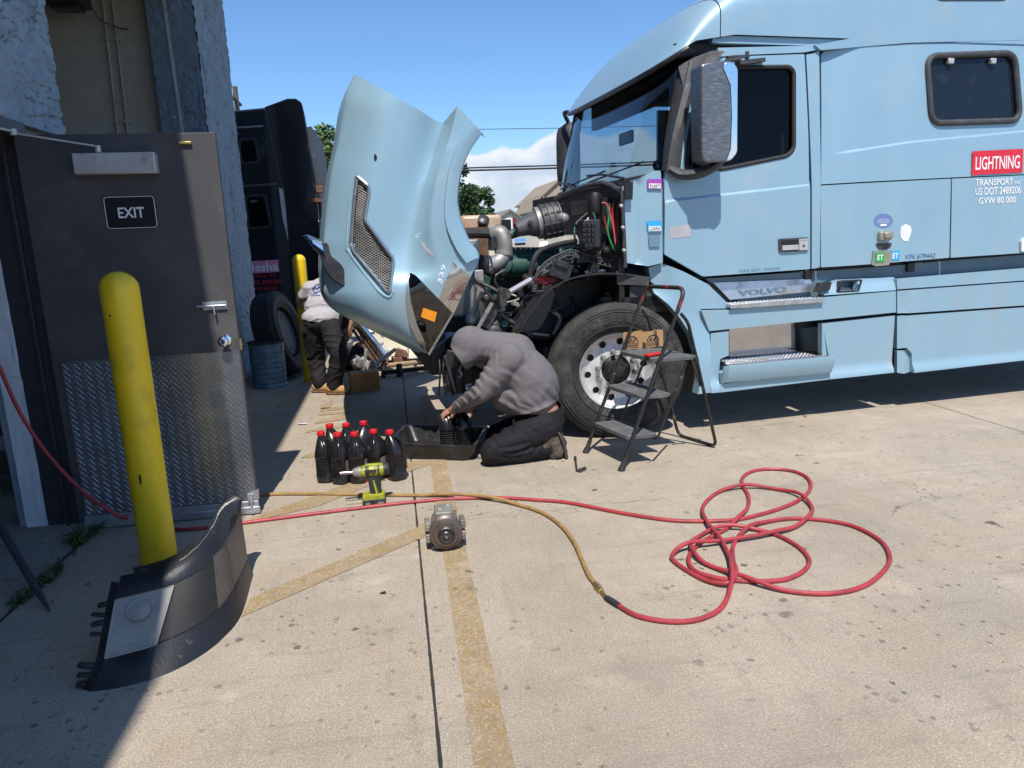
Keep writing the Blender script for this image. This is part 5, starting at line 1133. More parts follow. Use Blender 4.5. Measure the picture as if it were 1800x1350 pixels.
# hood mirror
mb = MB(); q = rpoly([V(p) for p in ((566, 424), (577, 428), (581, 449), (598, 462), (611, 482), (614, 506), (601, 503), (582, 490), (569, 472), (562, 447))], 6)
mb.prism([(p.x, p.y) for p in q], lambda x, y: T(x, y, .24), (0, .12, 0)); tp('mirror_arm', mb, 'plastic_black', hood, bevel=.03)
mb = MB(); secs = []; A_, B_ = T(534, 416, .33), T(569, 441, .30)
for i in range(13):
    t = i/12; o2 = A_.lerp(B_, t); rz_ = (.030+.045*t)*(min(1, 1.0*math.sin(math.pi*min(.5, .06+t*1.2)))); ry = .085*math.sin(math.pi*min(.5, .10+t*.9)); secs.append([o2+V((-.012*math.sin(k*math.pi/8), math.cos(k*math.pi/8)*ry, math.sin(k*math.pi/8)*rz_)) for k in range(16)])
mb.loft(secs); tp('hood_mirror', mb, 'chrome', hood, label='chrome convex mirror on the hood')
# lower front: black valance below the hood
mb = MB(); mb.box((-2.72, 1.2, .62), (.20, 1.9, .26)); mb.box(T(806, 655, .22), (.20, .10, .16)); mb.box(T(800, 632, .2), (.16, .08, .12), Matrix.Rotation(.3, 3, 'Y')); mb.box(T(800, 676, .25), (.13, .10, .12)); mb.tube([T(782, 625, .16), T(792, 660, .14), T(802, 690, .14)], .016, 8); tp('front_valance', mb, 'plastic_black', bevel=.01)
mb = MB(); 
for k in range(6):
    x = 772+k*9; mb.tube(cr([T(x, 625, .2), T(x+random.uniform(-6, 8), 660, .15), T(x+random.uniform(-8, 10), 695, .2)], 4), .007, 6)
tp('hanging_wires', mb, 'engine_black', kind='stuff')
mb = MB(); mb.tube(cr([T(812, 640, .10), T(808, 650, .1), T(812, 658, .1), T(806, 664, .1)], 4), .010, 6); tp('cable_bracket', mb, 'cast_alu')
# ------------------------------------------------------------------ bollards
def bollard(p, r, h, label, lean=(0, 0)):
    b = thing('bollard', label, 'bollard', (p.x, p.y, 0), group='yellow pipe bollards')
    prof = [(r, -.02)]+[(r, h*k/12) for k in range(13)]+[(r*math.cos(t*math.pi/16), h+r*.95*math.sin(t*math.pi/16)) for t in range(1, 8)]+[(1e-5, h+r*.95)]
    mb = MB(); mb.lathe(prof, p, (lean[0], lean[1], 1), 40); part('pipe', mb, 'bollard_yellow', b); return b
p = G(272, 1002); bo = bollard(V((p.x, p.y+.085, 0)), .084, 1.365, 'large yellow bollard in front of the dark exit door')
mb = MB()
for z, a, s in ((.46, -1.62, .025), (.475, -1.60, .018), (1.25, -1.9, .006)):
    q = V((p.x, p.y+.085, z))+V((math.cos(a), math.sin(a), 0))*.0845; mb.add([q+V((-.004, -.0005, -s)), q+V((.006, -.0005, -s*.4)), q+V((.003, -.0005, s)), q+V((-.006, -.0005, s*.7))], [(0, 1, 2, 3)])
part('scuff', mb, 'scuff_black', bo)
p = G(545, 672); bollard(V((p.x, p.y+.07, 0)), .072, 1.36, 'smaller yellow bollard beside the leaning tyre')
# ------------------------------------------------------------------ loose bumper corner
bu = thing('bumper_corner', 'dark loose truck bumper corner with a hazy headlamp', 'bumper', G(300, 1180))
R0 = [(160, 1216), (215, 1208), (285, 1188), (345, 1158), (390, 1124), (424, 1082), (444, 1015)]
R1 = [(184, 1159), (228, 1148), (274, 1134), (346, 1101), (390, 1066), (414, 1030), (436, 985)]
R2 = [(203, 1053), (254, 1041), (306, 1026), (348, 1003), (379, 972), (399, 948), (424, 903)]
R3 = [(209, 1024), (262, 1012), (311, 995), (348, 968), (376, 934), (396, 896), (425, 876)]
Z = [[0]*7, [.075, .075, .08, .085, .085, .085, .085], [.215, .22, .23, .25, .275, .29, .30], [.255, .265, .285, .31, .335, .35, .375]]
def bl(row, zs): return cr([G(*p, z=q) for p, q in zip(row, zs)], 6)
b0, b1, b2, b3 = (bl(r, z) for r, z in zip((R0, R1, R2, R3), Z))
IN = V((-.55, .83, 0)).normalized()
def off(l, k, dz=0.): return [p+V((-.10, .99, 0)).lerp(V((-.9, .3, 0)), i/(len(l)-1)).normalized()*k+V((0, 0, dz)) for i, p in enumerate(l)]
def outw(l, k): return off(l, -k)
mb = MB(); mb.grid([off(b0, .05, .004), b0, [x.lerp(y, .5)+V((.004, -.008, 0)) for x, y in zip(b0, b1)], b1, off(b1, .012)]); part('lower_band', mb, 'bumper_dark', bu)
mb = MB(); mb.grid([off(b2, .012), b2, [x.lerp(y, .5)+V((.002, -.008, .003)) for x, y in zip(b2, b3)], b3, off(b3, .035, .012), off(b3, .05, -.01)]); part('upper_band', mb, 'bumper_dark', bu)
def between(i0, i1, t0=.02, t1=.98, o=.006, n=6):
    return [[b1[i].lerp(b2[i], t0+(t1-t0)*k/n)+V((.3, -.9, .2)).normalized()*(-o) for i in range(i0, i1+1)] for k in range(n+1)]
mb = MB(); mb.grid(between(12, 23)); mb2 = mb; part('grille_insert', mb, 'bumper_mesh', bu)
mb = MB(); mb.grid(between(23, 36)); part('side_insert', mb, 'bumper_brown', bu)
lens = between(0, 12, .02, .97, -.004)
mb = MB(); mb.grid(lens); mb.tube(lens[0]+[r[-1] for r in lens]+lens[-1][::-1]+[r[0] for r in lens][::-1], .0035, 6); hl_ = part('headlamp_lens', mb, 'lamp_haze', bu, label='hazy grey headlamp lens')
for k, (i, j) in enumerate(((6, 4), (4, 2))):
    c = lens[j][i]+V((.0, .0, .012 if j == 4 else -.01)); nrm = (lens[j][i+2]-lens[j][i-2]).cross(lens[j+1][i]-lens[j-1][i]).normalized()
    if nrm.y > 0: nrm = -nrm
    mb = MB(); mb.lathe([(.044, -.004), (.044, .0012), (.0425, .0012), (.041, .0003), (.02, .0022), (1e-5, .003)], c, nrm, 28); part('lamp_bowl', mb, 'lamp_inner', hl_)
sp = [x.lerp(y, .5) for x, y in zip(b2, b3)]
# dry mud on the top lip, plastic tabs on the torn end, inner bracket
mb = MB(); lip_ = off(b3, .035, .012); rows = [[], [], []]
for i in range(13, 36):
    for q_ in range(6):
        if i == 35 and q_: break
        f = q_/6; a_ = b3[i].lerp(b3[min(i+1, 36)], f); c_ = lip_[i].lerp(lip_[min(i+1, 36)], f); t = (i+f-13)/22
        m_ = .5+.12*noise.noise((t*9, 2, 0)); w_ = (.02+.22*sstep(.35, .85, t))*(.45+.9*abs(noise.noise((t*30, 5, 1)))); z_ = .0035+.003*noise.noise((t*60, 1, 4))
        for r_, k_, h_ in ((0, m_-w_, .0008), (1, m_, z_), (2, m_+w_, .0008)): rows[r_].append(a_.lerp(c_, min(max(k_, .02), .98))+V((0, 0, h_)))
mb.grid(rows)
part('dried_mud', mb, 'dry_mud', bu)
mb = MB(); e0, e3 = b0[0], b3[0]; e = [b0[0], b1[0], b2[0], b3[0]]
mb.grid([[p for p in e], [p+V((-.035, .02, 0)) for p in e]])
part('end_flange', mb, 'plastic_black', bu)
for k, t in enumerate((.06, .14, .22, .50, .60, .68, .78)):
    p = e0.lerp(e3, t)+V((-.055, .012, 0)); mb = MB(); mb.box(p+V((.014, 0, 0)), (.036+.012*(k % 3), .022, .010 if k % 2 else .016), Matrix.Rotation(random.uniform(-.25, .25), 3, 'Y')); part('mounting_tab', mb, 'plastic_black', bu, bevel=.003)
mb = MB(); a = off(b3, .05, .0); mb.grid([[p for p in a[3:20]], [p+V((-.02, .05, .006)) for p in a[3:20]]]); part('inner_lip', mb, 'bumper_dark', bu)
mb = MB(); q = [x.lerp(y, .5) for x, y in zip(b1[30:37], b2[30:37])]; mb.tube([b1[29]+V((.004, -.004, 0)), b1[29].lerp(b2[29], .5)+V((.005, -.004, 0)), b2[29]+V((.004, -.004, 0))], .003, 6); part('panel_gap', mb, 'dark_gap', bu)
# ------------------------------------------------------------------ leaning bar at the left edge
a = G(88, 1076); d = V((-.42, .05, .95))
q = PX(-12, 905, a.x-.40); top = a+(q-a)*1.9
mb = MB(); pts = [a+V((0, 0, .006)), a.lerp(top, .06), a.lerp(top, .18), a.lerp(top, .6), top]; mb.tube(pts, [.004, .012, .018, .019, .019], 10, flatten=.6); obj('pry_bar', mb, 'frame_brown', loc=a, label='dark pointed pry bar leaning at the left edge', cat='pry bar')
# things inside the doorway
sh = thing('shop_shelf', 'dim metal shelf of parts inside the doorway at the left edge', 'shelf', (-2.75, 4.9, 0))
mb = MB()
for x in (-3.25, -2.35):
    for y in (4.9, 5.4): mb.box((x, y, .95), (.04, .04, 1.9))
part('upright', mb, 'steel_dark', sh)
for z in (.16, .42, .95, 1.45): mb = MB(); mb.box((-2.8, 5.15, z), (.96, .55, .03)); part('shelf_board', mb, 'steel_dark', sh)
random.seed(4)
for k in range(7):
    mb = MB(); z = (.44, .97, 1.47)[k % 3]; x = -3.1+.15*k*.6; h_ = random.uniform(.1, .22); mb.box((x, 5.0, z+h_/2), (.12, .2, h_)); o = obj('parts_box', mb, ('plastic_grey', 'steel_dark', 'cloth_black')[k % 3], loc=(x, 5.0, z), label=('grey', 'dark steel', 'black')[k % 3]+' box of parts on the '+('lower', 'middle', 'top')[k % 3]+' indoor shelf, '+('furthest left', 'left of centre', 'near the post')[k//3], cat='box', group='boxes on the indoor shelf', bevel=.006)
mb = MB(); c = PY(8, 615, 4.75); mb.tube(cr([c+V((-.1+.05*math.sin(k*2.1), .05*math.cos(k*1.3), .08*math.sin(k*1.7))) for k in range(18)], 4), .006, 6); obj('wire_coil', mb, 'rubber', loc=c, label='tangled black cable hanging inside the doorway', cat='cable')
# ------------------------------------------------------------------ hoses
def lay(path, r, k=7, z0=None):
    pts = cr(path, k); n = len(pts); lift = [0.]*n; L = [0.]
    for i in range(1, n): L.append(L[-1]+(pts[i]-pts[i-1]).length)
    for i in range(n):
        for j in range(0, i):
            if L[i]-L[j] > .25 and (pts[i].xy-pts[j].xy).length < .020: lift[i] = max(lift[i], min(lift[j]+2.0*r, 4.4*r))
    need = [(L[i], lift[i]) for i in range(n) if lift[i] > 0]
    lift = [max([h_*math.exp(-((L[i]-l)/.085)**2) for l, h_ in need if abs(l-L[i]) < .3] or [0]) for i in range(n)]
    for _ in range(8): lift = [(lift[max(i-1, 0)]+2*lift[i]+lift[min(i+1, n-1)])/4 for i in range(n)]
    return [p+V((0, 0, r+lift[i]+.0005)) for i, p in enumerate(pts)]
zz = lambda l: [(1000+x/3, 800+y/3) for x, y in l]
RH = zz([(0, 260), (200, 300), (400, 335), (560, 355), (720, 358), (880, 350), (1000, 325), (1130, 285), (1230, 235), (1275, 180), (1260, 130), (1190, 95), (1080, 82), (980, 90), (920, 122), (915, 165), (945, 220), (945, 280), (900, 345), (830, 400), (700, 470), (635, 540), (650, 610), (740, 650), (860, 670), (1000, 678), (1150, 665), (1250, 610), (1262, 550), (1190, 480), (1060, 420), (900, 398), (760, 408), (665, 460), (645, 510), (690, 570), (800, 620), (960, 685), (1150, 730), (1380, 742), (1560, 700), (1670, 610), (1690, 540), (1640, 460), (1500, 385), (1330, 352), (1160, 345), (1020, 370), (930, 415), (870, 480), (865, 560), (882, 640), (850, 700), (740, 680), (640, 630), (560, 575), (545, 545), (600, 515), (780, 480), (1040, 438), (1200, 390), (1280, 320), (1265, 265), (1180, 210), (1050, 183), (930, 180), (800, 200), (720, 260), (705, 320), (740, 395), (800, 470), (845, 560), (858, 640), (855, 720), (800, 820), (680, 880), (520, 890), (360, 860), (262, 806)])
lead = [(232, 917), (300, 933), (370, 930), (437, 921), (560, 905), (700, 888), (790, 880), (880, 878), (945, 882)]
gp = [G(*p) for p in lead+RH]
hr = .0105
path = lay(gp, hr)
up_ = [PY(-25, 600, 3.9), PY(0, 648, 3.95), PY(35, 725, 4.0), PY(85, 800, 4.03), PY(150, 868, 4.03), PY(205, 905, 4.0)]
path = cr([V(p) for p in up_]+[path[0]+V((0, 0, .003)), path[3]], 6)[:-1]+path[3:]
ho = thing('air_hose', 'red air hose looped on the concrete and trailing through the doorway', 'hose', (path[-1].x, path[-1].y, 0))
mb = MB(); mb.tube(path, hr, 10); part('hose', mb, 'hose_red', ho)
mb = MB(); e = path[-1]; dr_ = (e-path[-4]).normalized(); mb.tube([e-dr_*.005, e+dr_*.035, e+dr_*.075], [.0135, .0145, .013], 12); mb.tube([e+dr_*.07, e+dr_*.085], .010, 10); part('crimp_sleeve', mb, 'rubber', ho)
TP = [(440, 873), (500, 871), (560, 871), (620, 872), (680, 873), (740, 874), (800, 876), (850, 880), (900, 888), (950, 903), (985, 926), (1008, 955), (1022, 985), (1034, 1013), (1046, 1030)]
pt = cr([G(*p)+V((0, 0, .011)) for p in TP], 6)
# the tan hose rides over the red one where they cross
for i, p in enumerate(pt):
    m_ = min((p.xy-q.xy).length for q in path[::2]); p.z += .020*max(0, 1-(m_/.10)**2)
pt = [(pt[max(i-1, 0)]+pt[i]*2+pt[min(i+1, len(pt)-1)])/4 for i in range(len(pt))]
th = thing('air_hose', 'tan air hose running from the door to a brass coupler', 'hose', (pt[-1].x, pt[-1].y, 0))
mb = MB(); mb.tube(pt, .0105, 10); part('hose', mb, 'hose_tan', th)
e2 = pt[-1]; e3_ = e+dr_*.08; dd = (e3_-e2)
mb = MB(); mb.lathe([(.011, 0), (.014, .01), (.014, .02), (.011, .024), (.017, .028), (.017, .055), (.013, .06), (.015, .064), (.015, .075), (.009, .078), (.009, dd.length)], e2, dd, 6, sm=False); part('coupler', mb, 'brass', th)
# ------------------------------------------------------------------ oil jugs
def jug_parts(root):
    mb = MB(); secs = []
    def rr(hx, hy, cx, z, n=24, e=3.2):
        o = []
        for k in range(n):
            a = 2*math.pi*k/n; c, s = math.cos(a), math.sin(a); o.append(V((cx+hx*math.copysign(abs(c)**(2/e), c), hy*math.copysign(abs(s)**(2/e), s), z)))
        return o
    for hx, hy, cx, z, e in ((.050, .075, 0, .0, 3.2), (.058, .083, 0, .006, 3.4), (.060, .086, 0, .03, 3.6), (.0605, .0865, 0, .05, 3.6), (.058, .083, 0, .056, 3.6), (.058, .083, 0, .165, 3.6), (.0605, .0865, 0, .172, 3.6), (.059, .085, 0, .19, 3.4), (.054, .078, -.002, .215, 3.0), (.046, .066, -.006, .24, 2.7), (.036, .048, -.012, .265, 2.4), (.026, .030, -.018, .285, 2.1), (.021, .022, -.020, .292, 2.0), (.021, .021, -.020, .303, 2.0)): secs.append(rr(hx, hy, cx, z, 24, e))
    mb.loft(secs); body = obj('body', mb, 'jug_black', root, world=False)
    mb = MB(); mb.tube(cr([V((-.008, -.024, .283)), V((.012, -.052, .277)), V((.026, -.076, .248)), V((.030, -.083, .205)), V((.026, -.083, .17))], 5), .0125, 10, flatten=.8); obj('handle', mb, 'jug_black', root, world=False)
    mb = MB(); mb.lathe([(.0235, 0), (.0245, .003), (.0245, .022), (.022, .026), (1e-5, .026)], (-.020, 0, .298), (0, 0, 1), 20)
    for k in range(20): a = k*math.pi/10; mb.box((-.020+.0245*math.cos(a), .0245*math.sin(a), .311), (.003, .003, .02), Matrix.Rotation(a, 3, 'Z'))
    obj('cap', mb, 'cap_red', root, world=False)
    mb = MB(); mb.add([(.0592, -.066, .066), (.0592, .066, .066), (.0592, .066, .158), (.0592, -.066, .158)], [(0, 1, 2, 3)]); obj('label', mb, 'jug_label', root, world=False)
    mb = MB()
    for k in range(6): mb.tube([V((-.045, -.0835, .07+k*.017)), V((0, -.0858, .07+k*.017)), V((.045, -.0835, .07+k*.017))], .0022, 6)
    obj('ribs', mb, 'jug_black', root, world=False)
jl = ['black oil jug with red cap at the left end of the front row', 'black oil jug second from the left in the front row', 'black oil jug third from the left, behind the impact wrench nose', 'black oil jug fourth from the left in the front row', 'black oil jug with ribbed side at the right end of the front row',
      'black oil jug in the back row, leftmost of three', 'black oil jug in the middle of the back row', 'turned black oil jug at the right of the back row', 'black oil jug held by the kneeling person in the pan', 'open black oil jug standing in the drain pan by the knee']
js = [(575, 850, -14, 1), (604, 853, -26, 1), (634, 852, -20, 1), (667, 847, -31, 1), (696, 847, 24, 1), (590, 833, -8, 1), (618, 832, -35, 1), (646, 829, -70, 1)]
proto = None
for i, (px, py, rz_, s) in enumerate(js):
    p = G(px, py); d_ = .085; loc = V((p.x, p.y+d_, 0))
    if proto is None: proto = thing('oil_jug', jl[i], 'oil jug', loc, math.radians(rz_), 'black oil jugs'); jug_parts(proto); j = proto
    else: j = copy_tree(proto); j.location = loc; j.rotation_euler = (0, 0, math.radians(rz_)); j['label'] = jl[i]
    j.scale = (1.0, 1.0, 1.02)
PJ = [V((.322, 5.03, .012)), V((.425, 5.00, .012))]
for i, l in enumerate(PJ):
    j = copy_tree(proto); j.location = l; j.rotation_euler = (0, 0, math.radians((-12, 14)[i])); j['label'] = jl[8+i]
    for c in list(j.children):
        if c.name.startswith('cap'): bpy.data.objects.remove(c)
# ------------------------------------------------------------------ drain pan
rim4 = [V((-.125, 4.965)), V((.485, 4.715)), V((.63, 5.21)), V((.02, 5.47))]
bot4 = [V((.25, 5.09)).lerp(p, .84) for p in rim4]
dp = thing('drain_pan', 'shallow black plastic drain pan in front of the kneeling person', 'drain pan', (.25, 5.05, 0))
mb = MB(); ro, bo_ = rpoly(rim4, .06), rpoly(bot4, .07); n = len(ro)
ri = rpoly([V((.25, 5.09)).lerp(p, .955) for p in rim4], .055); bi = rpoly([V((.25, 5.09)).lerp(p, .96) for p in bot4], .065)
def ring(l, z): return [V((p.x, p.y, z)) for p in l]
mb.loft([ring(bo_, 0), ring([b.lerp(r, .12) for b, r in zip(bo_, ro)], .012), ring([b.lerp(r, .92) for b, r in zip(bo_, ro)], .112), ring(ro, .114), ring(ro, .124), ring(ri, .124), ring([b.lerp(r, .86) for b, r in zip(bi, ri)], .112), ring([b.lerp(r, .12) for b, r in zip(bi, ri)], .018), ring(bi, .010)]); part('tray', mb, 'pan_black', dp)
# ------------------------------------------------------------------ impact wrench
wy = 4.13; iw = thing('impact_wrench', 'lime and black cordless impact wrench standing on its battery', 'impact wrench', (G(657, 886).x, wy, 0))
def wq(px, py, o=0.): return PY(px, py, wy+o)
def slabm(name, pxs, mat, th, r=0., bev=.004, parent=iw):
    q = [V((wq(*p).x, wq(*p).z)) for p in pxs]
    if r: q = rpoly(q, r)
    mb = MB(); mb.prism(q, lambda x, z: (x, wy-th/2, z), (0, th, 0)); return part(name, mb, mat, parent, bevel=bev)
slabm('battery', [(637, 889), (639, 876), (677, 872), (680, 886)], 'tool_black', .085, .006)
slabm('battery_clip', [(636, 878), (638, 869), (650, 866), (662, 866), (672, 864), (677, 866), (677, 875)], 'tool_lime', .078, .004)
slabm('handle', [(651, 868), (647, 842), (645, 835), (664, 832), (670, 850), (671, 866)], 'tool_black', .042, .006, .009)
slabm('handle_inlay', [(661, 866), (655, 843), (658, 842), (665, 865)], 'tool_lime', .046, .001)
ha, hb = wq(634, 829), wq(684, 823); hd2 = (hb-ha); L_ = hd2.length
mb = MB(); mb.lathe([(.026, 0), (.034, .006), (.036, L_*.3), (.037, L_*.70), (.035, L_*.86)], ha, hd2, 20); mb.box(ha+hd2*.45+V((0, 0, .030)), (L_*.55, .03, .02)); part('motor_housing', mb, 'tool_lime', iw, bevel=.004)
mb = MB(); mb.lathe([(.0375, L_*.18), (.0375, L_*.30)], ha, hd2, 20); mb.lathe([(.038, L_*.60), (.038, L_*.66)], ha, hd2, 20); mb.lathe([(.0372, L_*.80), (.0375, L_*.93), (.030, L_*1.0), (.026, L_*1.0)], ha, hd2, 20); mb.box(ha+hd2*.35+V((0, -.034, .006)), (L_*.4, .012, .016)); mb.box(ha+hd2*.2+V((0, 0, -.034)), (L_*.5, .04, .02)); part('housing_grip', mb, 'tool_black', iw)
na = wq(622, 830); mb = MB(); mb.lathe([(.034, 0), (.032, -.02), (.022, -.045), (.016, -.05)], ha+hd2*.02, hd2, 20); part('gear_nose', mb, 'cast_alu', iw)
mb = MB(); mb.tube([wq(627, 829.5), wq(598, 832)], .0105, 14); part('socket', mb, 'socket_steel', iw)
slabm('trigger', [(643, 846), (641, 837), (647, 836), (649, 846)], 'cap_red', .02, .002, .002)
mb = MB(); mb.tube([wq(607, 880, -.01), wq(640, 877, -.01)], .0035, 6); part('belt_hook', mb, 'steel_dark', iw)
slabm('battery_slot', [(643, 884), (643, 880), (651, 879), (651, 883)], 'cast_alu', .0875, 0, 0); slabm('battery_slot', [(664, 882), (664, 878), (674, 877), (674, 881)], 'cast_alu', .0875, 0, 0)
# ------------------------------------------------------------------ air-conditioning compressor
cp0 = V((.175, 3.335, .098)); ac = thing('compressor', 'grimy removed compressor with a grooved pulley', 'compressor', (.175, 3.40, 0))
ax = V((-.02, -1, .03)).normalized(); mb = MB()
mb.lathe([(.040, .012), (.044, .020), (.060, .020), (.064, .010), (.078, .006), (.082, .004)]+[(.0835 if k % 2 else .079, -.004*k) for k in range(9)]+[(.078, -.040), (.04, -.041)], cp0, ax, 48); pu = part('pulley', mb, 'pulley', ac)
mb = MB(); mb.lathe([(.046, .008), (.050, .012), (.042, .026), (.037, .030), (.034, .020), (.030, .008), (1e-5, .008)], cp0, ax, 36); mb.lathe([(.021, .0), (.020, .022), (.013, .028), (.009, .026), (1e-5, .020)], cp0, ax, 24); part('clutch', mb, 'steel_dark', pu)
mb = MB(); mb.lathe([(.072, -.035), (.075, -.06), (.070, -.11), (.073, -.115), (.073, -.135), (.070, -.14), (.070, -.19), (.060, -.205), (1e-5, -.207)], cp0, ax, 36)
mb.box(cp0+V((0, .13, .065)), (.09, .12, .04)); mb.lathe([(.016, 0), (.016, .012), (.010, .014)], cp0+V((-.02, .12, .08)), (0, 0, 1), 12); mb.lathe([(.016, 0), (.016, .012), (.010, .014)], cp0+V((.025, .16, .08)), (0, 0, 1), 12); part('housing', mb, 'compressor_alu', ac, bevel=.006)
for sx in (-1, 1):
    for z_ in (.068, .128):
        mb = MB(); c = V((.175+sx*.088, 3.40, z_)); mb.box(c, (.026, .085, .046)); mb.lathe([(.010, -.044), (.010, .0)], c, (0, 1, 0), 10); part('mounting_lug', mb, 'compressor_alu', ac, bevel=.006)
mb = MB(); mb.box((.175, 3.45, .012), (.15, .16, .022)); part('foot', mb, 'compressor_alu', ac, bevel=.004)
# sockets on the ground
a, b = G(1011, 806), G(1014, 830); mb = MB(); mb.tube([a+V((0, 0, .009)), b+V((0, 0, .009))], [.007, .007], 10); mb.tube([a+V((0, 0, .010)), a.lerp(b, .2)+V((0, 0, .010))], .010, 10); obj('socket_extension', mb, 'steel_dark', loc=a, label='thin steel socket extension lying by the step ladder', cat='socket bar')
a, b = G(1018, 831), G(1029, 826); mb = MB(); mb.lathe([(.009, 0), (.013, .0), (.013, .022), (.0115, .026), (.0115, (b-a).length), (.007, (b-a).length), (.007, .01)], a+V((0, 0, .013)), b-a, 16); obj('socket', mb, 'steel_dark', loc=a, label='short dark socket lying beside the extension bar', cat='socket')
# ------------------------------------------------------------------ step ladder
F1, F2 = V((1.285, 4.735, 0)), V((1.403, 4.29, 0)); T1, T2 = V((1.757, 4.815, 1.155)), V((1.868, 4.39, 1.165))
sl = thing('step_ladder', 'black folding step ladder with worn red handle', 'ladder', ((F1+F2)/2))
r = .0125
top_a, top_b = T1.lerp(F1, .05), T2.lerp(F2, .05)
mb = MB(); mb.tube([F1+V((0, 0, .03)), T1.lerp(F1, .13)], r, 12); part('front_rail', mb, 'ladder_paint', sl)
mb = MB(); mb.tube([F2+V((0, 0, .03)), T2.lerp(F2, .13)], r, 12); part('front_rail', mb, 'ladder_paint', sl)
hp = rpoly([T1.lerp(F1, .13), T1, T2, T2.lerp(F2, .13)], [0, .10, .10, 0], 7); mb = MB(); mb.tube(hp, .0145, 12); part('handle', mb, 'ladder_red', sl)
up = F1-T1
for Fq, Tq in ((F1, T1), (F2, T2)):
    d = (Tq-Fq).normalized(); mb = MB(); mb.lathe([(.026, 0), (.024, .012), (.016, .05), (.0155, .09)], Fq+V((-.008, 0, .002)), d, 14); part('rubber_foot', mb, 'rubber', sl)
def rail(t): return F1.lerp(T1, t), F2.lerp(T2, t)
for k, (t, dep_, w) in enumerate(((.175, .21, 0), (.40, .21, 0), (.605, .30, 0))):
    A_, B_ = rail(t); bk = V((1, .03, 0)).normalized(); s_ = (B_-A_).normalized()
    q = [A_+s_*.016-bk*.035, B_-s_*.016-bk*.035, B_-s_*.016+bk*(dep_-.035), A_+s_*.016+bk*(dep_-.035)]; q = rpoly([V((p.x, p.y)) for p in q], .02)
    mb = MB(); mb.prism(q, lambda x, y, z=A_.z+.02: (x, y, z), (0, 0, -.028)); so = part('step', mb, 'step_tread', sl, bevel=.004)
    mb = MB(); mb.bar(A_+bk*(dep_-.05)+V((0, 0, -.012)), B_+bk*(dep_-.05)+V((0, 0, -.012)), .012, .02); mb.bar(A_, B_, .02, .02); part('step_brace', mb, 'ladder_paint', so)
R1, R2 = V((2.055, 4.93, .0125)), V((2.195, 4.575, .0125)); J1, J2 = rail(.86)
J1, J2 = J1+V((.03, .0, 0)), J2+V((.03, 0, 0))
mb = MB(); mb.tube(rpoly([J1, J1+V((.05, .01, -.06)), R1, R2, J2+V((.05, 0, -.06)), J2], [0, .05, .06, .06, .05, 0], 6), .0115, 12); part('rear_frame', mb, 'ladder_paint', sl)
for Jq, Rq, i in ((J1, R1, 0), (J2, R2, 1)):
    A_ = rail(.605)[i]; mb = MB(); mb.bar(A_+V((.22, 0, -.012)), Jq.lerp(Rq, .52), .006, .018); part('folding_stay', mb, 'ladder_paint', sl)
    mb = MB(); A_ = rail(.175)[i]; mb.bar(A_+V((.17, 0, 0)), rail(.605)[i]+V((.18, 0, -.02)), .006, .016); part('folding_stay', mb, 'ladder_paint', sl)
mb = MB(); mb.box(rail(.605)[1].lerp(rail(.605)[0], .25)+V((.02, 0, .028)), (.14, .05, .014), Matrix.Rotation(.5, 3, 'Z')); obj('pliers', mb, 'wire_red', loc=rail(.605)[1], label='red handled tool lying beside the cardboard box', cat='tool', bevel=.004)
# cardboard box on the top step
cz = rail(.605)[0].z+.021
ka, kb, kc = PY(1093, 610, 4.70), PY(1128, 613, 4.46), PY(1172, 604, 4.52)
B2 = G(1129, 613, cz); B2.z = 0; A2 = B2+V((-.125, .045, 0)); C2_ = B2+V((.18, .065, 0)); D2 = A2+C2_-B2; hB = .118
cb = thing('cardboard_box', 'small printed cardboard box on the top ladder step', 'box', (*((A2+C2_)/2).xy, cz))
cor = [A2, B2, C2_, D2]; cen_ = (A2+C2_)/2; mb = MB(); zup = V((0, 0, 1))
for i in range(4):
    a, b = cor[i], cor[(i+1) % 4]; a = a+zup*cz; b = b+zup*cz; n_ = (cen_+zup*cz-(a+b)/2); n_.z = 0; n_ = n_.normalized()*.004
    mb.add([a, b, b+zup*hB, a+zup*hB, a+n_, b+n_, b+n_+zup*hB, a+n_+zup*hB], [(0, 1, 2, 3), (7, 6, 5, 4), (3, 2, 6, 7)])
mb.add([p+zup*(cz+.003) for p in cor], [(0, 1, 2, 3)]); part('carton', mb, 'cardboard', cb)
def boxprint(a, b, lab):
    a = a+zup*cz; b = b+zup*cz; n_ = ((a+b)/2-cen_-zup*cz); n_.z = 0; n_ = n_.normalized()*.0012
    def Q(u, v): return a.lerp(b, u)+zup*hB*v+n_
    mb = MB(); arc = [Q(.5+.30*math.cos(k*math.pi/14), .36+.42*math.sin(k*math.pi/14)) for k in range(15)]; arc2 = [Q(.5+.24*math.cos(k*math.pi/14), .36+.34*math.sin(k*math.pi/14)) for k in range(15)]; mb.grid([arc, arc2], sm=False)
    mb.add([Q(.46, .38), Q(.58, .38), Q(.66, .60), Q(.60, .64)], [(0, 1, 2, 3)]); mb.add([Q(.28, .38), Q(.42, .38), Q(.50, .66), Q(.40, .60)], [(0, 1, 2, 3)])
    for u0, u1, v0, v1 in ((.22, .80, .30, .33), (.22, .80, .08, .11), (.22, .25, .08, .33), (.77, .80, .08, .33)): mb.add([Q(u0, v0), Q(u1, v0), Q(u1, v1), Q(u0, v1)], [(0, 1, 2, 3)])
    for k in range(6): mb.add([Q(.29+k*.08, .14), Q(.34+k*.08, .14), Q(.34+k*.08, .27), Q(.29+k*.08, .27)], [(0, 1, 2, 3)])
    mb.add([Q(0, 0), Q(.18, 0), Q(.18, .30), Q(0, .42)], [(0, 1, 2, 3)])
    part('print', mb, 'card_ink', cb)
boxprint(A2, B2, 0); boxprint(B2, C2_, 1)
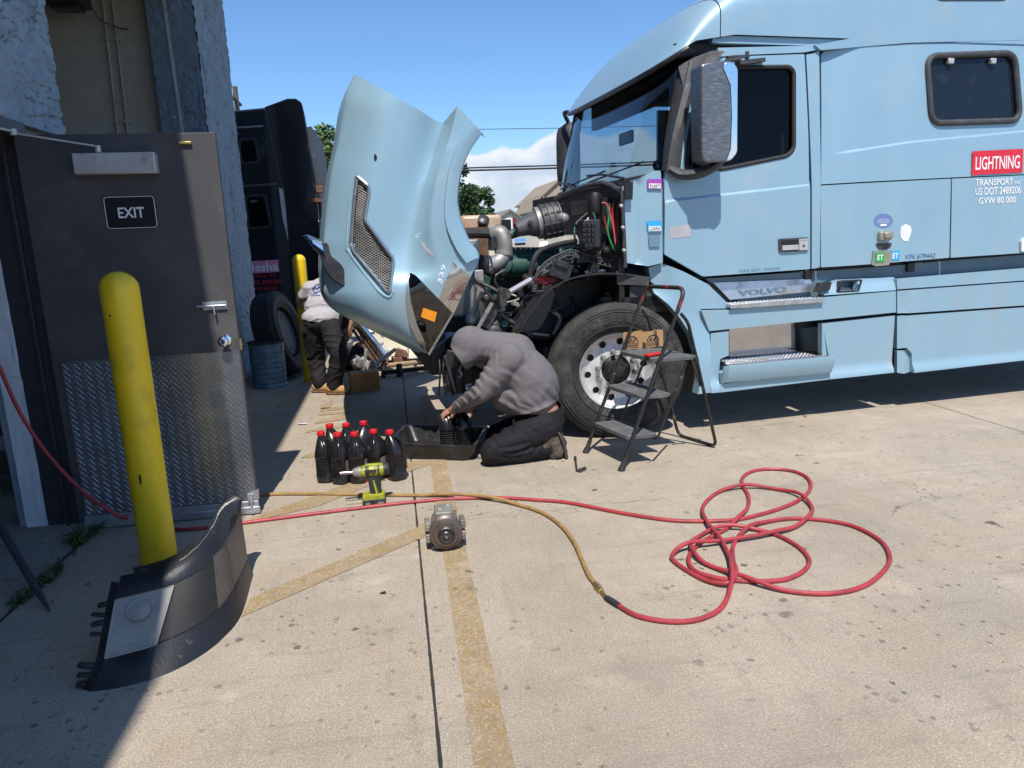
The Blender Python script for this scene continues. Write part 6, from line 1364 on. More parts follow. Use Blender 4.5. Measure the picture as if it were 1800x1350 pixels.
# ------------------------------------------------------------------ behind: tyre, drum, cartons, scrap
dm = G(470, 684); dm = V((dm.x, dm.y+.20, 0)); dru = thing('drum', 'dented blue steel drum beside the pillar', 'drum', dm)
h = .50; prof = []
for k in range(41):
    z = h*k/40; prof.append((.187+.0022*math.sin(z/h*math.pi*18)+(.006 if k in (0, 1, 39, 40) else 0), z))
mb = MB(); mb.lathe([(.17, .01)]+prof+[(.175, h), (.172, h-.02), (1e-5, h-.02)], dm, (0, 0, 1), 40); part('shell', mb, 'drum_blue', dru)
mb = MB(); mb.lathe([(.196, h-.012), (.199, h-.006), (.196, h+.004), (.184, h+.004)], dm, (0, 0, 1), 40); part('rim', mb, 'rubber', dru)
ty = thing('loose_tyre', 'worn truck tyre leaning on the pillar behind the drum', 'tyre', (-1.30, 8.62, 0))
mb = tyre_mb(.50, .27); rot = Matrix.Rotation(math.radians(80), 3, 'Z') @ Matrix.Rotation(math.radians(-14), 3, 'X'); o_ = V((-1.34, 8.62, .515)); mb.v = [o_+rot @ p for p in mb.v]; part('tyre', mb, 'rubber', ty)
mb = MB(); mb.lathe([(.285, -.06), (.27, -.075), (.24, -.03), (.15, -.01), (.14, -.03), (.11, -.03)], (0, 0, 0), (0, 1, 0), 40)
for k in range(5): a = k*2*math.pi/5; mb.box((.2*math.cos(a), -.04, .2*math.sin(a)), (.05, .05, .05))
mb.v = [o_+rot @ p for p in mb.v]; part('rim', mb, 'plastic_grey', ty)
def carton(px, py, w, d, h, rz_, label, mat='cardboard', flap=True):
    p = G(px, py); c = V((p.x, p.y+d*.5, 0)); t = thing('cardboard_box', label, 'box', c); Rz = Matrix.Rotation(rz_, 3, 'Z'); mb = MB(); mb.box(c+V((0, 0, h/2)), (w, d, h), Rz); part('carton', mb, mat, t)
    if flap: mb = MB(); mb.bar(c+Rz @ V((-w*.5, -d*.5, h)), c+Rz @ V((w*.55, -d*.62, h+.03)), .09, .004); mb.box(c+Rz @ V((-w*.5-.03, 0, h*.96)), (.10, d*.95, .004), Rz @ Matrix.Rotation(.35, 3, 'Y')); part('flap', mb, mat, t)
    mb = MB(); mb.box(c+V((0, 0, h*.62))+Rz @ V((0, -d*.5-.001, 0)), (w*.98, .002, .012), Rz); part('tape', mb, 'wood', t); return t
carton(641, 688, .30, .22, .19, .12, 'open brown cardboard carton on the ground by the bent person')
cr_ = thing('creeper_frame', 'flat black steel frame lying behind the hood shadow', 'frame', G(715, 664))
q = [G(674, 664), G(757, 655), G(752, 640), G(676, 646)]
mb = MB()
for i in range(4): mb.bar(q[i]+V((0, 0, .06)), q[(i+1) % 4]+V((0, 0, .06)), .035, .05)
for t in (.35, .7): mb.bar(q[0].lerp(q[1], t)+V((0, 0, .05)), q[3].lerp(q[2], t)+V((0, 0, .05)), .03, .03)
for i in range(4): mb.box(q[i]+V((0, 0, .03)), (.05, .05, .06))
part('tube_frame', mb, 'engine_black', cr_)
mb = MB(); a, b = q[0].lerp(q[3], .5)+V((.05, 0, .09)), q[1].lerp(q[2], .5)+V((-.15, 0, .09)); mb.bar(a, b, .12, .02); obj('wood_board', mb, 'wood', loc=a, label='short wooden board lying on the black frame', cat='board')
mb = MB(); p = G(703, 662); mb.lathe([(.035, 0), (.035, .14), (.03, .15), (1e-5, .15)], p, (0, 0, 1), 16); obj('spray_can', mb, 'engine_black', loc=p, label='small dark can standing at the frame', cat='can')
bp0 = G(690, 650); blk_ = thing('cream_barrier', 'cream plastic barrier partly hidden by the open hood', 'barrier', G(720, 640))
mb = MB(); c = G(725, 636); secs = []
for z, w in ((0, .26), (.1, .25), (.16, .20), (.46, .16), (.5, .12)): secs.append([V((c.x-.62, c.y+.12-w, z)), V((c.x+.55, c.y-w, z)), V((c.x+.55, c.y+w, z)), V((c.x-.62, c.y+.12+w, z))])
mb.loft(secs, sm=False); part('block', mb, 'cream', blk_, bevel=.03)
mb = MB(); mb.box((c.x-.05, c.y-.19, .26), (.012, .02, .48)); part('seam', mb, 'closer_paint', blk_)
# scrap heap items
def scrap(name, mb, mat, p, label, cat, **k): return obj(name, mb, mat, loc=(p.x, p.y, 0), label=label, cat=cat, **k)
p = G(655, 652); mb = MB(); mb.lathe([(.02, .0), (.10, .02), (.16, .07), (.17, .12), (.15, .13), (1e-5, .10)], V((p.x, p.y+.1, .14)), (-.1, -.7, .55), 24); scrap('hub_cover', mb, 'cast_alu', p, 'round grey steel cover in the scrap heap', 'metal cover')
p = G(680, 655); mb = MB(); mb.tube([V((p.x-.32, p.y+.2, .62)), V((p.x-.08, p.y+.05, .30))], .045, 14); mb.tube([V((p.x-.10, p.y+.06, .32)), V((p.x-.02, p.y, .20))], .03, 12); scrap('chrome_cylinder', mb, 'chrome', p, 'bright steel cylinder sticking up from the scrap heap', 'cylinder')
mb = MB()
for k in range(3): mb.bar(V((p.x-.40+k*.07, p.y+.2, .58-.03*k)), V((p.x-.12+k*.07, p.y+.05, .10)), .05, .012)
scrap('rusty_bracket', mb, 'rust', p, 'rusty flat bars leaning in the scrap heap', 'bracket')
p = G(664, 668); mb = MB(); mb.tube([V((p.x-.10, p.y, .13)), V((p.x+.22, p.y+.25, .30))], .022, 10); scrap('steel_tube', mb, 'cast_alu', p, 'short pale tube slanting above the cardboard carton', 'tube')
p = G(615, 655); mb = MB()
random.seed(31)
for k in range(9): ellip(mb, V((p.x+random.uniform(-.12, .35), p.y+random.uniform(0, .25), random.uniform(.05, .24))), (random.uniform(.08, .16), random.uniform(.08, .14), random.uniform(.06, .13)))
mb = fuse(mb, .02, 4); scrap('black_bag', mb, 'cloth_black', p, 'slumped black bag at the bent person’s feet', 'bag')
for k, (px, py, m_, nm) in enumerate(((628, 640, 'cast_alu', 'pale casting at the left of the scrap heap'), (645, 632, 'steel_dark', 'dark jagged casting at the top of the scrap heap'), (668, 640, 'galv', 'bright bracket in the middle of the scrap heap'), (640, 655, 'cast_alu', 'small pale flange low in the scrap heap'))):
    p = G(px, py+12); mb = MB(); random.seed(60+k)
    for _ in range(5): mb.box(V((p.x+random.uniform(-.1, .1), p.y+random.uniform(-.05, .1), .10+random.uniform(0, .38 if k < 3 else .1))), (random.uniform(.04, .16), random.uniform(.04, .14), random.uniform(.03, .12)), Matrix.Rotation(random.uniform(0, 3), 3, 'Y') @ Matrix.Rotation(random.uniform(0, 3), 3, 'Z'))
    mb.tube([V((p.x, p.y, .05)), V((p.x+.05, p.y, .35))], .02, 8); scrap('scrap_casting', mb, m_, p, nm, 'metal part', bevel=.006)
p = G(706, 643); mb = MB(); mb.box(V((p.x, p.y, .16)), (.13, .10, .10), Matrix.Rotation(.4, 3, 'Y')); mb.lathe([(.04, 0), (.04, .06)], V((p.x+.05, p.y-.03, .14)), (0, -1, .2), 12); mb.box(V((p.x-.02, p.y+.02, .06)), (.2, .16, .12)); scrap('brake_part', mb, 'rust', p, 'dark rusty casting on the ledge before the cream barrier', 'metal part', bevel=.01)

# scraps on the ground
for k, (px, py, w_, h_, m_, lb) in enumerate(((533, 746, .06, .035, 'sticker_white', 'crumpled white paper scrap on the sunlit concrete'), (674, 1044, .018, .012, 'plastic_grey', 'small dark plastic chip left of the long joint'), (1046, 862, .02, .012, 'wood', 'tiny brown leaf on the concrete below the ladder'))):
    p = G(px, py); mb = MB(); random.seed(90+k); a = random.random()*3
    q = [V((p.x+w_*math.cos(a+t*6.283/7)*random.uniform(.6, 1.1), p.y+h_*math.sin(a+t*6.283/7)*random.uniform(.6, 1.1), random.uniform(.003, .012))) for t in range(7)]; c = V((p.x, p.y, .010))
    mb.add(q+[c], [(i, (i+1) % 7, 7) for i in range(7)]); mb.add([x-V((0, 0, .0015)) for x in q]+[c-V((0, 0, .0015))], [((i+1) % 7, i, 7) for i in range(7)]); obj('litter_scrap', mb, m_, loc=(p.x, p.y, 0), label=lb, cat='litter')
# ------------------------------------------------------------------ people
def cut(mb, planes):
    """trim a skin with planes (point, normal): what lies on the normal's side goes"""
    me = bpy.data.meshes.new('c'); me.from_pydata([tuple(p) for p in mb.v], [], mb.f); bm = bmesh.new(); bm.from_mesh(me)
    for co, no, *test in planes:
        gset = list(bm.verts)+list(bm.edges)+list(bm.faces)
        if test:
            fs = [f for f in bm.faces if test[0](f.calc_center_median())]; vs = set(v for f in fs for v in f.verts); es = set(e for f in fs for e in f.edges); gset = list(vs)+list(es)+fs
        bmesh.ops.bisect_plane(bm, geom=gset, plane_co=V(co), plane_no=V(no), clear_outer=True)
    q = MB(); bm.verts.ensure_lookup_table(); bm.verts.index_update(); q.add([v.co.copy() for v in bm.verts], [tuple(v.index for v in f.verts) for f in bm.faces], 0, True); bm.free(); bpy.data.meshes.remove(me); return q
def folds(mb, fn):
    """push cloth along its normals"""
    for i, p in enumerate(mb.v): mb.v[i] = p+mb.n[i]*fn(p)
    return mb
def ridge(p, d, k, w, seed, amp):
    q = V((p.dot(V(d[0]))*k[0], p.dot(V(d[1]))*k[1], p.dot(V(d[2]))*k[2]))+V((seed, seed*.7, 0)); q += V((noise.noise(p*5+V((seed, 0, 0))), noise.noise(p*5+V((0, seed, 0))), 0))*w
    n_ = 1-abs(noise.noise(q))*2.2; return amp*(max(n_, 0)**2)
def hand(mb, wrist, palm, knuck_dir, side, curl, r=.0088, thumb=None):
    """palm plus four curled fingers of unequal length and a thumb from the side of the palm"""
    w, c = V(wrist), V(palm); kd = V(knuck_dir).normalized(); sd = V(side).normalized(); cu = V(curl).normalized()
    capsule(mb, w, .028, w.lerp(c, .6), .03); ellip(mb, c, (.044, .044, .022), Matrix((kd, sd, kd.cross(sd))).transposed())
    for i, ln in enumerate((.92, 1.0, .95, .78)):
        k0 = c+kd*.036+sd*(.031-.0205*i); k1 = k0+(kd*.75+cu*.45).normalized()*.038*ln; k2 = k1+(kd*.2+cu).normalized()*.028*ln; k3 = k2+(cu-kd*.45).normalized()*.022*ln
        capsule(mb, c+sd*(.025-.017*i), r*1.15, k0, r*1.1, 10, 4); capsule(mb, k0, r*1.08, k1, r, 10, 4); capsule(mb, k1, r, k2, r*.92, 10, 4); capsule(mb, k2, r*.92, k3, r*.8, 10, 4)
    t0 = c+sd*.034-kd*.022; t1 = t0+(sd*.55+kd*.6+cu*.35).normalized()*.034; t2 = t1+(kd*.6+cu*.7-sd*.15).normalized()*.028
    capsule(mb, c-kd*.02, .018, t0, .014, 10, 4); capsule(mb, t0, .013, t1, .0115, 10, 4); capsule(mb, t1, .0115, t2, .0095, 10, 4)
def head(mb, c, face, r=.098):
    f = V(face).normalized(); s = f.cross(V((0, 0, 1))).normalized(); u = s.cross(f); R_ = Matrix((f, s, u)).transposed(); c = V(c)
    ellip(mb, c, (r*1.02, r*.80, r*1.15), R_); ellip(mb, c+f*.030-u*.062, (.058, .05, .05), R_); capsule(mb, c+f*.096+u*.005, .010, c+f*.112-u*.022, .014, 10, 4)
    for k in (-1, 1): ellip(mb, c+f*.084+s*k*.034+u*.018, (.012, .020, .010), R_); ellip(mb, c+s*k*.08-f*.005, (.018, .009, .03), R_)
    ellip(mb, c+f*.092-u*.054, (.010, .024, .007), R_); ellip(mb, c+f*.088-u*.066, (.010, .022, .007), R_); ellip(mb, c+f*.078-u*.092, (.018, .022, .016), R_)
# ---- kneeling person in a grey hooded top
K = thing('person', 'person kneeling in a grey hooded top beside the drain pan', 'person', (.80, 4.85, 0))
Hd = PY(828, 608, 4.87); face = V((-.86, 0, -.50)); pel = PY(946, 742, 4.85); che = PY(898, 640, 4.87); bel = PY(921, 690, 4.85)
shN, shF = PY(884, 634, 4.67), PY(888, 622, 5.07); elN, elF = PY(846, 690, 4.70), PY(842, 684, 5.16); wrN, wrF = PY(801, 717, 4.93), PY(826, 722, 5.06)
hipN, hipF = PY(955, 752, 4.72), PY(950, 742, 4.98); knN, knF = PY(864, 782, 4.64), PY(872, 768, 5.02); anN, anF = PY(955, 793, 4.66), PY(962, 778, 5.00)
knN.z = .085; knF.z = .085; anN.z = .075; anF.z = .075
hp_ = V((-.9, 0, -.25)); pmN = wrN+(wrN-elN).normalized()*.065
mb = MB(); head(mb, Hd, face); capsule(mb, Hd+V((.03, 0, -.02)), .055, che.lerp(Hd, .55), .06); ellip(mb, che, (.13, .16, .15)); ellip(mb, bel, (.15, .17, .16)); ellip(mb, pel, (.150, .17, .150)); ellip(mb, pel.lerp(bel, .35)+V((.03, 0, 0)), (.158, .18, .12))
for a, b, c in ((shN+V((.05, .08, 0)), elN, wrN), (shF+V((.05, -.08, 0)), elF, wrF)): capsule(mb, a, .045, b, .034); capsule(mb, b, .034, c, .027)
for a, b, c in ((hipN, knN, anN), (hipF, knF, anF)): capsule(mb, a, .10, b, .06); capsule(mb, b, .06, c, .045)
hand(mb, wrN, pmN, (-.80, .35, -.25), (.25, -.9, -.1), (-.25, .1, -.95)); hand(mb, wrF, wrF+(wrF-elF).normalized()*.06, (-.7, -.2, -.6), (0, .9, .2), (-.1, .0, -1))
obj('body', fuse(mb, .0055, 3), 'skin', K)
# top: torso, hood, sleeves
mb = MB(); ellip(mb, PY(922, 664, 4.86), (.30, .232, .205), Matrix.Rotation(.83, 3, 'Y')); capsule(mb, PY(848, 606, 4.87), .105, PY(905, 622, 4.87), .15); ellip(mb, che, (.185, .215, .19), Matrix.Rotation(-.6, 3, 'Y')); ellip(mb, bel, (.205, .225, .20)); ellip(mb, bel.lerp(pel, .55), (.20, .225, .17)); ellip(mb, PY(905, 625, 4.87), (.16, .21, .12), Matrix.Rotation(.5, 3, 'Y')); ellip(mb, PY(880, 690, 4.85), (.09, .17, .12))
capsule(mb, shN+V((.05, .06, 0)), .115, elN, .072); capsule(mb, elN, .070, wrN, .046); capsule(mb, shF+V((.03, -.03, 0)), .105, elF, .070); capsule(mb, elF, .070, wrF, .046)
ellip(mb, Hd+V((.0, 0, .006)), (.142, .116, .135), Matrix.Rotation(.35, 3, 'Y')); capsule(mb, Hd+V((.03, 0, .0)), .108, che.lerp(Hd, .45)+V((.02, 0, .05)), .125); capsule(mb, Hd+V((-.02, 0, -.03)), .112, Hd+V((-.075, 0, -.07)), .105)
top = fuse(mb, .008, 22)
d3 = ((.60, 0, .80), (.80, 0, -.60), (0, 1, 0))
FOLD = [  # creases of the cloth, traced on the near side: points, depth, width
    ([(866, 597), (874, 622), (873, 655), (863, 690)], .004, 2.2), ([(864, 668), (885, 682), (905, 697), (914, 714)], .011, 4.), ([(862, 688), (884, 704), (908, 718), (936, 728)], .010, 4.), ([(872, 648), (895, 655), (920, 672)], .006, 4.), ([(866, 708), (886, 722), (905, 730)], .009, 3.5),
    ([(948, 684), (962, 698), (972, 716)], .007, 4.), ([(926, 700), (942, 714), (950, 728)], .008, 4.), ([(900, 705), (925, 716), (958, 722)], .006, 3.5), ([(965, 672), (978, 692), (984, 708)], .006, 4.), ([(890, 610), (915, 618), (940, 640)], .005, 5.), ([(905, 640), (930, 652), (950, 674)], .005, 5.),
    ([(832, 644), (846, 654), (858, 668)], .008, 3.), ([(826, 656), (840, 668), (850, 682)], .009, 3.), ([(820, 670), (834, 681), (846, 694)], .009, 3.), ([(815, 684), (828, 693), (836, 704)], .008, 2.6), ([(806, 694), (818, 703), (824, 712)], .007, 2.4), ([(797, 702), (806, 712), (810, 720)], .006, 2.), ([(840, 640), (856, 646), (868, 656)], .006, 3.), ([(848, 690), (840, 700), (828, 708)], .007, 3.),
    ([(852, 590), (852, 610), (842, 634)], .005, 4.), ([(862, 596), (862, 616), (854, 638)], .006, 4.), ([(826, 590), (818, 606), (808, 622)], .0025, 3.5), ([(848, 628), (834, 636), (818, 638)], .003, 3.)]
def smooth_folds(F): return [([(p.x, p.y) for p in cr([V(q) for q in l], 5)], a, w) for l, a, w in F]
FOLD = smooth_folds(FOLD)
def tf(p, FOLD=FOLD):
    x, y = pix(p); f = .0018*noise.noise(p*11)+.0016*noise.noise(V((p.x*9, p.y*9, p.z*26)))
    for l, a, w in FOLD:
        bd = 1e9
        for i in range(len(l)-1):
            ax_, ay_ = l[i]; bx, by = l[i+1]; dx, dy_ = bx-ax_, by-ay_; ll = dx*dx+dy_*dy_+1e-9; t = max(0, min(1, ((x-ax_)*dx+(y-ay_)*dy_)/ll)); ex, ey = x-ax_-t*dx, y-ay_-t*dy_; d2 = ex*ex+ey*ey
            if d2 < bd: bd = d2; sg = 1 if dx*ey-dy_*ex > 0 else -1; tt = (i+t)/(len(l)-1)
        d = math.sqrt(bd)
        if d < 4*w: f += a*sg*(d/w)*math.exp(.5-(d/w)**2/1.6)*math.sin(math.pi*min(max(tt, .04), .96))**.7*.8
    return f
folds(top, tf)
tors = (che-pel).normalized(); hem = PY(930, 722, 4.7); hemn = V((.34, 0, -1)).normalized()
wd = (wrN-elN).normalized(); wdF = (wrF-elF).normalized()
top = cut(top, [(Hd+face.normalized()*.122, face, lambda p: (p-Hd).length < .24), (PY(929, 719, 4.75), V((.22, 0, -1)), lambda p: p.x > .62), (wrN-wd*.012, wd, lambda p: (p-wrN).length < .10), (wrF-wdF*.012, wdF, lambda p: (p-wrF).length < .10)])
to = obj('hooded_top', top, 'shirt_grey', K); so_ = to.modifiers.new('cloth', 'SOLIDIFY'); so_.thickness = .006; so_.offset = -1
# trousers
mb = MB(); ellip(mb, pel+V((.010, 0, .03)), (.185, .215, .19), Matrix.Rotation(.15, 3, 'Y'))
for a, b, c in ((hipN, knN, anN), (hipF, knF, anF)):
    capsule(mb, a, .135, b+V((.02, 0, .02)), .093); capsule(mb, b, .085, b.lerp(c, .5)+V((0, 0, .005)), .08); capsule(mb, b.lerp(c, .5), .08, c, .062)
tr_ = fuse(mb, .008, 12)
TF = smooth_folds([([(872, 742), (890, 752), (902, 770)], .010, 3.5), ([(862, 756), (880, 768), (890, 786)], .011, 3.5), ([(858, 770), (872, 784), (880, 800)], .009, 3.), ([(890, 800), (915, 796), (945, 786)], .009, 3.), ([(880, 790), (905, 788), (935, 778)], .012, 3.5), ([(912, 744), (932, 758), (942, 776)], .010, 4.), ([(940, 742), (955, 757), (960, 775)], .009, 3.5), ([(922, 803), (929, 792), (938, 782)], .008, 2.5), ([(938, 803), (944, 792), (952, 784)], .008, 2.5), ([(885, 745), (915, 752), (950, 748)], .006, 3.), ([(868, 802), (890, 808), (915, 806)], .006, 2.5)])
folds(tr_, lambda p: tf(p, TF)+ridge(p, ((.85, 0, -.5), (.5, 0, .85), (0, 1, 0)), (5, 15, 7), .9, 2.2, .004)-.002)
tr_ = cut(tr_, [(PY(945, 723, 4.75), V((-.10, 0, 1)), lambda p: p.x > .70 and p.z > .24)])
for p in tr_.v: p.z = max(p.z, .003)
obj('trousers', tr_, 'trousers_black', K)
mb = MB(); q = PY(903, 742, 4.645); mb.box(q+V((0, .01, -.01)), (.012, .012, .05)); obj('belt_loop', mb, 'trousers_black', K, bevel=.002)
def boot(c0, yy, lab, mat):
    """boot with the toes tucked under, sole upright behind"""
    hl_, bl_, to_ = PY(968, 766, yy), PY(980, 795, yy), PY(962, 803, yy)
    bl_.z = max(bl_.z, .055); to_.z = .034
    mb = MB(); capsule(mb, c0+V((-.02, 0, .01)), .055, hl_, .05); capsule(mb, hl_, .048, bl_, .050); capsule(mb, bl_, .045, to_+V((.045, 0, 0)), .033); ellip(mb, hl_+V((.0, 0, .01)), (.05, .045, .05)); ellip(mb, hl_.lerp(bl_, .5), (.05, .052, .075)); o = fuse(mb, .007, 4)
    folds(o, lambda p: ridge(p, ((1, 0, 0), (0, 0, 1), (0, 1, 0)), (12, 22, 8), .5, 4., .003)); b = obj('boot', o, mat, K, label=lab)
    mb = MB(); a, z = hl_+V((.052, 0, .03)), V((bl_.x+.058, yy, .008)); secs = []
    for k in range(11):
        t = k/10; w = .040+.010*math.sin(math.pi*min(1, t*1.15)); x = a.lerp(z, t)+V((.010*math.sin(math.pi*t), 0, 0)); g_ = .004 if k % 2 else 0.
        secs.append([x+V((-.012, -w, .003)), x+V((.008+g_, -w*.96, -.002)), x+V((.008+g_, w*.96, -.002)), x+V((-.012, w, .003))])
    mb.loft(secs, sm=False); obj('sole', mb, 'boot_sole', b, bevel=.002)
    mb = MB()
    for k in range(4):
        q = hl_.lerp(bl_, .1+.22*k)+V((-.048, -.01, -.004)); mb.tube(cr([q+V((.02, -.042, .012)), q+V((0, -.02, .0)), q+V((.0, .03, .005))], 3), .0035, 5)
    obj('laces', mb, 'boot_sole', b)
boot(anN, 4.655, 'near scuffed brown work boot', 'boot_brown'); boot(anF, 5.0, 'far brown work boot', 'boot_brown')
# ---- person bent over the scrap
Q = thing('person', 'person bending over in a white shirt and dark trousers by the bollard', 'person', (-.72, 7.5, 0))
pel = PY(566, 566, 7.55); che = PY(572, 520, 7.82); shL, shR = PY(548, 508, 7.80), PY(612, 505, 7.95); Hd = PY(612, 490, 8.20)
elL, elR = PY(526, 530, 7.90), PY(622, 548, 8.05); wrL, wrR = PY(552, 560, 8.25), PY(613, 577, 8.0)
hL, hR = PY(552, 578, 7.58), PY(584, 578, 7.48); kL, kR = PY(556, 630, 7.66), PY(596, 622, 7.34); aL, aR = PY(562, 672, 7.58), PY(588, 676, 7.42); aL.z = .10; aR.z = .10
mb = MB(); head(mb, Hd, (.3, .75, -.55)); capsule(mb, Hd, .055, che.lerp(Hd, .5), .06); ellip(mb, che, (.15, .13, .17)); ellip(mb, pel, (.16, .13, .12))
for a, b, c in ((shL, elL, wrL), (shR, elR, wrR)): capsule(mb, a, .052, b, .042); capsule(mb, b, .04, c, .028)
for a, b, c in ((hL, kL, aL), (hR, kR, aR)): capsule(mb, a, .08, b, .055); capsule(mb, b, .05, c, .04)
hand(mb, wrR, wrR+V((-.02, .0, -.06)), (-.2, .1, -.9), (.9, .2, -.1), (-.6, .2, -.6)); hand(mb, wrL, wrL+V((.02, .02, -.055)), (.2, .2, -.9), (-.9, .2, 0), (.4, .3, -.7))
obj('body', fuse(mb, .007, 3), 'skin', Q)
mb = MB(); ellip(mb, che, (.20, .17, .20)); ellip(mb, che.lerp(pel, .5), (.195, .165, .18)); ellip(mb, pel+V((0, 0, .05)), (.20, .165, .10)); ellip(mb, che+V((.05, .1, .04)), (.2, .16, .13)); capsule(mb, shL, .09, shL.lerp(elL, .62), .075); capsule(mb, shR, .09, shR.lerp(elR, .62), .075)
sh_ = fuse(mb, .012, 6); folds(sh_, lambda p: ridge(p, ((1, 0, .2), (-.2, 0, 1), (0, 1, 0)), (5, 14, 6), .9, 6.1, .010)); d1, d2 = (elL-shL).normalized(), (elR-shR).normalized()
sh_ = cut(sh_, [(pel+V((0, 0, .012)), V((-.15, 0, -1)), lambda p: p.z < pel.z+.2), (shL.lerp(elL, .62), d1, lambda p: (p-shL.lerp(elL, .62)).length < .12), (shR.lerp(elR, .62), d2, lambda p: (p-shR.lerp(elR, .62)).length < .12)])
st_ = obj('shirt', sh_, 'shirt_white', Q); so_ = st_.modifiers.new('cloth', 'SOLIDIFY'); so_.thickness = .006; so_.offset = -1
# printed marks on the back, lying on the cloth
from mathutils.bvhtree import BVHTree
def on_cloth(o, px, py):
    bv = on_cloth.c.get(o.name)
    if bv is None:
        b0_ = base_loc(o); bv = BVHTree.FromPolygons([v.co+b0_ for v in o.data.vertices], [tuple(p.vertices) for p in o.data.polygons]); on_cloth.c[o.name] = bv
    h = bv.ray_cast(CP, ray(px, py).normalized()); return (h[0]-ray(px, py).normalized()*.006) if h[0] else None
on_cloth.c = {}
mb = MB()
for l in ([(549, 507), (556, 501), (563, 499), (571, 500)], [(550, 510), (554, 504), (557, 508), (561, 503), (564, 507), (569, 503)], [(552, 514), (558, 513), (565, 511), (572, 509)], [(546, 516), (552, 517), (558, 516)], [(548, 505), (551, 512)], [(566, 498), (567, 508)], [(547, 520), (563, 519)]):
    pts = [on_cloth(st_, *p) for p in cr([V(p) for p in l], 3) for p in [(p.x, p.y)]]; pts = [p for p in pts if p]
    if len(pts) > 2: mb.tube(pts, .006, 4)
if mb.v: obj('shirt_print', mb, 'shirt_print', st_)
mb = MB(); ellip(mb, pel+V((0, .01, .0)), (.19, .16, .12))
for a, b, c in ((hL, kL, aL), (hR, kR, aR)): capsule(mb, a, .125, b, .092); capsule(mb, b, .09, c, .075)
tr_ = fuse(mb, .012, 6); folds(tr_, lambda p: ridge(p, ((1, 0, .3), (-.3, 0, 1), (0, 1, 0)), (6, 13, 7), .9, 4.4, .013)); obj('trousers', tr_, 'trousers_grey', Q)
for c, dx, lb in ((aL, -.02, 'left tan work boot'), (aR, -.03, 'right tan work boot')):
    b0_ = V((c.x, c.y, .06)); mb = MB(); capsule(mb, c+V((0, 0, .05)), .058, b0_, .055); capsule(mb, b0_, .055, b0_+V((.10, -.03, -.012)), .046); capsule(mb, b0_+V((-.045, .01, 0)), .045, b0_, .05); o = fuse(mb, .009, 4)
    for p in o.v: p.z = max(p.z, .026)
    b = obj('boot', o, 'boot_tan', Q, label=lb); mb = MB(); capsule(mb, b0_+V((-.05, .012, 0)), .05, b0_+V((.105, -.031, 0)), .05)
    for p in mb.v: p.z = min(max((p.z-.06)*.3+.014, .001), .03)
    obj('sole', mb, 'rust', b)
mb = MB(); ellip(mb, PY(604, 562, 7.35), (.05, .04, .10)); obj('tool_pouch', fuse(mb, .012, 2), 'cloth_black', Q)
# ------------------------------------------------------------------ black truck behind the pillar
BY = 11.2
bt = thing('black_truck', 'black sleeper truck parked behind the pillar with a pink name sign', 'truck', (PY(480, 600, BY).x, BY, 0))
def bq(px, py, d=0.): return PY(px, py, BY+d)
def bpan(name, pxs, d, mat, th=.06, r=0., parent=None, label=None, bev=0):
    q = [V((bq(*p, d).x, bq(*p, d).z)) for p in pxs]
    if r: q = rpoly(q, r)
    mb = MB(); mb.prism(q, lambda x, z: (x, BY+d, z), (0, th, 0)); return part(name, mb, mat, parent or bt, label=label, bevel=bev)
bpan('sleeper_side', [(250, 240), (340, 205), (410, 194), (462, 189), (485, 189), (530, 240), (545, 330), (560, 560), (560, 615), (250, 640)], 0., 'paint_black', 2.3, bev=.03)
bpan('side_extender', [(464, 188), (505, 173), (520, 173), (530, 180), (535, 200), (556, 318), (566, 450), (566, 560), (517, 560), (499, 330), (492, 318)], -.03, 'paint_black', .10, bev=.015)
bpan('rear_fairing', [(538, 224), (547, 222), (562, 330), (570, 420), (572, 540), (566, 540), (558, 330)], .10, 'plastic_grey', 2.0)
for k, w in enumerate(([(420, 246), (448, 243), (456, 285), (424, 289)], [(431, 345), (466, 343), (476, 398), (437, 403)])):
    wo = bpan('window', w, -.012, 'glass_sleeper', .01, .06); bpan('pane_back', w, -.004, 'engine_black', .002, .06, wo)
    q = rpoly([V((bq(*p).x, bq(*p).z)) for p in w], .06); mb = MB(); mb.tube([(p.x, BY-.012, p.y) for p in q], .022, 8, closed=True); part('window_seal', mb, 'rubber', wo)
bpan('trim_line', [(412, 223), (462, 220), (463, 222.5), (412, 226)], -.02, 'chrome_worn', .02)
bpan('trim_line', [(424, 325), (488, 321), (490, 325), (425, 329)], -.02, 'plastic_grey', .02)
bpan('grey_pillar', [(490, 330), (497, 332), (512, 430), (508, 430), (497, 385)], -.02, 'closer_paint', .015)
bpan('door_latch', [(440, 352), (451, 351), (451, 355), (440, 356)], -.03, 'chrome', .02)
sg = bpan('name_sign', [(425, 460), (489, 456.5), (491, 478), (428, 482)], -.015, 'vinyl_pink', .01)
mb = MB(); text_mb(mb, 'Nesha', [bq(432, 479, -.02), bq(489, 475, -.02), bq(487, 460, -.02), bq(430, 464, -.02)], bold=.015); part('lettering', mb, 'white_ink', sg)
for s, bx in (('Logistics, Inc', [(432, 490), (486, 487), (485, 480), (431, 483)]), ('DOT 2892784', [(438, 502), (494, 498), (493, 491), (437, 494)]), ('GVW 80,000', [(440, 513), (487, 509), (486, 503), (439, 506)])):
    mb = MB(); text_mb(mb, s, [bq(*p, -.004) for p in bx]); part('lettering', mb, 'vinyl_red', bt)
mb = MB(); mb.tube([bq(563, 388, -.05), bq(568, 392, -.05), bq(571, 430, -.05), bq(571, 470, -.05)], .02, 8); part('grab_rail', mb, 'chrome', bt)
mb = MB(); mb.box(bq(562, 333, -.06), (.10, .08, .10)); part('marker_lamp', mb, 'rust', bt, bevel=.01)
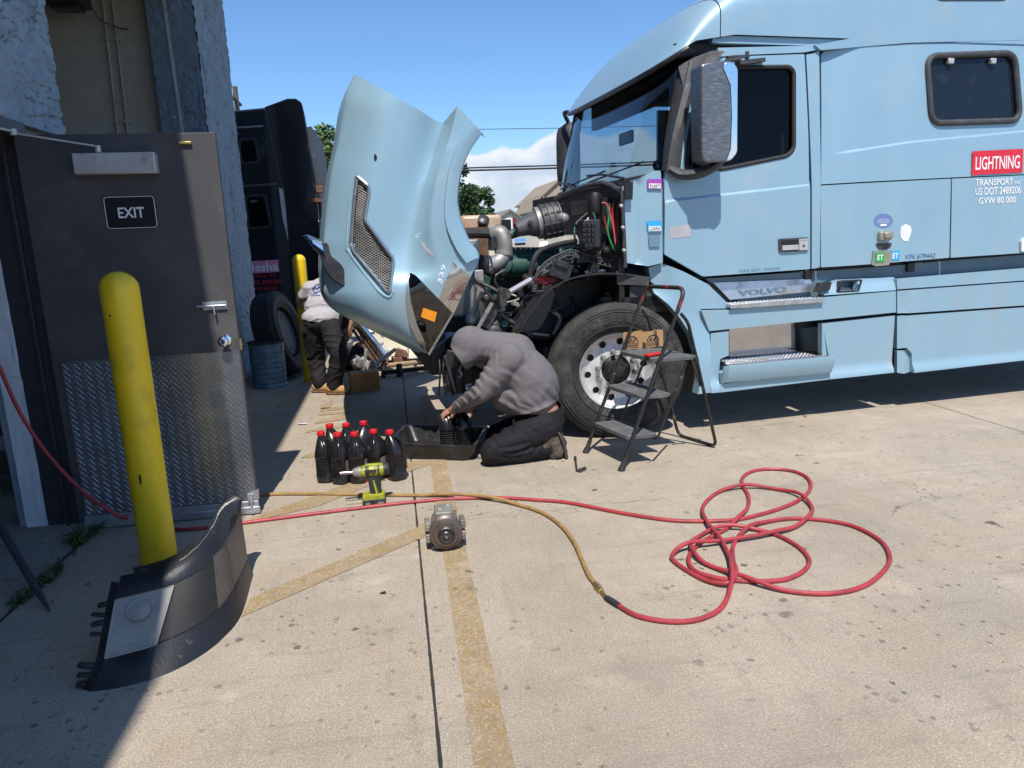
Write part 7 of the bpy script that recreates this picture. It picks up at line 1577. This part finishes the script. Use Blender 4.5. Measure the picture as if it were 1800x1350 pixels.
mb = MB(); mb.box(bq(562, 352, -.02), (.22, .2, .05)); part('bracket', mb, 'rust', bt)
p = bq(460, 600, 0); mb = MB(); mb.box((p.x-.2, BY+.3, .62), (2.6, .5, .5)); part('fuel_tank', mb, 'engine_black', bt, bevel=.06)
mb = tyre_mb(.5); mb.v = [V((p.x-.6, BY+.2, .5))+q for q in mb.v]; part('wheel', mb, 'rubber', bt)
mb = tyre_mb(.5); mb.v = [V((p.x+1.0, BY+.2, .5))+q for q in mb.v]; part('wheel', mb, 'rubber', bt)
# red trailer nose glimpsed behind it
rt = thing('red_trailer', 'sliver of a red vehicle behind the black truck', 'trailer', (PY(576, 420, 16).x+.3, 16, 0))
a = PY(572, 372, 16); mb = MB(); mb.box((a.x+1.05, 17, 1.15), (2.0, 2, 1.7)); part('body', mb, 'vinyl_red', rt, bevel=.08)
mb = MB(); mb.lathe([(.45, -.1), (.45, .1)], (a.x+.6, 16.1, .45), (0, 1, 0), 20); mb.lathe([(.45, -.1), (.45, .1)], (a.x+1.5, 16.1, .45), (0, 1, 0), 20); part('wheel', mb, 'rubber', rt)
# ------------------------------------------------------------------ trees
def tree(name, label, base, h, rx, rz, zc, n, mat, seed, leaf=.10):
    random.seed(seed); t = thing(name, label, 'tree', base, group='trees beyond the yard'); b = V(base)
    mb = MB(); mb.tube(cr([b, b+V((.05*h, 0, h*.3)), b+V((0, .05*h, h*.6)), b+V((.02*h, 0, h*.92))], 4), [.045*h*(1-.055*i) for i in range(13)], 8)
    for k in range(9):
        a = random.random()*6.28; z0 = h*random.uniform(.25, .6); q = b+V((0, 0, z0)); e = q+V((math.cos(a)*rx*.7, math.sin(a)*rx*.7, h*.22)); mb.tube([q, q.lerp(e, .5)+V((0, 0, .04*h)), e], [.018*h, .012*h, .005*h], 6)
    part('trunk', mb, 'bark', t)
    mb = MB(); cl = []
    for _ in range(46):
        while True:
            v = V((random.uniform(-1, 1), random.uniform(-1, 1), random.uniform(-1, 1)))
            if v.length < 1: break
        v = v*(.55+.45*v.length); cl.append((b+V((v.x*rx, v.y*rx, zc+v.z*rz)), random.uniform(.22, .40)*rx))
    for _ in range(n):
        c, r_ = random.choice(cl); v = V((random.gauss(0, 1), random.gauss(0, 1), random.gauss(0, 1))).normalized()*r_*random.random()**.4; p = c+v
        x = V((random.gauss(0, 1), random.gauss(0, 1), random.gauss(0, .6))).normalized()*leaf*random.uniform(.6, 1.3); y = x.cross(V((random.gauss(0, 1), random.gauss(0, 1), random.gauss(0, 1)))).normalized()*leaf*.5
        mb.add([p-x, p+y, p+x, p-y], [(0, 1, 2, 3)])
    part('crown', mb, mat, t, weld=False); return t
p = PY(578, 400, 32); tree('broadleaf_tree', 'yellow green tree between the black truck and the open hood', (p.x, 32, 0), 6.2, 1.5, 2.5, 3.9, 9000, 'leaf_a', 3, .13)
p = PY(828, 400, 45); tree('broadleaf_tree', 'dark green tree seen through the hood wheel arch', (p.x, 45, 0), 5.0, 1.35, 2.0, 3.0, 6500, 'leaf_b', 5, .13)
p = PY(790, 400, 47); tree('broadleaf_tree', 'taller dark tree hidden mostly by the hood fender', (p.x, 47, 0), 6.4, 1.7, 2.5, 4.0, 5000, 'leaf_b', 8, .15)
p = PY(877, 400, 62); tree('broadleaf_tree', 'small distant tree beside the lamp post', (p.x, 62, 0), 3.3, .9, 1.1, 2.3, 2500, 'leaf_b', 9, .15)
p = PY(545, 400, 38); tree('broadleaf_tree', 'green tree behind the black truck fairing', (p.x, 38, 0), 7.2, 1.6, 2.8, 4.5, 6000, 'leaf_a', 13, .15)
# ------------------------------------------------------------------ houses and street
def house(label, px0, px1, ypk, yev, Y, wallm, roofm, name='house', depth=9., gy=None, win=None):
    a, b = PY(px0, yev, Y), PY(px1, yev, Y); pk = PY((px0+px1)/2, ypk, Y); x0, x1, ze, zp = a.x, b.x, a.z, pk.z; xm = (x0+x1)/2
    t = thing(name, label, 'house', ((x0+x1)/2, Y, 0), group='houses beyond the yard'); mb = MB(); q = [(x0, Y, 0), (x1, Y, 0), (x1, Y, ze), (xm, Y, zp), (x0, Y, ze)]
    mb.add(q, [(0, 1, 2, 3, 4)]); mb.add([(x, y+depth, z) for x, y, z in q], [(4, 3, 2, 1, 0)]); mb.add([(x0, Y, 0), (x0, Y+depth, 0), (x0, Y+depth, ze), (x0, Y, ze), (x1, Y, 0), (x1, Y+depth, 0), (x1, Y+depth, ze), (x1, Y, ze)], [(0, 1, 2, 3), (7, 6, 5, 4)]); part('wall', mb, wallm, t)
    mb = MB(); o = .3
    for s, xe in ((-1, x0), (1, x1)):
        e = V((xe+s*o, Y-o, ze-o*(zp-ze)/(xm-x0))); pkv = V((xm, Y-o, zp+.02)); mb.add([e, pkv, pkv+V((0, depth+2*o, 0)), e+V((0, depth+2*o, 0)), e+V((0, 0, .15)), pkv+V((0, 0, .15)), pkv+V((0, depth+2*o, .15)), e+V((0, depth+2*o, .15))], [(0, 1, 2, 3), (4, 7, 6, 5), (0, 4, 5, 1), (3, 2, 6, 7), (0, 3, 7, 4)])
    part('roof', mb, roofm, t)
    if win:
        for wx, wy_, ww, wh_ in win:
            c = PY(wx, wy_, Y-.05); mb = MB(); mb.box(c, (ww+.25, .06, wh_+.25)); f = part('window', mb, 'sticker_white', t); mb = MB(); mb.box(c+V((0, -.04, 0)), (ww, .03, wh_)); part('pane', mb, 'glass_sleeper', f); mb = MB(); mb.box(c+V((ww/2+.3, -.02, 0)), (.3, .05, wh_+.2)); mb.box(c+V((-ww/2-.3, -.02, 0)), (.3, .05, wh_+.2)); part('shutter', mb, 'vinyl_darkred', f)
    return t
house('cream gabled house with grey roof beyond the engine', 858, 935, 371, 399, 60, 'siding_cream', 'roof_grey', win=[(889, 399, .9, 1.2)])
house('tall tan gabled house furthest right behind the cowl', 945, 1020, 318, 352, 75, 'siding_tan', 'roof_tan', depth=12)
house('small tan gabled house left of the tall one', 936, 968, 345, 368, 72, 'siding_tan', 'roof_tan')
house('wide tan house behind the windscreen base', 975, 1080, 326, 350, 90, 'siding_tan', 'roof_tan', depth=14)
p = PY(851, 400, 58); lp_ = thing('street_lamp', 'thin grey street lamp seen above the engine', 'street lamp', (p.x, 58, 0)); t_ = PY(851, 360, 58); mb = MB(); mb.tube([V((p.x, 58, 0)), V((t_.x, 58, t_.z))], [.07, .05], 8); part('pole', mb, 'galv', lp_); mb = MB(); ellip(mb, V((t_.x, 58, t_.z+.1)), (.14, .14, .2)); part('lamp_head', mb, 'white_trim', lp_)
# overhead lines with their poles out of sight behind the trucks
def pole(px, Y, label):
    q = PY(px, 400, Y); t = thing('utility_pole', label, 'utility pole', (q.x, Y, 0), group='utility poles'); mb = MB(); mb.tube([V((q.x, Y, 0)), V((q.x, Y, 9.5))], [.16, .12], 10); part('post', mb, 'bark', t); mb = MB(); mb.box((q.x, Y, 8.8), (.12, 2.2, .12)); part('crossarm', mb, 'bark', t); return q
for k, (y0, y1, r_, Y, lb) in enumerate(((302, 286, .055, 40, 'thick overhead cable, lowest of the lines'), (298, 281, .045, 40.3, 'thick overhead cable just above the lowest one'), (233, 219, .018, 42, 'thin overhead wire higher in the sky'))):
    a, b = PY(440, y0+4, Y), PY(1240, y1, Y); mid = PY(810, (300 if k == 0 else 295.5 if k == 1 else (y0+y1)/2+2), Y); mb = MB(); mb.tube(cr([a, a.lerp(mid, .5)+V((0, 0, -.04)), mid, mid.lerp(b, .5)+V((0, 0, -.03)), b], 5), r_, 6); obj('overhead_cable', mb, 'rubber', loc=mid, label=lb, cat='cable', group='overhead lines')
pole(440, 40.2, 'utility pole hidden behind the black truck'); pole(1240, 40.2, 'utility pole hidden behind the blue truck')
